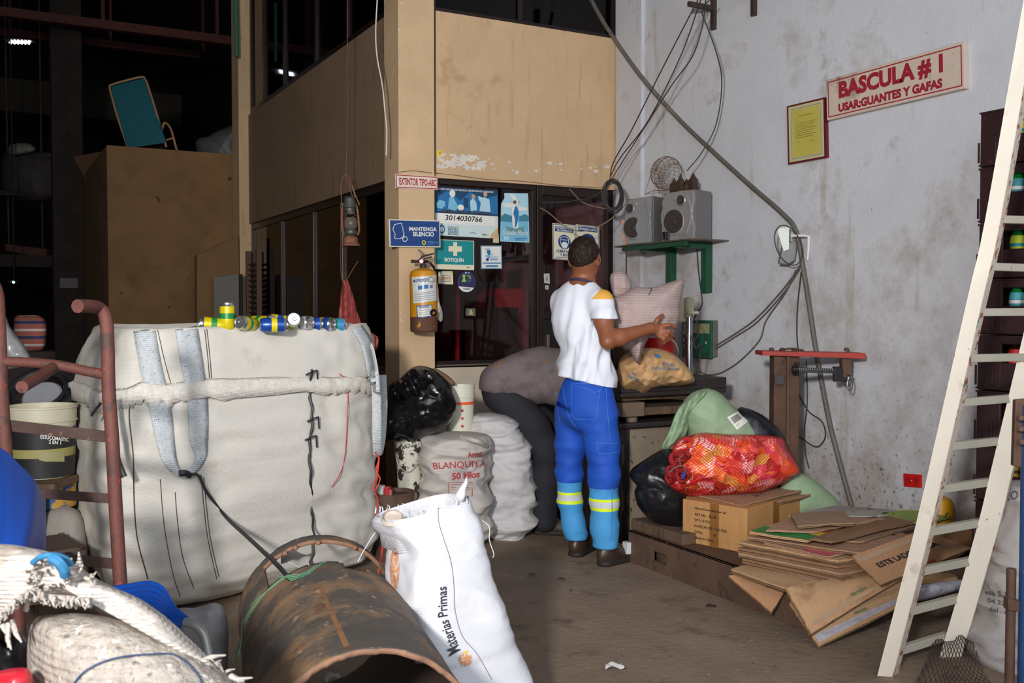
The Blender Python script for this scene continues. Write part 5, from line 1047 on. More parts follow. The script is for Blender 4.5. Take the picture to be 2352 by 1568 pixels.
b = MB(); b.hexa([W(1779, 862, dB-.02), W(1802, 862, dB-.02), W(1800, 884, dB-.02), W(1779, 880, dB-.02)], Fh*.015); obj('clip_plate', b, M_steel, r, smooth=False); done(r)

# ---------------------------------------------------------------- bottle crates
M_crt = mat('maroon_crate', (52, 30, 32), .45, var=.12, bump=.1)
cw = .3; cl = .42; chh = .247; Xc = 3.94; Yc = onX(2248, 600, Xc).y
def crate_parts():
    r = thing('bottle_crate', '', 'crate', 'stacked bottle crates by the wall'); b = MB(); t = .014; h = chh-.004
    b.bx((0, -cl, 0), (cw, 0, .012))
    def wall(x0, y0, x1, y1, holes):   # wall panels left around openings along the long axis
        ax_ = 1 if abs(y1-y0) > abs(x1-x0) else 0; lo, hi = (y0, y1) if ax_ else (x0, x1); cuts = sorted(holes)
        def pb(a0, a1, z0, z1):
            if ax_: b.bx((x0, a0, z0), (x1, a1, z1))
            else: b.bx((a0, y0, z0), (a1, y1, z1))
        cur_ = lo
        for (h0, h1, z0, z1) in cuts:
            pb(cur_, h0, 0, h); pb(h0, h1, 0, z0); pb(h0, h1, z1, h); cur_ = h1
        pb(cur_, hi, 0, h)
    wall(0, -cl, t, 0, [(-.31, -.115, .125, .205)]); wall(cw-t, -cl, cw, 0, []); wall(t, -cl, cw-t, -cl+t, [(.08, .22, .125, .205)]); wall(t, -t, cw-t, 0, [])
    obj('shell', b, M_crt, r, smooth=False, bev=.003)
    b = MB()
    for z in (.004, .235): b.bx((-.006, -cl-.006, z), (0, .004, z+.008))
    for y in (-.0, -.08, -.345, -.42): b.bx((-.005, y, .02), (0, y+.01, .11))
    b.bx((-.006, -.06, .012), (0, -.03, .03)); obj('ribs', b, M_crt, r, smooth=False, bev=.0015); return r
cr0 = crate_parts(); posn = 'topmost second third fourth fifth sixth seventh eighth lowest'.split()
ztop = W(2250, 258, 4.44).z; nC = 9; z0 = 0
M_gl = {'green': mat('green_bottle', (20, 110, 46), .12, var=.1), 'brown': mat('cola_bottle', (50, 22, 14), .12, var=.1), 'amber': mat('amber_bottle', (150, 90, 16), .15), }
def bottle(kind, capc, labc, labc2):
    r = thing('glass_bottle', '', 'bottle', 'bottles in the crates'); b = MB()
    b.lathe((0, 0, 0), [(.0005, 0), (.029, 0), (.03, .008), (.03, .118), (.024, .138), (.0135, .158), (.0125, .182), (.0005, .182)], 20); obj('body', b, M_gl[kind], r)
    b = MB(); b.lathe((0, 0, .18), [(.0145, -.004), (.0145, .003), (.012, .007), (.0005, .007)], 16); obj('cap', b, mat('cap_'+capc[0], capc[1], .3, metal=.3), r)
    b = MB(); b.lathe((0, 0, 0), [(.0305, .117), (.0305, .06)], 20, m=labc); b.lathe((0, 0, 0), [(.0307, .1), (.0307, .086)], 20, m=labc2)
    b.lathe((0, 0, 0), [(.0303, .117), (.0262, .134)], 20, m=labc); obj('label', b, None, r); return r
BT = {'green': bottle('green', ('teal', (30, 120, 90)), flat('lab_teal', (70, 150, 160)), white), 'cola': bottle('brown', ('red', (180, 20, 30)), flat('lab_red', (200, 26, 40)), white), 'amber': bottle('amber', ('gold', (190, 150, 40)), flat('lab_gold', (200, 160, 40)), flat('lab_brown', (90, 50, 20))), 'lime': bottle('green', ('lime', (40, 140, 50)), flat('lab_lime', (190, 200, 50)), teal)}
kinds = ['lime', 'green', 'lime', 'green', 'cola', 'cola', 'amber', 'green', 'green']  # top to bottom
first = {}
first_c = True
nm = {'green': 'green teal labelled bottle', 'cola': 'dark red labelled bottle', 'amber': 'amber gold labelled bottle', 'lime': 'green lime labelled bottle'}
for i in range(nC):
    z = ztop-chh*(i+1)
    loc = Vector((Xc, Yc, z)); lab = '%s crate in the maroon bottle crate stack at the right edge' % posn[i]
    if i == 0: cr0.location = loc; cr0['label'] = lab
    else: dup(cr0, loc, label=lab)
    k = kinds[i]
    for j in range(3):
        l = Vector((Xc+.052, Yc-.15-.064*j, z+.05)); lb = '%s in the %s stacked crate, %s from left' % (nm[k], posn[i], ('first', 'second', 'third')[j])
        if k not in first: first[k] = 1; BT[k].location = l; BT[k]['label'] = lb
        else: dup(BT[k], l, label=lb)
zb = ztop-chh*nC
b = MB(); b.bx((Xc-.01, Yc-cl-.02, 0), (XR-.005, Yc+.01, max(.01, zb-.002))); obj('crate_pallet', b, M_wood, smooth=False, label='timber block under the maroon crate stack at the right', cat='pallet')
# yellow gas cylinder
r = thing('gas_cylinder', 'small yellow gas cylinder standing behind the white ladder and pile', 'gas cylinder'); d = 4.75; c = W(2160, 1140, d); b = MB(); zt = c.z
b.lathe((c.x, c.y, 0), [(.0005, .0), (.055, 0), (.062, .02), (.062, zt-.05), (.05, zt-.012), (.03, zt-.001), (.0005, zt)], 32); obj('tank', b, mat('cylinder_yellow', (204, 146, 16), .45, var=.1), r)
b = MB(); P = [W(2177+5*math.cos(a), 1184+6*math.sin(a), d-.08) for a in [i*math.pi/7 for i in range(12)]]; b.tube(P, .0025, 6); obj('ring', b, M_wire, r); done(r)

# ---------------------------------------------------------------- white ladder frame
r = thing('steel_ladder', 'leaning white steel ladder frame with chipped rusty edges at the right', 'ladder')
M_lw = mat('chipped_white', (222, 212, 196), .45, var=.05, vs=5, spots=[((168, 86, 44), 22, .675, .03), ((188, 170, 150), 6, .6, .1)]); M_lr = mat('rusty_edge', (214, 196, 178), .5, var=.05, spots=[((150, 62, 30), 26, .54, .06), ((50, 140, 90), 5, .62, .04)]); M_rg = mat('rung_grey', (168, 162, 146), .5, var=.08, spots=[((70, 60, 50), 26, .68, .04)])
f1 = [(2352+26, -110, 3.1), (2350, 55, 3.14), (2262, 500, 3.25), (2218, 700, 3.3), (2102, 1200, 3.44), (2014, 1552, 3.55)]
def rail(pts, w_, side, m1, m2, nm_):
    P = spl(pts, 4); b = MB(); n_ = len(P); vs = []
    for (x, y, d) in P:
        a = W(x, y, d); e = W(x+w_, y+2, d+.01); g = W(x+w_+side, y-3, d+.06); h = a+(g-e); vs += [a, e, g, h]
    f = []
    for i in range(n_-1):
        for j in range(4): f.append((i*4+j, i*4+(j+1) % 4, (i+1)*4+(j+1) % 4, (i+1)*4+j))
    f += [(3, 2, 1, 0), tuple((n_-1)*4+j for j in range(4))]; b.add(vs, f, m1)
    b.mi(m2)
    for k in range(n_-1): b.m[k*4+1] = b.mi(m2)
    return obj(nm_, b, None, r, smooth=False, bev=.003)
rail([(2374, -110, 3.12), (2345, 30, 3.16), (2262, 505, 3.27), (2218, 700, 3.31), (2104, 1200, 3.45), (2014, 1553, 3.55)], 36, 13, M_lw, M_lr, 'rail')
rail([(2556, -110, 3.22), (2460, 300, 3.36), (2378, 650, 3.5), (2318, 902, 3.58), (2272, 1095, 3.64), (2248, 1195, 3.67), (2200, 1365, 3.72), (2157, 1510, 3.76)], 50, 5, M_lw, M_lr, 'rail')
RG = [(2300, 503, 2412, 506, 3.3, 3.43), (2284, 612, 2388, 616, 3.33, 3.47), (2262, 717, 2372, 716, 3.36, 3.5), (2240, 823, 2352, 820, 3.38, 3.56), (2216, 925, 2322, 915, 3.42, 3.6), (2194, 1025, 2300, 1013, 3.45, 3.64), (2170, 1124, 2276, 1107, 3.48, 3.67), (2147, 1222, 2250, 1201, 3.5, 3.69), (2122, 1314, 2226, 1290, 3.53, 3.71), (2097, 1406, 2200, 1375, 3.55, 3.74), (2070, 1498, 2172, 1462, 3.57, 3.77)]
for (xa, ya, xb_, yb_, d0, d1) in RG:
    b = MB(); b.hexa([W(xa-6, ya-9, d0), W(xb_+6, yb_-9, d1), W(xb_+6, yb_+9, d1), W(xa-6, ya+9, d0)], Fh*.03); obj('rung', b, M_rg, r, smooth=False, bev=.002)
done(r)
# sacks and post at the right edge
sk = MB(); loft([(2316, 2420, 1112, 3.78, .2), (2300, 2440, 1160, 3.78, .26), (2284, 2450, 1260, 3.76, .3), (2270, 2450, 1345, 3.75, .32), (2256, 2450, 1420, 3.74, .32), (2240, 2450, 1470, 3.72, .32), (2250, 2450, 1520, 3.72, .3)], seed=11, amp=.03, ridgea=.8, mb=sk)
r = thing('printed_sack', 'white sack printed with grey letters wedged behind the ladder at right', 'sack'); obj('body', sk, mat('white_weave_dirty', (168, 162, 160), .6, creases=(4, .35, 2), var=.08, weave=400, bump=.3, bs=10, spots=[((130, 118, 108), 5, .64, .08)]), r); bs = sk.bvh(); b = MB(); gp = flat('sack_print_grey', (84, 80, 84))
for s_, q in (('esa S.A', [(2262, 1352), (2316, 1360), (2316, 1373), (2262, 1364)]), ('04 32', [(2268, 1372), (2308, 1380), (2308, 1391), (2268, 1383)]), ('dad - A', [(2272, 1392), (2316, 1402), (2316, 1413), (2272, 1403)]), ('CO', [(2305, 1130), (2338, 1125), (2338, 1145), (2305, 1152)])): textproj(b, s_, q, gp, bs, .015, .004)
obj('lettering', b, None, r); done(r)
r = thing('blue_post', 'blue painted steel post with rusty hinge plates at the right frame edge', 'post')
M_bp = mat('worn_blue', (40, 78, 128), .5, var=.15, spots=[((120, 80, 50), 14, .6, .06), ((180, 150, 60), 26, .7, .03)])
c0 = W(2362, 1568, 2.9); b = MB(); b.cyl((c0.x, c0.y, 0), (c0.x, c0.y, W(2362, 930, 2.9).z), .03, n=20); obj('post', b, M_bp, r)
b = MB(); p = W(2345, 980, 2.88)
b.hexa([W(2333, 918, 2.9), W(2368, 915, 2.9), W(2368, 1078, 2.9), W(2328, 1070, 2.9)], Fh*.02); [b.cyl(W(x, y, 2.87), W(x, y, 2.91), .009, n=12) for x, y in ((2346, 985), (2348, 1015), (2346, 960))]; obj('hinge_plate', b, M_post2, r, smooth=False, bev=.003)
b = MB(); b.cyl(W(2323, 1305, 2.92), W(2318, 1600, 2.92), .014, n=12); b.hexa([W(2316, 1375, 2.9), W(2345, 1380, 2.9), W(2345, 1405, 2.9), W(2316, 1402, 2.9)], Fh*.03); obj('hinge_rod', b, M_post2, r, bev=.002); done(r)
# crumpled diamond mesh on the floor
b = MB(); nd = 15
def mp(u_, v_):
    q = [(2165, 1455, 3.9), (2215, 1452, 3.8), (2335, 1560, 3.15), (2030, 1590, 3.1)]; P = bil([W(*x) for x in q], u_, 1-v_); P.z = max(.008, .012+.05*max(0, noise.noise(Vector((u_*2.2, v_*2.4, 4))))+.03*(1-v_)*u_+.05*math.exp(-((v_-.2)/.15)**2)); return P
for k in range(-nd, nd):
    for sg in (1, -1):
        pts = []
        for j in range(41):
            t = j/40; u_ = (k/nd+t) if sg > 0 else (k/nd+1-t)
            if 0 <= u_ <= 1: pts.append(mp(u_, t))
        if len(pts) > 2: b.tube(pts, .0014, 4)
obj('wire_mesh', b, M_iron, label='crumpled diamond wire mesh on the floor at the ladder foot', cat='wire mesh')
b = MB()
for lab, x, y, col_, rr in (('scrap of white paper on the floor at the bottom centre', 1411, 1536, (206, 206, 202), 22), ('curled rust coloured leaf on the floor beside the white sack', 1223, 1322, (112, 60, 36), 9), ('dark scrap on the floor below the standing man', 1290, 1332, (60, 44, 34), 8), ('dark twig scrap on the floor left of the cardboard', 1632, 1395, (50, 38, 32), 12)):
    c = onZ(x, y, .004); b = MB(); dd = depth(c); w_ = rr*dd/FPX
    b.grid(lambda u_, v_: c+Rt*((u_-.5)*2*w_*(1-.2*v_))+Fh*((v_-.5)*w_*1.3+.1*w_*math.sin(u_*5))+Zu*(.006+.012*abs(math.sin(u_*4+v_*3))*rr/22), 8, 6, None, .0008, Zu); obj('floor_scrap', b, flat('scrap_%d' % rr, col_), label=lab, cat='litter')
# ================================================================ LEFT SIDE
def LD(l, d, z): p = Rt*l+Fh*d; return Vector((p.x, p.y, z))
M_bb = mat('big_bag_weave', (206, 201, 192), .6, creases=(2.6, .45, 2.6), var=.06, vs=3, weave=420, wst=.35, bump=.35, bs=7, spots=[((170, 158, 140), 3.2, .58, .2), ((140, 128, 110), 9, .68, .06)])
CN = [(-1.588, 4.05), (-.691, 5.05), (-1.333, 6.0), (-2.21, 5.0)]; CC = (-1.455, 5.025)
LV = [(1.262, (.86, .93, .9, .80)), (1.24, (.89, .95, .92, .84)), (1.15, (.93, .97, .95, .90)), (1.04, (.97, .99, .97, .95)), (.99, (.99, .985, .98, .985)), (.93, (1.0, .985, .98, .975)), (.75, (1.02, .985, .99, .99)), (.5, (1.03, .98, 1, 1.0)), (.3, (1.0, .985, 1, .99)), (.16, (.94, .985, .97, .93)), (.07, (.84, .93, .9, .84)), (.025, (.7, .82, .8, .72))]
def bbpt(u, v, z, sc):   # u,v in [-1,1]
    c4 = [(CC[0]+(a-CC[0])*s*1.13, CC[1]+(b_-CC[1])*s*1.13) for (a, b_), s in zip(CN, sc)]; u = (u+1)/2; v = (v+1)/2
    l = (c4[0][0]*(1-u)+c4[1][0]*u)*(1-v)+(c4[3][0]*(1-u)+c4[2][0]*u)*v; d = (c4[0][1]*(1-u)+c4[1][1]*u)*(1-v)+(c4[3][1]*(1-u)+c4[2][1]*u)*v
    return LD(l, d, z)
bb = MB(); NB = 220; rows = spl([(z,)+s for z, s in LV], 9); vs = []
for i, row in enumerate(rows):
    z = row[0]; sc = row[1:]
    for j in range(NB):
        t = 2*math.pi*j/NB; e = 2/5.2; u = math.copysign(abs(math.cos(t))**e, math.cos(t)); v = math.copysign(abs(math.sin(t))**e, math.sin(t)); p = bbpt(u, v, z, sc)
        o_ = (p-LD(CC[0], CC[1], p.z)).normalized(); k = min(1, i/10)
        q = Vector((p.x*2.2, p.y*2.2, p.z*9))
        low_ = max(0, min(1, (1.0-p.z)/.25)); dsp = .02*(ridge(q*.8, 3)-.4)*low_+.014*fbm(Vector((p.x*7, p.y*7, p.z*7)), 2)
        # diagonal pulls towards the tie point
        dsp += .015*low_*math.sin(34*(p.z+.35*(u))+3*fbm(p*2, 2))*(.5+.5*noise.noise(p*2.5))
        if .94 < p.z < 1.0: dsp -= .02*math.sin((p.z-.94)/.06*math.pi)
        vs.append(p+o_*dsp*k+Vector((0, 0, .012*noise.noise(p*5) if i < 3 else 0)))
fs = []
for i in range(len(rows)-1):
    for j in range(NB): fs.append((i*NB+j, (i+1)*NB+j, (i+1)*NB+(j+1) % NB, i*NB+(j+1) % NB))
c = sum(vs[:NB], Vector())/NB; prev = 0
for (q_, dz) in ((.985, 0), (.97, -.03), (.9, -.05), (.45, -.02), (.02, -.01)):
    base = len(vs); vs += [c+(p-c)*q_+Zu*dz for p in vs[:NB]]
    for j in range(NB): fs.append((base+j, prev+j, prev+(j+1) % NB, base+(j+1) % NB))
    prev = base
b0 = (len(rows)-1)*NB; ci = len(vs); vs.append(sum(vs[b0:b0+NB], Vector())/NB)
for j in range(NB): fs.append((ci, b0+(j+1) % NB, b0+j))
bb.add(vs, fs)
r = thing('bulk_bag', 'huge white woven bulk bag filled with cans standing behind the hand truck', 'bulk bag'); BB = r
obj('body', bb, M_bb, r, angle=80); bvB = bb.bvh()
# folded frayed rim
def hitB(x, y, lift, bv=None, dflt=4.6):
    rr = ray(x, y).normalized(); h = (bv or bvB).ray_cast(CAM, rr); return (h[0] if h[0] else CAM+rr*dflt)-rr*lift
b = MB(); rng = random.Random(5); vs = []; n_ = 260
sc = (1.0, .995, .985, .99)
for lay in (0, 1, 2, 3):
    for j in range(n_):
        t = 2*math.pi*j/n_; e = 2/5.2; u = math.copysign(abs(math.cos(t))**e, math.cos(t)); v = math.copysign(abs(math.sin(t))**e, math.sin(t)); wv_ = .02*math.sin(t*3+1)+.02*noise.noise(Vector((t*4, 0, 3)))
        z = (1.015, 1.0, .972, .94)[lay]+wv_; p = bbpt(u, v, z, sc); o_ = (p-LD(CC[0], CC[1], p.z)).normalized(); rag = (rng.random()**2*.03+.022*noise.noise(Vector((t*16, 2, 3)))) if lay == 3 else 0
        vs.append(p+o_*((-.012, .010, .016, .014)[lay]+.012*noise.noise(Vector((t*30, lay*.6, 1))))-Zu*rag)
fs = [(l*n_+j, (l+1)*n_+j, (l+1)*n_+(j+1) % n_, l*n_+(j+1) % n_) for l in range(3) for j in range(n_)]
b.add(vs, fs); o = obj('frayed_rim', b, mat('frayed_weave', (222, 216, 206), .8, var=.12, vs=40, weave=420, wst=.6, bump=.4, bs=30), r, angle=80); md = o.modifiers.new('s', 'SOLIDIFY'); md.thickness = .003
# webbing handles
def strap(pts, m, bv, lift=.006, mb=None, seg=8):
    """pts: (x, y, halfwidth px)"""
    P = spl(pts, seg); mb = mb or MB(); vs = []; k = len(P)
    for i, (x, y, hw) in enumerate(P):
        a = P[min(i+1, k-1)][:2]-P[max(i-1, 0)][:2]; n = np.array((-a[1], a[0]))/max(1e-6, np.linalg.norm(a)); 
        for s_ in (-1, -.4, .4, 1): vs.append(hitB(x+n[0]*hw*s_, y+n[1]*hw*s_, lift+.002*(1-s_*s_), bv))
    mb.add(vs, [(i*4+j, i*4+j+1, (i+1)*4+j+1, (i+1)*4+j) for i in range(k-1) for j in range(3)], m); return mb
M_web = mat('blue_white_webbing', (196, 200, 202), .7, var=.1, vs=60, spots=[((84, 120, 160), 130, .60, .03), ((70, 70, 80), 160, .66, .03)], weave=260, wst=.8)
b = strap([(331, 757, 25), (338, 800, 25), (350, 860, 25), (362, 905, 25), (372, 960, 24), (381, 1020, 20), (392, 1060, 15), (408, 1084, 9), (424, 1092, 8)], None, bvB, .012); o = obj('webbing_handle', b, M_web, r, angle=80); md = o.modifiers.new('s', 'SOLIDIFY'); md.thickness = .004
b = strap([(428, 752, 25), (436, 800, 25), (446, 860, 24), (453, 905, 23), (456, 960, 22), (457, 1010, 20), (462, 1045, 13), (450, 1074, 8), (432, 1090, 8), (420, 1092, 7)], None, bvB, .014); o = obj('webbing_handle', b, M_web, r, angle=80); md = o.modifiers.new('s', 'SOLIDIFY'); md.thickness = .004
b = strap([(820, 752, 12), (842, 790, 13), (856, 850, 13), (861, 900, 12)], None, bvB, .01); o = obj('webbing_handle', b, M_web, r, angle=80); md = o.modifiers.new('s', 'SOLIDIFY'); md.thickness = .004
b = MB(); P = [LD(*q) for q in ((-.69, 4.98, 1.0), (-.675, 4.92, .9), (-.672, 4.9, .76), (-.675, 4.93, .66), (-.68, 5.0, .6), (-.672, 5.08, .68), (-.665, 5.1, .85), (-.67, 5.1, 1.0))]; b.tube(VS(P, 5), .022, 8, flatk=.35); obj('webbing_handle', b, M_web, r)
# woven dark lines
M_line = flat('woven_line', (84, 52, 50))
for pts in ([(312, 762, .9), (322, 820, .9), (335, 900, .9)], [(300, 912, 1.3), (297, 960, 1.3), (306, 1050, 1.3), (308, 1150, 1.3), (316, 1240, 1.3), (340, 1330, 1.3)], [(368, 1100, .8), (374, 1180, .8), (384, 1250, .8), (398, 1320, .8), (414, 1370, .8)], [(402, 1130, .8), (408, 1200, .8), (420, 1280, .8), (445, 1350, .8)], [(462, 1090, .8), (468, 1160, .8), (478, 1240, .8), (498, 1330, .8)], [(468, 1095, .8), (474, 1160, .8), (484, 1240, .8), (503, 1325, .8)], [(475, 755, .8), (482, 820, .8), (486, 870, .8)], [(470, 756, .8), (477, 820, .8), (481, 868, .8)], [(362, 757, .7), (376, 820, .7), (392, 880, .7)]):
    obj('woven_line', strap(pts, None, bvB, .005), M_line, r, angle=80)
M_bt = flat('black_strap', (32, 32, 38), .5)
b = MB(); P = [hitB(412, 1088, .02), hitB(424, 1086, .035), hitB(436, 1092, .03)]; b.tube(VS(P, 5), [.014]*11, 8)
P = [hitB(436, 1090, .03), hitB(456, 1092, .03), hitB(475, 1130, .03), hitB(520, 1188, .03), W(560, 1225, 4.0), W(600, 1262, 3.6), W(640, 1300, 3.15), W(662, 1326, 2.97)]; b.tube(VS(P, 6), .013, 8, flatk=.4)
obj('black_strap', b, M_bt, label='black rubber strap tied from the bulk bag handle down to the rusty pipe', cat='strap')
b = MB(); P = [hitB(716, 848, .03), hitB(712, 900, .02), hitB(717, 960, .02), hitB(711, 1030, .02), hitB(714, 1100, .02), hitB(717, 1180, .02), W(721, 1235, 4.4), W(716, 1290, 3.3), W(718, 1308, 3.02)]; PP = VS(P, 8); rng = random.Random(3); b.tube([p+Rt*.003*math.sin(i*1.1) for i, p in enumerate(PP)], [.0045+.003*rng.random() for _ in PP], 7)
for (x, y) in ((714, 855), (717, 962), (712, 1005)): b.tube([hitB(x-12, y+6, .03), hitB(x, y, .045), hitB(x+14, y-5, .03), hitB(x+16, y+22, .02)], .004, 6)
obj('black_cord', b, M_bt, r)
b = MB(); b.tube(VS([hitB(780, 858, .02), hitB(798, 880, .02), hitB(798, 960, .02), hitB(793, 1040, .02), hitB(783, 1085, .02), hitB(762, 1118, .02)], 6), .0022, 6); obj('red_cord', b, flat('red_cord', (190, 40, 50)), r)
b = MB(); b.tube(VS([W(862, 1040, 4.7), W(870, 1052, 4.6), W(866, 1090, 4.6), (W(858, 1120, 4.6)), W(868, 1150, 4.5), W(862, 1190, 4.4), W(880, 1222, 4.3), W(877, 1270, 4.2), W(866, 1330, 4.1)], 6), .004, 6); b.tube(VS([W(872, 1050, 4.62), W(864, 1080, 4.6), W(873, 1100, 4.6), W(860, 1130, 4.6)], 5), .003, 6)
obj('red_cord', b, flat('orange_cord', (214, 66, 50)), r, label='orange red cord')
done(r)
b = MB(); b.tube(VS([W(252, 905, 3.9), W(250, 960, 3.85), W(262, 1010, 3.85), W(272, 1060, 3.85), W(286, 1095, 3.85)], 5), .011, 8, flatk=.4); b.tube([W(232, 925, 3.95), W(210, 955, 3.95)], .006, 6); obj('black_strap', b, M_bt, label='short black strip dangling at the left corner of the bulk bag', cat='strap')
b = MB(); pillow([(722, 752), (730, 742), (745, 729), (770, 731), (790, 738), (806, 748), (795, 756), (760, 757)], 5.0, .2, 60, 8, .008, 12, 3, mb=b); obj('sack_flap', b, M_bb, label='fold of white sack cloth lying among the cans on the bulk bag', cat='sack')
# cans on top
M_al = mat('can_aluminium', (196, 196, 198), .25, metal=.9, var=.05)
def can(colr, band, lab):
    r = thing('drink_can', lab, 'can', 'empty cans heaped on the bulk bag'); b = MB(); m = mat('can_%s' % colr[0], colr[1], .3, metal=.2, var=.05, vs=30); m2 = flat('canband_%s' % band[0], band[1], .35)
    b.lathe((0, 0, 0), [(.026, .002), (.032, .012), (.033, .05)], 28, m=m); b.lathe((0, 0, 0), [(.033, .05), (.033, .075)], 28, m=m2); b.lathe((0, 0, 0), [(.033, .075), (.033, .106)], 28, m=m); obj('can_body', b, None, r)
    b = MB(); b.lathe((0, 0, 0), [(.033, .106), (.027, .118), (.0275, .122), (.025, .122), (.024, .117), (.0005, .117)], 28); b.lathe((0, 0, 0), [(.026, .002), (.024, .0), (.018, .006), (.0005, .01)], 28); b.tube([(.004+.009*math.cos(a), .007*math.sin(a), .1185) for a in [i*math.pi/6 for i in range(12)]], .0012, 5, closed=True); obj('can_ends', b, M_al, r); return r
Y_, G_, B_, LB = ('yellow', (216, 196, 20)), ('green', (30, 130, 60)), ('blue', (28, 70, 150)), ('ltblue', (60, 140, 190))
cans = [((522, 742), 4.42, (0, 0, 1), Y_, G_, 'yellow can standing upright at the left of the can heap'), ((492, 748), 4.4, (-.9, -.35, .1), Y_, G_, 'yellow can on its side at the far left, silver end out'), ((553, 741), 4.5, (.6, -.7, 0), G_, Y_, 'green can lying just right of the upright yellow can'), ((566, 743), 4.45, (-.25, -.95, .12), Y_, G_, 'can with its silver end facing the camera beside the green one'),
        ((600, 741), 4.6, (-.8, .5, 0), Y_, G_, 'yellow can lying behind in the left half of the heap'), ((617, 745), 4.6, (.5, -.8, .15), G_, Y_, 'green can end on, in the middle of the heap'), ((645, 739), 4.65, (-.95, -.2, .12), Y_, B_, 'long lying yellow can in the middle of the heap'), ((672, 738), 4.6, (.3, -.92, .2), Y_, G_, 'can whose silver end shows at the right of the yellow one'),
        ((690, 743), 4.7, (.8, -.3, .1), ('silver', (180, 184, 188)), B_, 'silver and blue can lying flat right of the middle'), ((712, 744), 4.75, (.95, .2, 0), B_, LB, 'blue can lying in the right half of the heap'), ((740, 744), 4.8, (.9, -.3, 0), B_, Y_, 'second blue can lying at the right of the heap'), ((765, 747), 4.85, (.85, .4, 0), LB, G_, 'light blue and green can lying at the right end of the heap'), ((628, 746), 4.45, (.9, .3, 0), B_, Y_, 'blue can half sunk in front in the middle of the heap')]
for (x, y), d, ax, c1, c2, lab in cans:
    r = can(c1, c2, lab); p = W(x, y, d); ax = Vector(ax).normalized(); q = Zu.rotation_difference(ax)
    axw = (Rt*ax.x+Fh*(-ax.y)*-1+Zu*ax.z).normalized(); q = Zu.rotation_difference(axw); r.rotation_mode = 'QUATERNION'; r.rotation_quaternion = q
    r.location = (p-axw*.06) if abs(ax.z) < .9 else Vector((p.x, p.y, 1.245))
    if abs(ax.z) < .9: r.location.z = max(r.location.z, 1.262)
# ---------------------------------------------------------------- rusty pipe
r = thing('rusty_pipe', 'large rusty steel pipe section with a window cut in its top', 'pipe')
RP = .27; pf = W(730, 1400, 3.45); pn = W(850, 1500, 2.28); pf.z = pn.z = RP+.004; ax = (pn-pf); LP = ax.length; ax.normalize(); sd_ = ax.cross(Zu).normalized()
M_pipe = mat('pipe_skin', (84, 78, 72), .7, metal=.1, var=.2, vs=6, spots=[((146, 114, 84), 4.5, .46, .14), ((112, 72, 48), 9, .6, .06), ((170, 140, 108), 22, .62, .04)], bump=.4, bs=30); M_pipin = mat('pipe_inside', (60, 42, 32), .9, var=.3)
b = MB(); na, nl = 128, 76; vs = []
for i in range(nl+1):
    for j in range(na):
        a = 2*math.pi*j/na; s_ = LP*i/nl; e_ = (.012*noise.noise(Vector((a*5, 0, 1)))+.01*noise.noise(Vector((a*14, 0, 2)))) if i in (0, nl) else 0
        vs.append(pf+ax*(s_+e_)+(Zu*math.cos(a)+sd_*math.sin(a))*(RP+.003*noise.noise(Vector((a*2, s_*4, 0)))))
fs = []
for i in range(nl):
    for j in range(na):
        a = (j+.5)/na*360; a = a-360 if a > 180 else a; s_ = LP*(i+.5)/nl
        far = .085+.012*noise.noise(Vector((a*.2, 0, 3))); near = .40-.0008*abs(a+12)+(.06 if -24 < a < -8 else 0)+.012*noise.noise(Vector((a*.15, 5, 3)))
        if far < s_ < near and -50 < a < 46: continue
        fs.append((i*na+j, i*na+(j+1) % na, (i+1)*na+(j+1) % na, (i+1)*na+j))
b.add(vs, fs); pb_ = MB(); pb_.v = b.v; pb_.f = b.f; pb_.m = b.m; bvP = b.bvh(); b.mi(M_pipe); b.mi(M_pipin)
o = obj('shell', b, None, r, angle=60); o.data.materials.clear(); [o.data.materials.append(m) for m in (M_pipe, M_pipin, mat('rust_edge', (136, 100, 78), .85, var=.2, vs=30))]; md = o.modifiers.new('s', 'SOLIDIFY'); md.thickness = .013; md.offset = -1; md.material_offset = 1; md.material_offset_rim = 2
b = strap([(733, 1340, 5), (752, 1385, 5), (770, 1425, 6), (790, 1470, 7), (797, 1484, 7)], None, bvP, .001); obj('rust_seam', b, mat('rust_seam', (132, 92, 62), .85, var=.25, vs=30), r, angle=80)
done(r)
M_tw = flat('green_twine', (96, 150, 116)); b = MB(); rng = random.Random(6)
for k in range(3): b.tube(VS([hitB(655+k*3, 1322+k, .004, bvP, 3), hitB(620-k*4, 1350+k*4, .006, bvP, 3), hitB(590-k*5, 1385, .006, bvP, 3), hitB(566-k*4, 1425, .006, bvP, 3), hitB(552, 1470+k*8, .01, bvP, 3), W(534+k*3, 1510+k*9, 2.75)], 5), .0016, 5)
for k in range(4): b.tube(VS([W(640+k*6, 1326-k, 2.96), W(670, 1320+k*4, 2.93), W(700-k*3, 1316+k*3, 2.96), W(725, 1300+k*5, 3.0), W(748-k*5, 1290+k*4, 3.05)], 5), .0016, 5)
obj('green_twine', b, M_tw, label='pale green twine trailing over the left shoulder of the rusty pipe', cat='twine')
b = MB(); b.grid(lambda u_, v_: W(645+70*u_, 1262+34*v_+8*u_, 3.55-.1*v_)+Zu*.01*math.sin(u_*6), 8, 6, None, .002, Zu); obj('printed_scrap', b, mat('sack_scrap', (190, 186, 180), .7, var=.1), label='white printed scrap seen inside the cut window of the pipe', cat='sack')
b = MB(); p = onZ(760, 1548, .03); b.grid(lambda u_, v_: W(745+32*u_+6*v_, 1558-20*u_+10*v_, 2.62)+Zu*.008*math.sin(u_*5), 5, 4, None, .001, Zu); 
obj('paper_scrap', b, flat('scrap_white', (170, 170, 166)), label='small crumpled paper lying inside the mouth of the pipe', cat='litter')

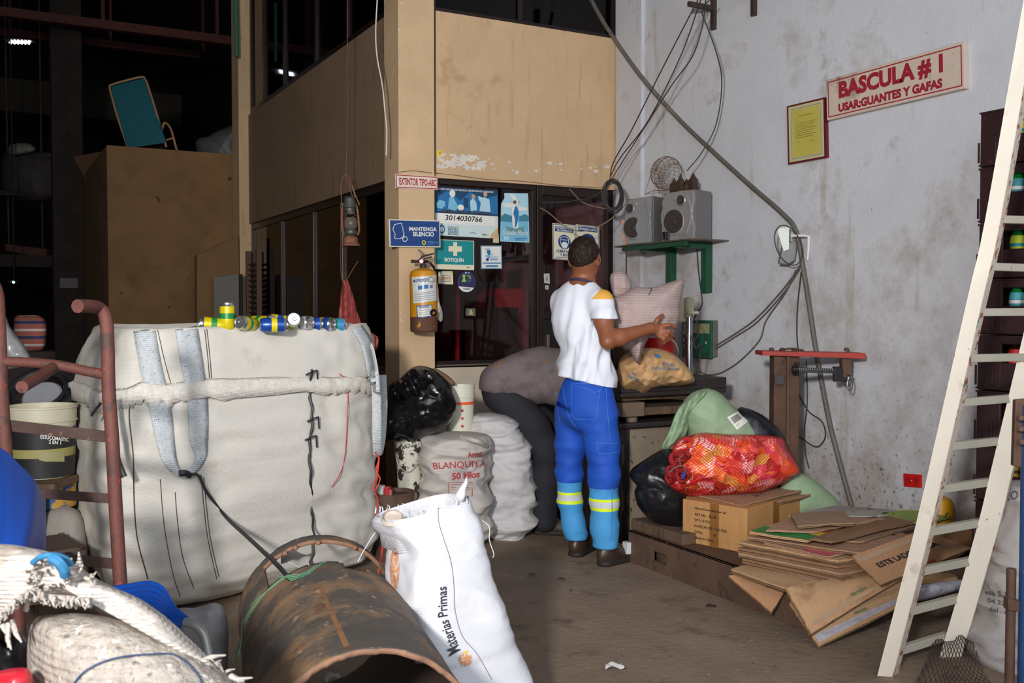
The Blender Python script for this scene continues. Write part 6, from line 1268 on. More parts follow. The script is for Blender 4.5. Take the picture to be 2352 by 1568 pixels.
# ---------------------------------------------------------------- tall printed sack
M_ws = mat('white_weave', (212, 212, 218), .6, creases=(3.5, .3, 1.5), var=.04, vs=4, weave=420, wst=.35, bump=.3, bs=9); M_ws2 = mat('white_weave_grey', (182, 174, 168), .65, creases=(5, .4, 2), var=.06, vs=4, weave=420, bump=.4, bs=10, spots=[((160, 146, 134), 5, .6, .12)])
SK_ = [(868, 1076, 1163, 3.1, .22), (864, 1084, 1190, 3.1, .27), (868, 1106, 1216, 3.09, .3), (884, 1114, 1250, 3.08, .32), (880, 1131, 1298, 3.06, .33), (890, 1134, 1355, 3.04, .33), (903, 1150, 1400, 3.03, .33), (922, 1170, 1450, 3.01, .33), (945, 1190, 1500, 3.0, .33), (985, 1214, 1568, 2.98, .33), (1026, 1238, 1650, 2.95, .32), (1050, 1246, 1700, 2.94, .3), (1068, 1240, 1735, 2.94, .26)]; sk = MB(); loft([(a_, b_, y_, d_+.09, t_) for a_, b_, y_, d_, t_ in SK_], n=160, per=9, ex=4.0, amp=.03, fr=(3, 3, 7), seed=3, rot=.62, top='open', ridgea=.8, mb=sk)
def tilt_rim(mb, x0, x1, dz0, dz1, ymax, dref):
    for i, p in enumerate(mb.v):
        X, Y = pix(p)
        k = max(0, 1-(Y-(ymax-60))/60) if Y > ymax-60 else 1
        t = (X-x0)/(x1-x0); mb.v[i] = p+Zu*(dz0+(dz1-dz0)*t)*k*(1 if Y < ymax else 0)
tilt_rim(sk, 866, 1080, -.025, .03, 1240, 3.1)
r = thing('woven_sack', 'tall bright white printed sack leaning against the rusty pipe', 'sack'); obj('body', sk, M_ws, r, angle=80); bs = sk.bvh()
b = MB(); dk = flat('sack_print_dark', (40, 40, 52)); orp = mat('print_orange', (206, 146, 104), .7, var=.12, vs=60, spots=[((216, 206, 200), 90, .52, .05)])
textproj(b, 'Materias', [(1031, 1508), (1008, 1428), (1030, 1422), (1058, 1492)], dk, bs, .012, .005); textproj(b, 'Primas', [(1006, 1418), (1004, 1348), (1026, 1346), (1028, 1414)], dk, bs, .012, .005); textproj(b, 'ANTIAS', [(917, 1400), (935, 1384), (941, 1404), (925, 1424)], dk, bs, .02, .006); textproj(b, 'Primas', [(918, 1430), (938, 1416), (942, 1432), (926, 1446)], dk, bs, .02, .006); obj('lettering', b, None, r)
b = MB(); shapeproj(b, circ(1069, 1513, 15, 16, 24), orp, bs, .004, 5); shapeproj(b, circ(1071, 1497, 5, 4, 12), flat('print_lemon', (224, 196, 90)), bs, .0055, 3); obj('fruit_print', b, None, r); b = MB(); shapeproj(b, circ(906, 1306, 11, 48, 26), orp, bs, .004, 6)
obj('fruit_print', b, None, r); b = MB()
strap([(1006, 1165, .5), (1008, 1200, .5), (1020, 1240, .5), (1036, 1290, .5), (1043, 1350, .5), (1045, 1400, .5), (1062, 1460, .5), (1095, 1500, .5), (1130, 1560, .5)], None, bs, .004, b); obj('woven_line', b, flat('seam_brown', (120, 84, 80)), r, angle=80)
b = MB(); rng = random.Random(9)
for k in range(26):
    t = k/26; x = 862+220*t+rng.uniform(-3, 3); y = 1174-22*t+rng.uniform(-3, 3)+(18 if 900 < x < 1000 and k % 2 else 0); a = W(x, y-4, 3.1+.08*rng.random()); b.tube([a-Zu*.012, a+Zu*.004+Rt*rng.uniform(-.004, .004), a+Zu*rng.uniform(.006, .014)+Rt*rng.uniform(-.008, .008)], [.0024, .0016, .0006], 5)
b.tube(VS([W(1108, 1195, 2.95), W(1124, 1210, 2.93), W(1124, 1240, 2.93), W(1134, 1270, 2.93), W(1132, 1280, 2.93)], 4), .0012, 5); b.tube(VS([W(862, 1222, 2.98), W(850, 1240, 2.98), W(832, 1270, 2.98), W(822, 1290, 2.98)], 4), .0014, 5)
obj('frayed_threads', b, M_ws, r); b = MB(); pillow([(1046, 1140), (1054, 1122), (1066, 1105), (1072, 1094), (1075, 1108), (1071, 1122), (1068, 1142), (1058, 1150)], 3.12, .03, 40, 6, .004, 20, 4, mb=b); obj('torn_corner', b, M_ws, r)
b = MB(); b.lathe(W(902, 1196, 3.08), [(.0005, 0), (.03, .002), (.036, .01), (.03, .02)], 16, (Zu-Fh*.6)); obj('cup_base', b, mat('clear_cup', (186, 172, 160), .3), r, label='clear cup bottom inside the sack mouth'); done(r)

# small sacks behind
sk = MB(); loft([(972, 1100, 996, 5.55, .24), (962, 1112, 1006, 5.55, .33), (957, 1116, 1026, 5.55, .36), (966, 1116, 1060, 5.55, .37), (974, 1114, 1090, 5.55, .36), (974, 1118, 1130, 5.55, .36), (968, 1120, 1170, 5.55, .36), (968, 1122, 1205, 5.55, .36), (974, 1120, 1232, 5.55, .34)], n=130, per=10, amp=.045, fr=(4, 4, 9), seed=7, ridgea=.85, mb=sk)
r = thing('rice_sack', 'greyish rice sack printed in red capitals beside the bright sack', 'sack'); obj('body', sk, M_ws2, r, angle=80); bs = sk.bvh(); b = MB(); rd = mat('faded_red_print', (176, 66, 72), .8, var=.1, vs=60)
textproj(b, 'Arroz', [(1073, 1038), (1108, 1034), (1109, 1048), (1075, 1052)], rd, bs, .03, .006); textproj(b, 'BLANQUITA', [(994, 1062), (1116, 1056), (1116, 1074), (996, 1080)], rd, bs, .01, .006); textproj(b, '50 kilos', [(1038, 1086), (1102, 1080), (1102, 1096), (1038, 1102)], rd, bs, .03, .006)
for (x0, y0, x1, y1) in ((1030, 1107, 1085, 1108), (1030, 1138, 1085, 1139), (1030, 1107, 1031, 1139), (1084, 1107, 1085, 1139), (1036, 1112, 1078, 1113), (1036, 1118, 1078, 1119), (1036, 1124, 1078, 1125)): b.add([hitB(x, y, .006, bs, 5.5) for x, y in ((x0, y0), (x1, y0), (x1, y1), (x0, y1))], [(0, 1, 2, 3)], rd)
obj('lettering', b, None, r); b = MB(); b.tube(VS([hitB(1060, 1004, .0, bs, 5.4), W(1085, 1010, 5.34), W(1104, 1016, 5.36), W(1116, 1024, 5.44)], 4), .014, 9); obj('rolled_edge', b, M_ws2, r); done(r)
sk = MB(); loft([(1084, 1160, 952, 5.85, .22), (1079, 1180, 966, 5.85, .3), (1080, 1198, 990, 5.85, .34), (1090, 1211, 1018, 5.85, .36), (1108, 1216, 1060, 5.84, .36), (1112, 1219, 1120, 5.84, .36), (1112, 1222, 1180, 5.83, .36), (1116, 1222, 1205, 5.83, .34), (1126, 1208, 1229, 5.83, .3)], n=130, per=10, amp=.045, fr=(4, 4, 12), seed=15, ridgea=.85, mb=sk)
obj('woven_sack', sk, mat('white_weave_mid', (190, 186, 186), .6, creases=(5, .4, 2.5), var=.06, vs=4, weave=420, bump=.4, bs=12, spots=[((180, 160, 146), 5, .6, .1)]), angle=80, label='full white sack standing beside the bent man\'s trousers', cat='sack')
b = MB(); pillow([(884, 909), (893, 884), (915, 872), (930, 858), (950, 842), (974, 840), (1000, 851), (1031, 880), (1048, 915), (1047, 945), (1031, 972), (1007, 994), (975, 1002), (949, 1019), (925, 1008), (890, 1012), (872, 1008), (867, 960), (869, 935)], 5.5, .4, 150, 26, .032, 7, 12, ridgea=.9, mb=b)
r = thing('garbage_bag', 'shiny black garbage bag heaped on buckets in front of the column', 'garbage bag'); M_bks = mat('black_bag_shiny', (14, 14, 16), .22, creases=(7, .8, 1.3), var=.3, vs=10, bump=.9, bs=9); obj('body', b, M_bks, r, angle=60)
b = MB(); pillow([(893, 884), (920, 868), (950, 845), (985, 848), (1000, 868), (985, 890), (960, 915), (925, 925), (903, 915), (892, 900)], 5.38, .22, 100, 16, .03, 10, 13, ridgea=.9, mb=b, fold=lambda q, s_: .5*math.sin(q[0]*.22-q[1]*.12)); obj('folded_top', b, M_bks, r, angle=60); done(r)
b = MB(); pillow([(985, 850), (1000, 846), (1020, 856), (1040, 872), (1045, 884), (1020, 890), (990, 880)], 5.75, .14, 60, 10, .01, 12, 4, mb=b); obj('cloth_bundle', b, mat('brown_cloth', (128, 98, 74), .8, var=.2), label='brown cloth bundle behind the shiny black garbage bag', cat='cloth')
def bucket(lab, x, ytop, rpx, ybot, d, m, taper=.88, name='paint_bucket', extra=None, hoop=True, fill=None):
    r = thing(name, lab, 'bucket'); c = W(x, ybot, d); zt = W(x, ytop, d).z; R_ = rpx*d/FPX; H = zt-c.z
    b = MB(); b.lathe(c, [(.0005, 0), (R_*taper*.96, 0), (R_*taper, .01), (R_*(taper+.06), H*.5), (R_*.985, H*.78), (R_*1.03, H*.785), (R_*1.03, H*.80), (R_, H*.81), (R_*1.01, H*.965), (R_*1.05, H*.97), (R_*1.05, H), (R_*.98, H), (R_*.95, H*.85), (.0005, H*.83)], 48); obj('pail', b, m, r)
    if hoop: b = MB(); b.tube(VS([W(x-rpx*1.02, ytop+6, d), W(x-rpx*.8, ytop+(ybot-ytop)*.45, d-R_*.8), W(x, ytop+(ybot-ytop)*.62, d-R_*1.15), W(x+rpx*.9, ytop+(ybot-ytop)*.3, d-R_*.7), W(x+rpx*1.02, ytop+6, d)], 6), .0035, 6); obj('wire_handle', b, mat('pale_handle', (176, 168, 150), .5), r)
    if extra: extra(r, c, R_, H)
    return done(r)
def ex1(r, c, R_, H):
    b = MB(); b.lathe(c, [(R_*.985, H*.66), (R_*.99, H*.71)], 48, m=flat('band_orange', (226, 84, 40))); obj('band', b, None, r); b = MB(); 
    for k in range(3): b.lathe(c+Rt*R_*.2-Fh*R_*.97+Zu*(H*(.56-.14*k)), [(.0005, .0), (.008, 0)], 12, -Fh, m=red_p)
    obj('dots', b, None, r)
bucket('white plastic bucket with an orange band behind the black garbage bag', 1057, 884, 33, 1010, 5.75, mat('bucket_white', (208, 204, 186), .45, var=.05), hoop=False, extra=ex1)
bucket('paint splattered white bucket with a wire handle under the black bag', 940, 1010, 33, 1128, 5.5, mat('bucket_splat', (196, 194, 178), .6, var=.05, spots=[((52, 34, 30), 14, .52, .03), ((30, 26, 26), 30, .6, .04)]), taper=.8)
r = thing('steel_drum', 'squat rusty brown drum at the right of the bulk bag', 'drum'); c = W(905, 1300, 5.3); c.z = .0; R_ = 47*5.3/FPX; zt = W(905, 1128, 5.3).z; b = MB(); b.lathe(c, [(.0005, 0), (R_*.96, 0), (R_, .01), (R_, zt*.48), (R_*1.03, zt*.5), (R_, zt*.52), (R_, zt-.012), (R_*1.05, zt-.01), (R_*1.05, zt), (R_*.97, zt), (R_*.95, zt-.02), (.0005, zt-.02)], 48); obj('drum', b, M_brown, r); done(r)
for lab, x, y, rr, cc in (('white cup with junk standing on the rusty drum', 873, 1100, 12, (190, 190, 186)), ('small red can on the rusty drum rim', 889, 1106, 10, (170, 40, 44)), ('brown bottle neck sticking up behind the drum', 880, 1080, 7, (110, 80, 66)), ('round pink lid among the junk on the drum', 895, 1088, 7, (190, 90, 90))):
    p = W(x, y+14, 5.28); p.z = zt-.018; b = MB(); R2 = rr*5.28/FPX; b.lathe(p, [(.0005, 0), (R2*.8, 0), (R2, R2*1.9), (R2*.85, R2*1.9), (R2*.7, R2*.5), (.0005, R2*.5)], 20); obj('junk_cup', b, flat('junk_%d' % x, cc), label=lab, cat='cup')
softbag('grey_sack', 'crumpled grey sack on the floor between the pipe and the blue chair', 'sack', [(405, 1402), (450, 1395), (500, 1385), (522, 1420), (524, 1500), (515, 1570), (450, 1590), (410, 1560), (398, 1470)], 3.35, .25, mat('grey_weave', (150, 146, 148), .7, var=.15, weave=400, bump=.5, bs=12), .02, 9, 5, ridgea=.9)

# ---------------------------------------------------------------- hand truck
r = thing('hand_truck', 'rusty red tubular hand truck leaning in front of the bulk bag', 'hand truck')
M_ht = mat('rusty_red_tube', (98, 56, 48), .7, metal=.15, var=.2, vs=14, spots=[((72, 52, 46), 16, .55, .08), ((170, 60, 40), 30, .64, .05)], bump=.3, bs=60); M_st = mat('rusty_flat_bar', (66, 46, 40), .75, var=.3, vs=14, spots=[((130, 90, 70), 20, .62, .05)])
dH = 3.1; hz = lambda y: dH-.1*(y-700)/650
b = MB(); b.tube(VS([W(178, 703, hz(700)-.12), W(205, 703, hz(700)-.06), W(228, 708, hz(705)), W(243, 730, hz(730)), W(247, 790, hz(790)), W(250, 900, hz(900)), W(258, 1010, hz(1010)), W(265, 1150, hz(1150)), W(276, 1335, hz(1335)), W(283, 1450, hz(1450)), W(296, 1640, 3.0)], 8), .0205, 20); obj('upright', b, M_ht, r)
b = MB(); b.tube(VS([W(-60, 640, hz(700)), W(-12, 660, hz(700)), W(-2, 760, hz(760)), W(3, 900, hz(900)), W(14, 1060, hz(1060)), W(24, 1200, hz(1200)), W(40, 1400, hz(1400)), W(56, 1640, 3.0)], 8), .0205, 20); obj('upright', b, M_ht, r)
b = MB(); b.tube(VS([W(0, 830, hz(830)), W(60, 832, hz(830)), W(130, 838, hz(835)), W(190, 850, hz(840)), W(248, 862, hz(850))], 6), .016, 16); obj('cross_tube', b, M_ht, r)
b = MB(); b.tube([W(125, 842, hz(835)), W(90, 866, hz(835)-.12), W(50, 889, hz(835)-.25)], .0175, 20); obj('stub_handle', b, M_ht, r)
for (xa, ya, xb_, yb_, hh) in ((8, 976, 252, 1004, 13), (18, 1128, 262, 1146, 11), (30, 1272, 270, 1296, 12)):
    b = MB(); d0 = hz(ya)+.01; b.hexa([W(xa, ya-hh, d0), W(xb_, yb_-hh, d0), W(xb_, yb_+hh, d0), W(xa, ya+hh, d0)], Fh*.008); obj('flat_bar', b, M_st, r, smooth=False, bev=.002)
done(r)

# ---------------------------------------------------------------- blue chair
M_blue = mat('blue_plastic', (18, 66, 152), .35, var=.05)
r = thing('plastic_chair', 'blue plastic chair with grey tube legs behind the frayed sack', 'chair')
b = MB(); A_ = [(200, 1352, 2.8), (285, 1341, 2.8), (325, 1334, 2.8), (352, 1334, 2.79), (376, 1346, 2.77), (392, 1370, 2.74), (408, 1396, 2.7), (438, 1421, 2.66)]; B_ = [(190, 1480, 2.5), (270, 1470, 2.5), (300, 1462, 2.5), (325, 1462, 2.5), (345, 1470, 2.5), (362, 1480, 2.5), (380, 1476, 2.5), (414, 1432, 2.6)]
a_ = spl(A_, 6); b_2 = spl(B_, 6); n_ = len(a_)-1
b.grid(lambda u, v: W(*a_[round(u*n_)])*(1-v)+W(*b_2[round(u*n_)])*v+Zu*.0025*math.sin(v*60), n_, 60, None, .006, -Zu); obj('seat', b, M_blue, r, angle=60)
b = MB(); A_ = [(-120, 1010, 2.35), (-30, 1020, 2.4), (10, 1036, 2.45), (45, 1070, 2.5), (78, 1105, 2.55), (98, 1150, 2.6), (104, 1200, 2.6), (102, 1262, 2.6)]; B_ = [(-120, 1300, 2.3), (-30, 1310, 2.32), (0, 1320, 2.33), (20, 1310, 2.34), (42, 1300, 2.36), (55, 1290, 2.4), (62, 1290, 2.44), (70, 1290, 2.5)]
a_ = spl(A_, 6); b_2 = spl(B_, 6); b.grid(lambda u, v: W(*a_[round(u*n_)])*(1-v)+W(*b_2[round(u*n_)])*v+Fh*.02*math.sin(v*math.pi), n_, 24, None, .006, Fh); obj('backrest', b, M_blue, r, angle=60)
M_gt = mat('grey_tube', (150, 150, 146), .4, metal=.3, spots=[((110, 80, 60), 30, .66, .03)])
b = MB(); b.tube(VS([W(425, 1428, 2.62), W(446, 1434, 2.61), W(466, 1452, 2.6), (W(476, 1485, 2.59)), W(482, 1530, 2.58), W(500, 1760, 2.56)], 8), .0125, 14); obj('leg', b, M_gt, r)
b = MB(); b.tube([W(120, 1430, 2.5), W(110, 1560, 2.5), W(105, 1790, 2.5)], .0125, 14); obj('leg', b, M_gt, r); b = MB(); b.tube([W(250, 1380, 2.9), W(255, 1500, 2.9), W(258, 1700, 2.92)], .0125, 14); obj('leg', b, M_gt, r); done(r)

# ---------------------------------------------------------------- frayed sack, nearest
M_fs = mat('frayed_sack_cloth', (184, 176, 168), .75, creases=(9, .4, 1), var=.1, vs=9, weave=300, wst=.8, bump=.7, bs=26, spots=[((166, 152, 140), 16, .56, .08)]); M_fb = mat('braided_cloth', (172, 162, 152), .8, var=.2, vs=50, weave=160, wst=1.0, bump=1.0, bs=55, spots=[((120, 112, 104), 50, .58, .08), ((226, 222, 214), 40, .6, .04)])
r = thing('frayed_sack', 'grubby frayed white sack with an open mouth, nearest the camera at left', 'sack'); dS = 1.75
b = MB(); pillow([(62, 1500), (70, 1440), (90, 1415), (130, 1410), (180, 1408), (240, 1415), (300, 1432), (360, 1455), (420, 1480), (470, 1510), (520, 1545), (565, 1590), (590, 1700), (560, 1900), (300, 1990), (110, 1900), (78, 1700), (66, 1580)], dS, .42, 170, 26, .018, 12, 21, ridgea=.5, mb=b); obj('body', b, M_fb, r, angle=80); bvF = b.bvh()
b = MB(); pillow([(-160, 1255), (-60, 1247), (20, 1250), (70, 1258), (130, 1272), (180, 1300), (225, 1330), (280, 1356), (330, 1380), (385, 1420), (430, 1462), (470, 1500), (500, 1535), (470, 1530), (400, 1480), (340, 1450), (290, 1428), (255, 1395), (200, 1372), (140, 1368), (95, 1376), (70, 1352), (40, 1368), (10, 1400), (-30, 1450), (-120, 1480), (-190, 1400)], dS-.02, .2, 190, 16, .016, 16, 23, ridgea=.5, mb=b, ctr=(110, 1330)); obj('mouth_roll', b, M_fs, r, angle=80)
b = MB(); pillow([(100, 1366), (150, 1362), (230, 1378), (280, 1404), (292, 1430), (250, 1432), (180, 1420), (110, 1415), (88, 1395)], dS+.12, .06, 60, 8, .004, 12, 2, mb=b); obj('mouth_lining', b, mat('sack_inside', (120, 100, 84), .9, var=.15), r)
b = MB(); rng = random.Random(12)
def strand(x, y, dx, dy, d, r0=.0035): a = W(x, y, d); e = W(x+dx, y+dy, d-.02); m_ = (a+e)/2+Vector((rng.uniform(-1, 1), rng.uniform(-1, 1), rng.uniform(-1, 1)))*.006; b.tube([a, m_, e], [r0, r0*.8, r0*.25], 6)
for k in range(150):
    t = rng.random(); P_ = [(0, 1420), (40, 1380), (75, 1362), (110, 1376), (160, 1380), (205, 1384)]; i = min(4, int(t*5)); u_ = t*5-i; x = P_[i][0]*(1-u_)+P_[i+1][0]*u_; y = P_[i][1]*(1-u_)+P_[i+1][1]*u_; strand(x, y-8, rng.uniform(-8, 10), rng.uniform(8, 26), dS-.1-.05*rng.random())
for k in range(110):
    t = rng.random(); x = 250+300*t; y = 1352+205*t+30*rng.random()*(1 if t > .5 else .3); strand(x, y+8, rng.uniform(2, 24), rng.uniform(-9, 6), dS-.02)
for k in range(30): strand(rng.uniform(60, 210), rng.uniform(1290, 1350), rng.uniform(-16, 16), rng.uniform(-22, 10), dS-.11, .003)
for (x, y, dx, dy) in ((20, 1430, 6, 62), (28, 1425, 22, 50), (5, 1435, 14, 52), (185, 1300, -4, -32), (530, 1552, 50, 4), (470, 1516, 48, -12), (60, 1400, -6, -40)): strand(x, y, dx, dy, dS-.1, .005)
obj('frayed_edge', b, M_fs, r)
b = strap([(165, 1575, 2), (190, 1545, 2), (230, 1522, 2), (280, 1508, 2), (340, 1502, 2), (395, 1502, 2), (430, 1522, 2), (455, 1550, 2), (468, 1580, 2)], None, bvF, .006); obj('blue_seam', b, flat('seam_blue', (52, 76, 110)), r, angle=80)
b = MB(); b.tube(VS([W(75, 1292, dS-.13), W(95, 1278, dS-.14), W(125, 1275, dS-.14), W(150, 1282, dS-.13), W(165, 1296, dS-.12)], 5), .005, 8); b.tube(VS([W(118, 1282, dS-.15), W(134, 1290, dS-.155), W(146, 1306, dS-.15), W(150, 1320, dS-.14)], 5), .009, 8); obj('blue_tie', b, mat('blue_rag', (44, 110, 150), .7, var=.3, vs=60), r); done(r)
softbag('garbage_bag', 'dark plastic bag at the very bottom left corner', 'garbage bag', [(-80, 1440), (20, 1445), (62, 1470), (66, 1540), (60, 1600), (-80, 1640)], 1.95, .2, M_bk, .012, 12, 6, ridgea=.8, n=80, nr=12)
softbag('red_bag', 'red plastic bag peeking in at the bottom left corner', 'plastic bag', [(-90, 1560), (-20, 1545), (30, 1534), (70, 1540), (76, 1600), (60, 1700), (-80, 1720)], 1.62, .12, mat('red_plastic_bag', (190, 36, 48), .35), .01, 14, 8, ridgea=.8, n=80, nr=12)

# ---------------------------------------------------------------- junk behind the hand truck
def ex2(r, c, R_, H):
    b = MB(); bk_ = mat('bucket_black', (34, 34, 36), .5, spots=[((110, 104, 90), 30, .66, .03)]); ol = flat('bucket_olive', (150, 142, 84))
    b.lathe(c, [(R_*.955, H*.42), (R_*.995, H*.70)], 48, m=bk_); b.lathe(c, [(R_*.945, H*.3), (R_*.958, H*.42)], 48, m=ol); b.lathe(c, [(R_*.91, H*.02), (R_*.945, H*.3)], 48, m=bk_); obj('label_wrap', b, None, r); bv_ = b.bvh()
    b = MB(); textproj(b, 'ESTUCOMASTIC', [(93, 998), (158, 1006), (158, 1014), (93, 1007)], white, bv_, .02, .004); textproj(b, '2 EN 1', [(112, 1010), (140, 1013), (140, 1021), (112, 1018)], white, bv_, .02, .004); obj('lettering', b, None, r)
    b = MB(); shapeproj(b, [(86, 1042), (106, 1038), (148, 1040), (148, 1060), (104, 1060), (90, 1056)], flat('bucket_buff', (150, 144, 100)), bv_, .004, 4); obj('badge', b, None, r)
bucket('stucco bucket with a black and olive wrap seen through the hand truck', 98, 930, 74, 1092, 4.35, mat('bucket_ivory', (190, 184, 160), .5, var=.1), taper=.86, hoop=False, extra=ex2, name='stucco_bucket')
r = thing('yellow_blue_can', 'yellow and blue paint tin below the stucco bucket', 'tin'); c = W(120, 1160, 4.35); b = MB(); b.lathe(c, [(.0005, 0), (.1, 0), (.1, .12), (.0005, .12)], 32); obj('tin', b, mat('tin_mix', (36, 70, 120), .6, var=.2, spots=[((170, 130, 40), 9, .5, .05), ((90, 60, 40), 14, .6, .05)]), r); b = MB(); b.lathe(c+Zu*.12, [(.1, 0), (.103, .006), (.09, .008), (.0005, .004)], 32); obj('lid', b, mat('lid_brass', (150, 116, 50), .5), r); done(r)
softbag('woven_sack', 'off white sack on the floor behind the hand truck', 'sack', [(85, 1200), (110, 1170), (150, 1162), (185, 1180), (200, 1240), (200, 1330), (150, 1350), (90, 1340), (78, 1260)], 4.3, .3, mat('sack_offwhite', (150, 142, 134), .8, var=.1, weave=300), .014, 8, 8, n=90, nr=14)
b = MB(); c = W(80, 1290, 3.9); 
for k in range(4): z = c.z-.12+.06*k; b.box((c.x, c.y, z), (.3, .3, .012 if k else .02), Matrix.Rotation(.2, 3, 'Z'))
for sx in (-.14, .14):
    for sy in (-.14, .14): v_ = Matrix.Rotation(.2, 3, 'Z') @ Vector((sx, sy, 0)); b.box((c.x+v_.x, c.y+v_.y, c.z-.03), (.02, .02, .2), Matrix.Rotation(.2, 3, 'Z'))
obj('plastic_crate', b, mat('brown_crate', (84, 66, 56), .6), smooth=False, label='brown slatted crate behind the blue chair back', cat='crate')
r = thing('bicycle_tyre', 'black tyre with a pale disc lying on the stucco bucket', 'tyre'); c = W(95, 905, 4.6); ax_ = (Zu*.75-Fh*.66).normalized(); u = Rt; v = ax_.cross(u); b = MB(); b.tube([c+u*.15*math.cos(a)+v*.15*math.sin(a) for a in [i*math.pi/20 for i in range(40)]], .028, 12, closed=True); b.tube([c+ax_*.02+u*.115*math.cos(a)+v*.115*math.sin(a) for a in [i*math.pi/20 for i in range(40)]], .01, 8, closed=True); obj('tyre', b, flat('tyre_black', (24, 24, 28), .5), r)
b = MB(); b.lathe(c-ax_*.01, [(.0005, .01), (.08, .008), (.09, 0)], 24, ax_); obj('disc', b, mat('pale_disc', (140, 140, 146), .4), r); done(r)
softbag('plastic_bag', 'crinkled silver grey plastic bag at the left edge behind the hand truck', 'plastic bag', [(-60, 740), (-20, 718), (10, 722), (22, 748), (42, 775), (60, 800), (72, 830), (50, 845), (-60, 850)], 4.7, .25, mat('silver_film', (150, 150, 150), .25, var=.25, vs=20), .02, 12, 31, ridgea=.9, n=80, nr=14)
b = MB(); c = W(70, 760, 6.6); pillow([(34, 730), (60, 724), (92, 726), (106, 745), (104, 790), (90, 806), (45, 806), (34, 780)], 6.6, .2, 60, 10, .006, 9, 1, mb=b); obj('striped_bundle', b, mat('striped_cloth', (150, 84, 70), .8, stripes=[(2, .05, .016, (190, 180, 170)), (2, .1, .02, (40, 50, 90))]), label='striped red and white cloth bundle deep in the shade at left', cat='cloth')
b = MB(); c = W(70, 806, 6.6); b.box((c.x, c.y+.05, c.z/2), (.3, .3, c.z-.006)); obj('storage_box', b, M_dark, smooth=False, bev=.01, label='dark tall box under the striped bundle in the shade at left', cat='box')
r = thing('table', 'low dark bench the left bags and bucket stand on', 'table'); b = MB(); z_ = W(98, 1092, 4.35).z; a = LD(-2.6, 4.1, 0); 
for nm_, lo_, hi_ in (('table_top', (-3.3, 4.15, z_-.03), (-1.93, 4.5, z_-.002)),):
    b = MB(); q = [LD(lo_[0], lo_[1], z_-.03), LD(hi_[0], lo_[1], z_-.03), LD(hi_[0], hi_[1], z_-.03), LD(lo_[0], hi_[1], z_-.03)]; b.hexa(q, Zu*.026); obj('table_top', b, M_wood, r, smooth=False)
for l_, d_ in ((-3.2, 4.2), (-2.02, 4.2), (-3.2, 4.45), (-2.0, 4.45)): b = MB(); p = LD(l_, d_, 0); b.bx((p.x-.025, p.y-.025, 0), (p.x+.025, p.y+.025, z_-.03)); obj('leg', b, M_wood, r, smooth=False)
done(r)
# ---------------------------------------------------------------- on and beyond the loft wall
r = thing('folding_chair', 'upturned chair with a teal seat pad and thin metal frame on the loft wall', 'chair'); dC = 10.32
b = MB(); q = [(253, 200), (262, 192), (320, 178), (330, 180), (336, 190), (378, 318), (376, 328), (300, 339), (290, 334)]; b.prism([W(x, y, dC-(y-250)*.001) for x, y in q], Fh*.035); obj('seat_pad', b, mat('teal_vinyl', (30, 96, 108), .5, var=.08), r, smooth=False, bev=.008)
b = MB(); P = spl([(252, 203), (258, 194), (322, 177), (333, 182), (340, 198), (360, 262), (382, 338)], 6); b.tube([W(x, y, dC-.01) for x, y in P], .012, 8); P = spl([(252, 203), (268, 262), (294, 340)], 5); b.tube([W(x, y, dC-.01) for x, y in P], .012, 8); M_cf = mat('chair_frame', (190, 150, 110), .4, metal=.4); obj('frame', b, M_cf, r)
b = MB(); b.tube(VS([W(372, 300, dC+.1), W(378, 282, dC+.1), W(392, 296, dC+.1), W(406, 345, dC+.1)], 5), .012, 8); b.tube([W(360, 330, dC), W(392, 318, dC+.1), W(402, 320, dC+.1)], .01, 8); obj('leg', b, M_cf, r); done(r)
for k, (lab, out, d) in enumerate((('grey covered box with crumpled plastic on the loft beside the pillar', [(450, 335), (455, 318), (478, 312), (500, 300), (540, 286), (552, 300), (552, 374), (470, 374)], 11.2), ('dark clutter bundle on the loft behind the teal chair', [(335, 330), (350, 312), (375, 318), (385, 336), (380, 368), (340, 368)], 11.0))):
    softbag('covered_bundle', lab, 'bundle', out, d, .3, mat('dusty_film_%d' % k, ((84, 82, 84), (40, 38, 36))[k], .5, var=.2), .03, 4, k, n=60, nr=10)
b = MB(); q = [W(490, 636, 9.9), W(548, 628, 9.9), W(548, 800, 9.9), W(490, 800, 9.9)]; q[2].z = q[3].z = 0; b.hexa(q, Fh*.16); o = obj('grey_cabinet', b, mat('dull_grey_steel', (110, 104, 100), .5), smooth=False, label='dull grey steel cabinet tucked beside the stair parapet', cat='cabinet', bev=.006)
def led(lab, x, y, w_, h, n, colr, d, st):
    r = thing('strip_lamp', lab, 'lamp'); b = MB(); b.box(W(x, y-h*.4, d), (w_*d/FPX*1.3, .12, .04), Matrix.Rotation(-YAW, 3, 'Z')); obj('housing', b, M_dark, r, smooth=False)
    b = MB()
    for k in range(n): b.box(W(x-w_/2+w_*(k+.5)/n, y+1.5*k/n, d-.07), (w_/n*.6*d/FPX, .02, h*d/FPX), Matrix.Rotation(-YAW, 3, 'Z') @ Matrix.Rotation(.5, 3, 'Y'))
    obj('diodes', b, mat('led_%d' % x, colr, emit=(colr, st)), r, smooth=False); b = MB(); p = W(x, y, d); b.cyl(p+Fh*.02, Vector((p.x, p.y, 7.4)), .008, n=6); obj('hanger', b, M_dark, r); return done(r)
led('left hanging strip lamp glowing white in the dark roof space', 46, 96, 50, 9, 6, (225, 225, 255), 14.5, 9)
led('amber strip lamp glowing lower in the dark background', 120, 236, 40, 5, 6, (230, 190, 50), 16, 3)
led('small bright square floodlight far left in the dark', 146, 333, 22, 16, 1, (215, 220, 255), 12.9, 5)
led('tiny green white lamp glowing at the far left edge', 31, 648, 7, 4, 1, (160, 255, 200), 12, 4)
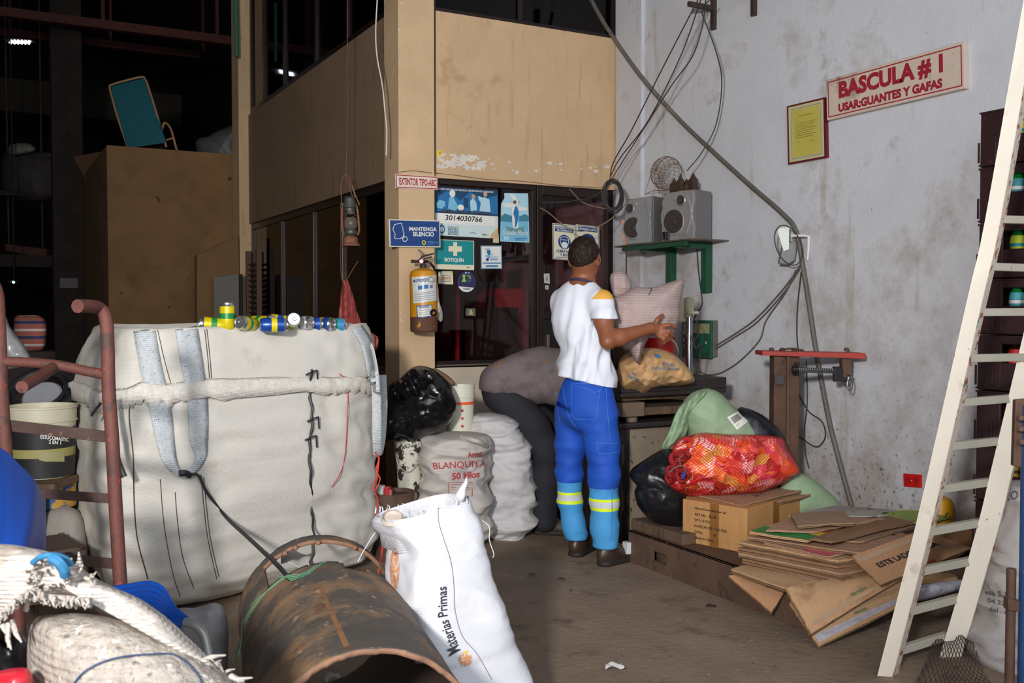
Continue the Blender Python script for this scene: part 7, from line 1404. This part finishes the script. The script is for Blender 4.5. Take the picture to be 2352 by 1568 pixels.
b = MB(); p = onY(158, 650, 13.185); b.box(p, (.2, .03, .12)); obj('grey_plate', b, mat('grey_plate', (90, 84, 84), .6), smooth=False, label='grey plate on the dark post at far left', cat='plate')
softbag('plastic_bundle', 'crumpled pale plastic bundle hanging in the dark at far left', 'bundle', [(20, 335), (45, 328), (72, 332), (80, 345), (60, 352), (25, 356)], 12.5, .2, mat('dusty_plastic', (120, 120, 112), .6), .03, 5, 3, n=50, nr=8)
softbag('hanging_tarp', 'dark hanging tarpaulin bundle at far left under the pale plastic', 'tarpaulin', [(10, 352), (70, 350), (128, 356), (134, 400), (130, 450), (60, 460), (10, 440)], 12.8, .4, mat('dark_tarp', (62, 56, 54), .8, var=.3), .05, 3, 5, n=60, nr=10)
b = MB(); b.hexa([W(168, 360, 12.0), W(250, 345, 12.0), W(250, 352, 12.0), W(196, 412, 12.0)], Fh*.06); obj('hanging_board', b, mat('rust_board', (96, 64, 44), .8), smooth=False, label='rusty triangular board jutting left of the loft wall', cat='board')
b = MB(); b.hexa([W(10, 560, 13), W(108, 572, 13), W(104, 592, 13), W(14, 575, 13)], Fh*.06); [b.tube([W(x_, y_, 13.03), Vector((W(x_, y_, 13.03).x, W(x_, y_, 13.03).y, 7.4))], .01, 6) for x_, y_ in ((20, 564), (98, 573))]; obj('sign_board', b, mat('dim_red_board', (90, 56, 44), .8), smooth=False, label='dim reddish board hanging in the dark at far left', cat='board')
b = MB(); b.tube([W(542, -6, 10.1), W(543, 60, 10.1), W(544, 130, 10.1)], .02, 8); obj('green_conduit', b, mat('green_pipe', (40, 110, 90), .6), label='short green conduit beside the far pillar top', cat='pipe')
# ================================================================ PEOPLE
import bmesh
def T3(v): return tuple(v)
def split_mats(o, cuts, pick, mats):
    """cut the mesh along planes (co, no), then give each face the material pick(centre) names"""
    me = o.data; bm = bmesh.new(); bm.from_mesh(me)
    for co, no in cuts: bmesh.ops.bisect_plane(bm, geom=bm.verts[:]+bm.edges[:]+bm.faces[:], plane_co=co, plane_no=no, dist=1e-5)
    me.materials.clear()
    for m in mats: me.materials.append(m)
    for f in bm.faces: f.material_index = pick(f.calc_center_median())
    bm.to_mesh(me); bm.free(); me.shade_smooth()
def relax(mb, n=2, f=.5):
    nb = [[] for _ in mb.v]
    V = np.array([tuple(p) for p in mb.v]); F = np.array(mb.f); E = np.concatenate([F[:, [0, 1]], F[:, [1, 2]], F[:, [2, 3]], F[:, [3, 0]]])
    for _ in range(n):
        S_ = np.zeros_like(V); C_ = np.zeros(len(V))
        np.add.at(S_, E[:, 0], V[E[:, 1]]); np.add.at(S_, E[:, 1], V[E[:, 0]]); np.add.at(C_, E[:, 0], 1); np.add.at(C_, E[:, 1], 1)
        V = V*(1-f)+S_/C_[:, None]*f
    mb.v = [Vector(p) for p in V]; return mb
M_skin = mat('brown_skin', (138, 82, 54), .5, var=.08, vs=14, bump=.08, bs=90); M_hair = mat('short_black_hair', (34, 25, 19), .55, var=.5, vs=60, spots=[((74, 52, 34), 60, .56, .1)], bump=.4, bs=160, spec=.2)
man = thing('person', 'man in white shirt with yellow shoulder band and blue work trousers carrying a sack', 'person')
J = lambda x, y, d: np.array(tuple(W(x, y, d)))
F_ = (Rt*.7+Fh*.71).normalized(); Rs = (Rt*.71-Fh*.7).normalized(); AX = (Rs, F_, Zu)
Hf = (Rt*.42+Fh*.9).normalized(); Hs = (Rt*.9-Fh*.42).normalized(); HX = (Hs, Hf, Zu)
def hand(s, wr, pc, fingers, thumb, rp=(.017, .022)):
    s.cap(wr, pc, .026, .028, .012)
    for f in fingers:
        s.cap(wr*.35+pc*.65, f[0], .016, .0125, .006); s.chain(f, [.0125, .0115, .0105, .009][:len(f)], .003)
    s.cap(wr*.6+pc*.4, thumb[0], .018, .014, .008); s.chain(thumb, [.0135, .012, .0095], .004)
s = SDF(.03)
hc = J(1343, 588, 5.2); hv = Vector(hc)
s.ell(hc, (.073, .094, .098), HX); s.ell(T3(hv-Hf*.022+Zu*.012), (.07, .075, .085), HX, .02)
s.ell(T3(hv+Hf*.04-Zu*.055), (.055, .055, .06), HX, .03); s.ell(T3(hv+Hf*.06-Zu*.095), (.032, .03, .024), HX, .02)      # cheeks, chin
s.cap(T3(hv+Hf*.093-Zu*.0), T3(hv+Hf*.112-Zu*.035), .009, .015, .012)                                                    # nose
s.cap(T3(hv+Hf*.088-Zu*.062-Hs*.018), T3(hv+Hf*.088-Zu*.062+Hs*.018), .009, .009, .008); s.cap(T3(hv+Hf*.087+Zu*.018-Hs*.03), T3(hv+Hf*.087+Zu*.018+Hs*.03), .01, .01, .012)
for sg in (-1, 1):
    s.ell(T3(hv+Hf*.083+Hs*.03*sg-Zu*.004), (.014, .012, .01), HX, .012, -1)
    e = hv+Hs*.076*sg-Hf*.004-Zu*.022; s.ell(T3(e), (.009, .02, .032), (Hs*1+Hf*.35*-sg*sg, Hf, Zu), .006); s.ell(T3(e+Hs*.007*sg+Hf*.004), (.006, .011, .018), HX, .004, -1)
s.cap(J(1342, 612, 5.215), J(1338, 668, 5.21), .056, .064, .03)
s.ell(J(1332, 725, 5.22), (.15, .1, .19), AX, .05); s.ell(J(1345, 830, 5.22), (.13, .095, .2), AX, .05); s.ell(J(1346, 910, 5.21), (.13, .1, .12), AX, .05)
s.cap(J(1337, 668, 5.21), J(1290, 692, 5.33), .055, .05, .04); s.cap(J(1337, 668, 5.21), J(1380, 693, 5.09), .055, .052, .04)
EL = J(1395, 783, 4.98); WR = J(1493, 753, 5.09)
s.cap(J(1381, 695, 5.08), J(1386, 735, 5.04), .053, .05, .03); s.cap(J(1386, 735, 5.04), EL, .05, .037, .02)
m1 = EL*.72+WR*.28; s.cap(EL, m1, .037, .042, .02); s.cap(m1, WR, .042, .027, .02); s.cap(J(1400, 793, 4.975), J(1397, 786, 4.97), .016, .024, .02)
PC = J(1515, 757, 5.115)
hand(s, WR, PC, [[J(1519, 749, 5.1), J(1536, 746, 5.1), J(1546, 749, 5.12), J(1553, 753, 5.14)], [J(1520, 757, 5.095), J(1536, 760, 5.08), J(1543, 768, 5.1), J(1542, 776, 5.12)],
     [J(1518, 765, 5.095), J(1531, 770, 5.08), J(1536, 779, 5.1), J(1530, 784, 5.12)], [J(1514, 771, 5.1), J(1524, 778, 5.085), J(1526, 786, 5.1), J(1520, 789, 5.12)]], [J(1503, 745, 5.1), J(1511, 733, 5.1), J(1521, 723, 5.12)])
# far arm
E2 = J(1335, 772, 5.62); W2 = J(1402, 762, 5.66); s.cap(J(1290, 695, 5.34), E2, .05, .042, .03); s.cap(E2, W2, .042, .028, .02); P2 = J(1415, 758, 5.62)
hand(s, W2, P2, [[J(1420, 748-0, 5.6), J(1432, 745, 5.58), J(1440, 746, 5.55)], [J(1422, 756, 5.6), J(1434, 754, 5.57), J(1441, 756, 5.53)], [J(1421, 763, 5.6), J(1433, 763, 5.57), J(1439, 765, 5.53)], [J(1418, 770, 5.6), J(1429, 771, 5.57), J(1434, 773, 5.54)]], [J(1409, 748, 5.6), J(1414, 738, 5.57), J(1422, 730, 5.54)])
mb = relax(s.mesh(.005), 1, .35); body = obj('body', mb, M_skin, man, angle=180)
# eyes
b = MB()
for sg in (-1, 1): b.lathe(hv+Hf*.068+Hs*.03*sg-Zu*.004, [(.0005, .012), (.007, .0105), (.011, .005), (.012, 0)], 14, Hf)
obj('eyes', b, flat('eye_white', (220, 216, 208), .2), man)
# hair
s = SDF(.02); s.ell(hc, (.073, .094, .098), HX); s.ell(T3(hv-Hf*.022+Zu*.012), (.07, .075, .085), HX, .02)
pl = lambda X, Y, Z: -((Z-(hc[2]-.036))-.8*((X-hc[0])*Hf.x+(Y-hc[1])*Hf.y+.05))
mb = relax(s.mesh(.005, .0045, pl, lambda p: Vector((noise.noise(p*130), noise.noise(p*130+Vector((5, 0, 0))), noise.noise(p*130+Vector((0, 5, 0)))))*.004), 1, .3)
obj('hair', mb, M_hair, man, angle=180)
# shirt
M_sh = mat('white_shirt', (224, 228, 238), .8, var=.02, bump=.06, bs=200); M_shy = mat('yellow_panel', (226, 170, 74), .8, var=.03); M_nv = mat('navy_collar', (52, 42, 74), .8)
s = SDF(.04)
s.ell(J(1331, 722, 5.22), (.166, .116, .19), AX); s.ell(J(1340, 800, 5.22), (.146, .114, .2), AX, .06); s.ell(J(1346, 862, 5.215), (.15, .122, .16), AX, .06); s.ell(J(1347, 905, 5.21), (.15, .125, .1), AX, .05)
s.cap(J(1338, 670, 5.21), J(1292, 690, 5.33), .06, .062, .04); s.cap(J(1338, 670, 5.21), J(1380, 694, 5.09), .06, .062, .04)
s.cap(J(1381, 696, 5.085), J(1387, 728, 5.045), .062, .064, .03); s.cap(J(1387, 726, 5.045), J(1388, 732, 5.04), .064, .064, .01); s.cap(J(1290, 695, 5.34), J(1303, 728, 5.43), .062, .062, .03)
zs = W(1386, 730, 5.04).z; hem0 = W(1283, 861, 5.22); hem1 = W(1410, 891, 5.2); nR = Vector((hem1-hem0)).normalized(); nh = nR.cross(Fh).normalized(); nh = nh if nh.z > 0 else -nh
arm_c = J(1386, 726, 5.05)
def cut(X, Y, Z):
    f = -((X-hem0.x)*nh.x+(Y-hem0.y)*nh.y+(Z-hem0.z)*nh.z)     # below the hem is outside
    return f
def sdisp(p):
    lat = (p-CAM).dot(Rt)*1; k = 1
    X, Y = pix(p)
    lo_ = max(0, min(1, (Y-700)/90))
    a = noise.noise(Vector((lat*26+Y*.010, p.dot(Fh)*10, p.z*2.2))); b_ = noise.noise(Vector((lat*13-p.z*5, p.dot(Fh)*6, p.z*4.5+3)))
    c_ = 1-abs(noise.noise(Vector((lat*9+p.z*7, 3, p.z*7-lat*9))))*2
    n_ = Vector((p.x, p.y, 0))-Vector((hc[0], hc[1], 0)); n_.normalize()
    return n_*(.013*a*(.5+lo_)+.016*b_*(.2+lo_)+.011*c_*(.1+lo_))
mb = s.mesh(.006, 0, cut, sdisp); mb = relax(mb, 2, .4)
# square off the sleeve ends
for i, p in enumerate(mb.v):
    if p.z < zs and (p-Vector(arm_c)).length < .13 and (p-Vector(arm_c)).dot(Rs) > -.06 and depth(p) < 5.13 and pix(p)[0] > 1358: mb.v[i].z = zs-(zs-p.z)*.15
sh = obj('shirt', mb, M_sh, man, angle=180)
y0_ = W(1380, 687, 5.05).z; sp_ = W(1372, 672, 5.05); sn = (Rt*.72-Zu*.69).normalized(); rear = 5.22
split_mats(sh, [((0, 0, y0_), (0, 0, 1)), (sp_, sn)], lambda c: 1 if (c.z > y0_ and (c-sp_).dot(sn) > 0 and depth(c) < 5.22) else 0, [M_sh, M_shy])
b = MB(); cc = W(1339, 648, 5.2); b.tube([cc-Zu*.006+Rs*.066*math.cos(a)+F_*.064*math.sin(a)-Zu*(.022*math.sin(a)) for a in [i*math.pi/18 for i in range(36)]], .005, 8, closed=True, flatk=1.5); obj('collar', b, M_nv, man)
# trousers
M_rb = mat('royal_blue_twill', (18, 76, 178), .75, var=.07, vs=9, bump=.1, bs=220); M_lb = mat('sky_blue_twill', (66, 148, 206), .75, var=.05, vs=9, bump=.1, bs=220); M_yw = mat('fluorescent_tape', (214, 236, 30), .5, var=.02); M_sv = mat('silver_tape', (196, 200, 204), .35, var=.05, vs=40)
s = SDF(.035); s.ell(J(1347, 905, 5.21), (.152, .12, .13), AX); s.ell(J(1347, 940, 5.2), (.162, .13, .12), AX, .05)
s.chain([J(1313, 945, 5.28), J(1311, 1020, 5.29), J(1307, 1090, 5.3), J(1309, 1150, 5.31), J(1318, 1200, 5.31), J(1325, 1236, 5.31)], [.092, .08, .064, .06, .06, .056], .03)
s.chain([J(1376, 950, 5.14), J(1382, 1020, 5.13), J(1389, 1095, 5.12), J(1389, 1150, 5.12), J(1388, 1210, 5.12), J(1390, 1255, 5.12)], [.096, .088, .073, .068, .069, .06], .03)
def tdisp(p):
    n_ = (p-Vector(J(pix(p)[0]*.5+.5*(1312 if pix(p)[0] < 1348 else 1386), pix(p)[1], 5.3 if pix(p)[0] < 1348 else 5.13))); n_.z = 0
    if n_.length < 1e-4: return Vector()
    n_.normalize(); w_ = .35+.9*math.exp(-((p.z-.45)/.16)**2)+.9*math.exp(-((p.z-.13)/.05)**2)+.5*math.exp(-((p.z-.74)/.1)**2); lat = (p-CAM).dot(Rt)
    return n_*w_*(.008*(1-2*abs(noise.noise(Vector((lat*6+p.z*5, p.dot(Fh)*5, p.z*12-lat*4)))))+.006*noise.noise(Vector((lat*13+p.z*6, p.dot(Fh)*12, p.z*8))))
zb_ = .09
mb = relax(s.mesh(.007, 0, lambda X, Y, Z: np.maximum(Z-(hem0.z+.01), .098-Z), tdisp), 2, .4)
tr = obj('trousers', mb, M_rb, man, angle=180); zz = [W(1350, y, 5.21).z for y in (1111, 1134, 1140, 1154, 1161)]
split_mats(tr, [((0, 0, z), (0, 0, 1)) for z in zz], lambda c: 0 if c.z > zz[0] else 1 if c.z > zz[1] else 2 if c.z > zz[2] else 3 if c.z > zz[3] else 2 if c.z > zz[4] else 1, [M_rb, M_lb, M_yw, M_sv])
bt = mb.bvh(); bvT = bt; M_stc = flat('pale_stitching', (70, 120, 200)); M_dk = flat('deep_seam', (12, 50, 130))
b = MB()
for pts in ([(1312, 884), (1313, 925), (1316, 958), (1345, 963), (1368, 962), (1372, 930), (1379, 893)], [(1312, 882), (1330, 889), (1350, 893), (1365, 901), (1379, 894), (1378, 885), (1340, 880), (1313, 880)], [(1392, 890), (1396, 950), (1402, 1015)], [(1371, 1016), (1395, 1018), (1421, 1017)], [(1373, 1040), (1398, 1041), (1421, 1037)], [(1371, 1016), (1373, 1040)], [(1292, 888), (1300, 930), (1308, 960), (1330, 990), (1345, 1010)], [(1277, 900), (1282, 950), (1287, 970)], [(1405, 1120), (1406, 1180), (1404, 1240)]):
    strap([(x, y, .7) for x, y in pts], M_stc, bvT, .0015, b, 5)
obj('stitching', b, None, man, angle=80)
# boots
M_bt2 = mat('brown_leather_boot', (58, 42, 34), .4, var=.2, vs=20, spots=[((96, 74, 58), 20, .64, .05)]); M_sole = mat('dark_sole', (34, 28, 26), .7, var=.15, spots=[((96, 82, 70), 40, .68, .03)])
def boot(par, heel, fd, L=.285, lab='boot', m=None):
    fd = Vector(fd).normalized(); sd2 = fd.cross(Zu); h = Vector((heel[0], heel[1], 0)); A = (sd2, fd, Zu); s = SDF(.025)
    s.ell(T3(h+fd*.05+Zu*.055), (.04, .06, .06), A); s.cap(T3(h+fd*.07+Zu*.05), T3(h+fd*(L-.06)+Zu*.045), .042, .042, .03); s.ell(T3(h+fd*(L-.065)+Zu*.045), (.048, .062, .045), A, .02)
    s.cap(T3(h+fd*.055+Zu*.07), T3(h+fd*.05+Zu*.15), .045, .048, .02); s.cap(T3(h+fd*.1+Zu*.09), T3(h+fd*.06+Zu*.13), .035, .035, .03)
    mb = s.mesh(.006, 0, lambda X, Y, Z: .022-Z); o = obj(lab, relax(mb, 1, .3), m or M_bt2, par, angle=180)
    s = SDF(.02); s.cap(T3(h+fd*.045+Zu*.015), T3(h+fd*(L-.06)+Zu*.015), .046, .052, .02); s.ell(T3(h+fd*(L-.062)+Zu*.015), (.052, .064, .05), A, .02)
    mb = s.mesh(.006, 0, lambda X, Y, Z: np.maximum(.002-Z, Z-.03)); so = obj('sole', mb, M_sole, o, angle=60)
    b = MB()
    for k in range(5): c = h+fd*(.115+.018*k)+Zu*(.112-.009*k); b.tube([c-sd2*.028, c+Zu*.006, c+sd2*.028], .0022, 5)
    b.tube([h-fd*.002+fd*.05-sd2*.046+Zu*.135, h+fd*.0+Zu*.14, h+fd*.05+sd2*.046+Zu*.135], .006, 6); obj('laces', b, flat('lace_grey', (120, 106, 92)), o); return o
b1 = onZ(1318, 1284, 0); boot(man, b1-Fh*-.03, (Rt*.42+Fh*.9)); b2 = onZ(1378, 1305, 0); boot(man, b2+Fh*.03, (Rt*.74+Fh*.67))
done(man)

# the sack he carries
M_ms = mat('mauve_weave', (184, 162, 158), .75, creases=(5, .35, 1), var=.06, vs=6, weave=260, wst=.9, bump=.25, bs=14)
r = thing('woven_sack', 'pinkish grey woven sack carried in the standing man\'s arms', 'sack')
b = MB(); pillow([(1404, 690), (1413, 682), (1432, 675), (1459, 660), (1494, 660), (1528, 651), (1555, 643), (1569, 642), (1571, 655), (1566, 682), (1562, 705), (1562, 728), (1554, 750), (1543, 770), (1520, 776), (1496, 772), (1482, 790), (1472, 815), (1465, 833), (1456, 826), (1448, 808), (1430, 798), (1414, 770), (1406, 730)], 5.32, .3, 170, 28, .016, 8, 14, ridgea=.7, mb=b, ctr=(1480, 725)); obj('body', b, M_ms, r, angle=80); bvM = b.bvh()
b = MB(); pillow([(1401, 641), (1406, 627), (1424, 621), (1440, 631), (1449, 652), (1447, 668), (1430, 680), (1418, 684), (1408, 676)], 5.35, .14, 70, 12, .008, 14, 5, mb=b, fold=lambda q, s_: .3*math.sin(q[0]*.5)); obj('gathered_neck', b, M_ms, r, angle=80)
b = MB(); b.tube([hitB(1488, 661, .004, bvM), hitB(1497, 662, .006, bvM), hitB(1495, 670, .006, bvM), hitB(1490, 677, .006, bvM)], .002, 6); obj('blue_thread', b, flat('thread_navy', (40, 44, 96)), r); done(r)

# ---------------------------------------------------------------- bent man
man2 = thing('person', 'man bent double in a soiled grey brown shirt and dark trousers behind the standing man', 'person')
M_gs2 = mat('soiled_grey_shirt', (112, 100, 102), .85, creases=(4, .3, 1.2), var=.08, vs=6, spots=[((138, 104, 78), 9, .60, .06), ((92, 76, 70), 5, .55, .12)], bump=.1, bs=120); M_dt = mat('dark_trousers', (32, 32, 40), .85, creases=(5, .3, 1.5), var=.15, vs=10, spots=[((80, 60, 44), 12, .68, .05)])
tf = (Rt*.97+Zu*.0+Fh*-.1).normalized(); tx = (Fh, tf, Zu)
s = SDF(.04); s.ell(J(1175, 885, 5.97), (.13, .12, .1), tx); s.ell(J(1230, 866, 5.95), (.14, .18, .12), tx, .06); s.ell(J(1290, 862, 5.93), (.17, .16, .14), tx, .06)
s.cap(J(1310, 850, 5.93), J(1345, 838, 5.93), .058, .055, .03); hc2 = Vector(J(1372, 838, 5.93)); hd = (Rt*.5-Zu*.85).normalized(); up2 = (Rt*.85+Zu*.5).normalized(); s.ell(T3(hc2), (.072, .09, .1), (Fh, hd, up2), .02); s.ell(T3(hc2+hd*.05-up2*.05), (.05, .05, .055), (Fh, hd, up2), .02); s.cap(T3(hc2+hd*.09), T3(hc2+hd*.105-up2*.03), .009, .014, .01)
for sg in (-1, 1): s.ell(T3(hc2+Fh*.074*sg-up2*.02), (.009, .02, .03), (Fh, hd, up2), .006)
for dd, ex_, wx, hx in ((5.78, (1318, 925), (1300, 990), (1298, 1010)), (6.1, (1325, 925), (1312, 985), (1312, 1005))):
    sh_ = J(1302, 865, 5.93+(dd-5.93)*.9); e_ = J(ex_[0], ex_[1], dd); w_ = J(wx[0], wx[1], dd); p_ = J(hx[0], hx[1], dd); s.cap(sh_, e_, .052, .042, .03); s.cap(e_, w_, .042, .028, .02)
    hand(s, w_, p_, [[J(hx[0]-9+6*k, hx[1]+10, dd), J(hx[0]-9+6*k, hx[1]+21+(k in (1, 2))*4, dd-.01), J(hx[0]-7+6*k, hx[1]+30+(k in (1, 2))*4, dd+.01)] for k in range(4)], [J(hx[0]+10, hx[1]+2, dd), J(hx[0]+16, hx[1]+11, dd), J(hx[0]+17, hx[1]+19, dd)])
obj('body', relax(s.mesh(.006), 1, .3), M_skin, man2, angle=180)
s = SDF(.02); s.ell(T3(hc2), (.072, .09, .1), (Fh, hd, up2)); obj('hair', s.mesh(.006, .008, lambda X, Y, Z: -((X-hc2.x)*(up2.x-hd.x)+(Y-hc2.y)*(up2.y-hd.y)+(Z-hc2.z)*(up2.z-hd.z)+.01)), M_hair, man2, angle=180)
s = SDF(.06); s.ell(J(1152, 880, 5.97), (.155, .135, .125), tx); s.ell(J(1195, 868, 5.96), (.165, .17, .15), tx); s.ell(J(1245, 862, 5.95), (.178, .2, .165), tx); s.ell(J(1300, 862, 5.93), (.18, .15, .165), tx); s.cap(J(1308, 858, 5.8), J(1314, 895, 5.79), .065, .066, .03); s.cap(J(1308, 858, 6.08), J(1318, 895, 6.1), .065, .066, .03)
def d2(p):
    lat = (p-CAM).dot(Rt); n_ = (p-W(pix(p)[0], 868, 5.95)).normalized()
    return n_*(.016*noise.noise(Vector((lat*6-p.z*9, p.dot(Fh)*5, p.z*5)))+.014*(1-2*abs(noise.noise(Vector((lat*11, 2, p.z*6+lat*5)))))*(1 if p.z < .93 else .3))
hm0 = W(1102, 889, 5.9); hm1 = W(1215, 930, 5.9); hn = (hm1-hm0).cross(Fh); hn = hn if hn.z > 0 else -hn; hn.normalize()
obj('shirt', relax(s.mesh(.008, 0, lambda X, Y, Z: np.where((X*Rt.x+Y*Rt.y) < (hm1-CAM).dot(Rt), -((X-hm0.x)*hn.x+(Y-hm0.y)*hn.y+(Z-hm0.z)*hn.z), -1), d2), 2, .4), M_gs2, man2, angle=180)
s = SDF(.05); s.ell(J(1152, 892, 5.97), (.15, .12, .12), tx); s.ell(J(1165, 915, 5.97), (.16, .12, .11), tx)
s.chain([J(1178, 925, 5.9), J(1222, 980, 5.86), J(1255, 1035, 5.84), J(1252, 1110, 5.84), J(1250, 1192, 5.84)], [.11, .1, .088, .083, .08], .04); s.chain([J(1185, 925, 6.06), J(1245, 980, 6.08), J(1285, 1030, 6.08), J(1288, 1110, 6.08), J(1288, 1180, 6.08)], [.11, .1, .088, .08, .076], .04)
def d3(p):
    X, Y = pix(p); n_ = (p-W(1200 if Y < 950 else 1255, Y, 5.95)); n_.z = 0; n_ = n_.normalized() if n_.length > 1e-4 else Vector()
    return n_*.012*noise.noise(Vector((p.x*6, p.y*6, p.z*11)))
obj('trousers', relax(s.mesh(.008, 0, None, d3), 2, .4), M_dt, man2, angle=180)
M_sho = mat('muddy_shoe', (62, 50, 42), .6, var=.25, vs=20, spots=[((104, 88, 72), 18, .6, .06)])
q_ = onZ(1224, 1229, 0); boot(man2, q_+Fh*.04, (Rt*.96+Fh*-.1), m=M_sho); q_ = W(1262, 1200, 6.08); boot(man2, Vector((q_.x, q_.y, 0)), (Rt*.9+Fh*.3), m=M_sho)
done(man2)
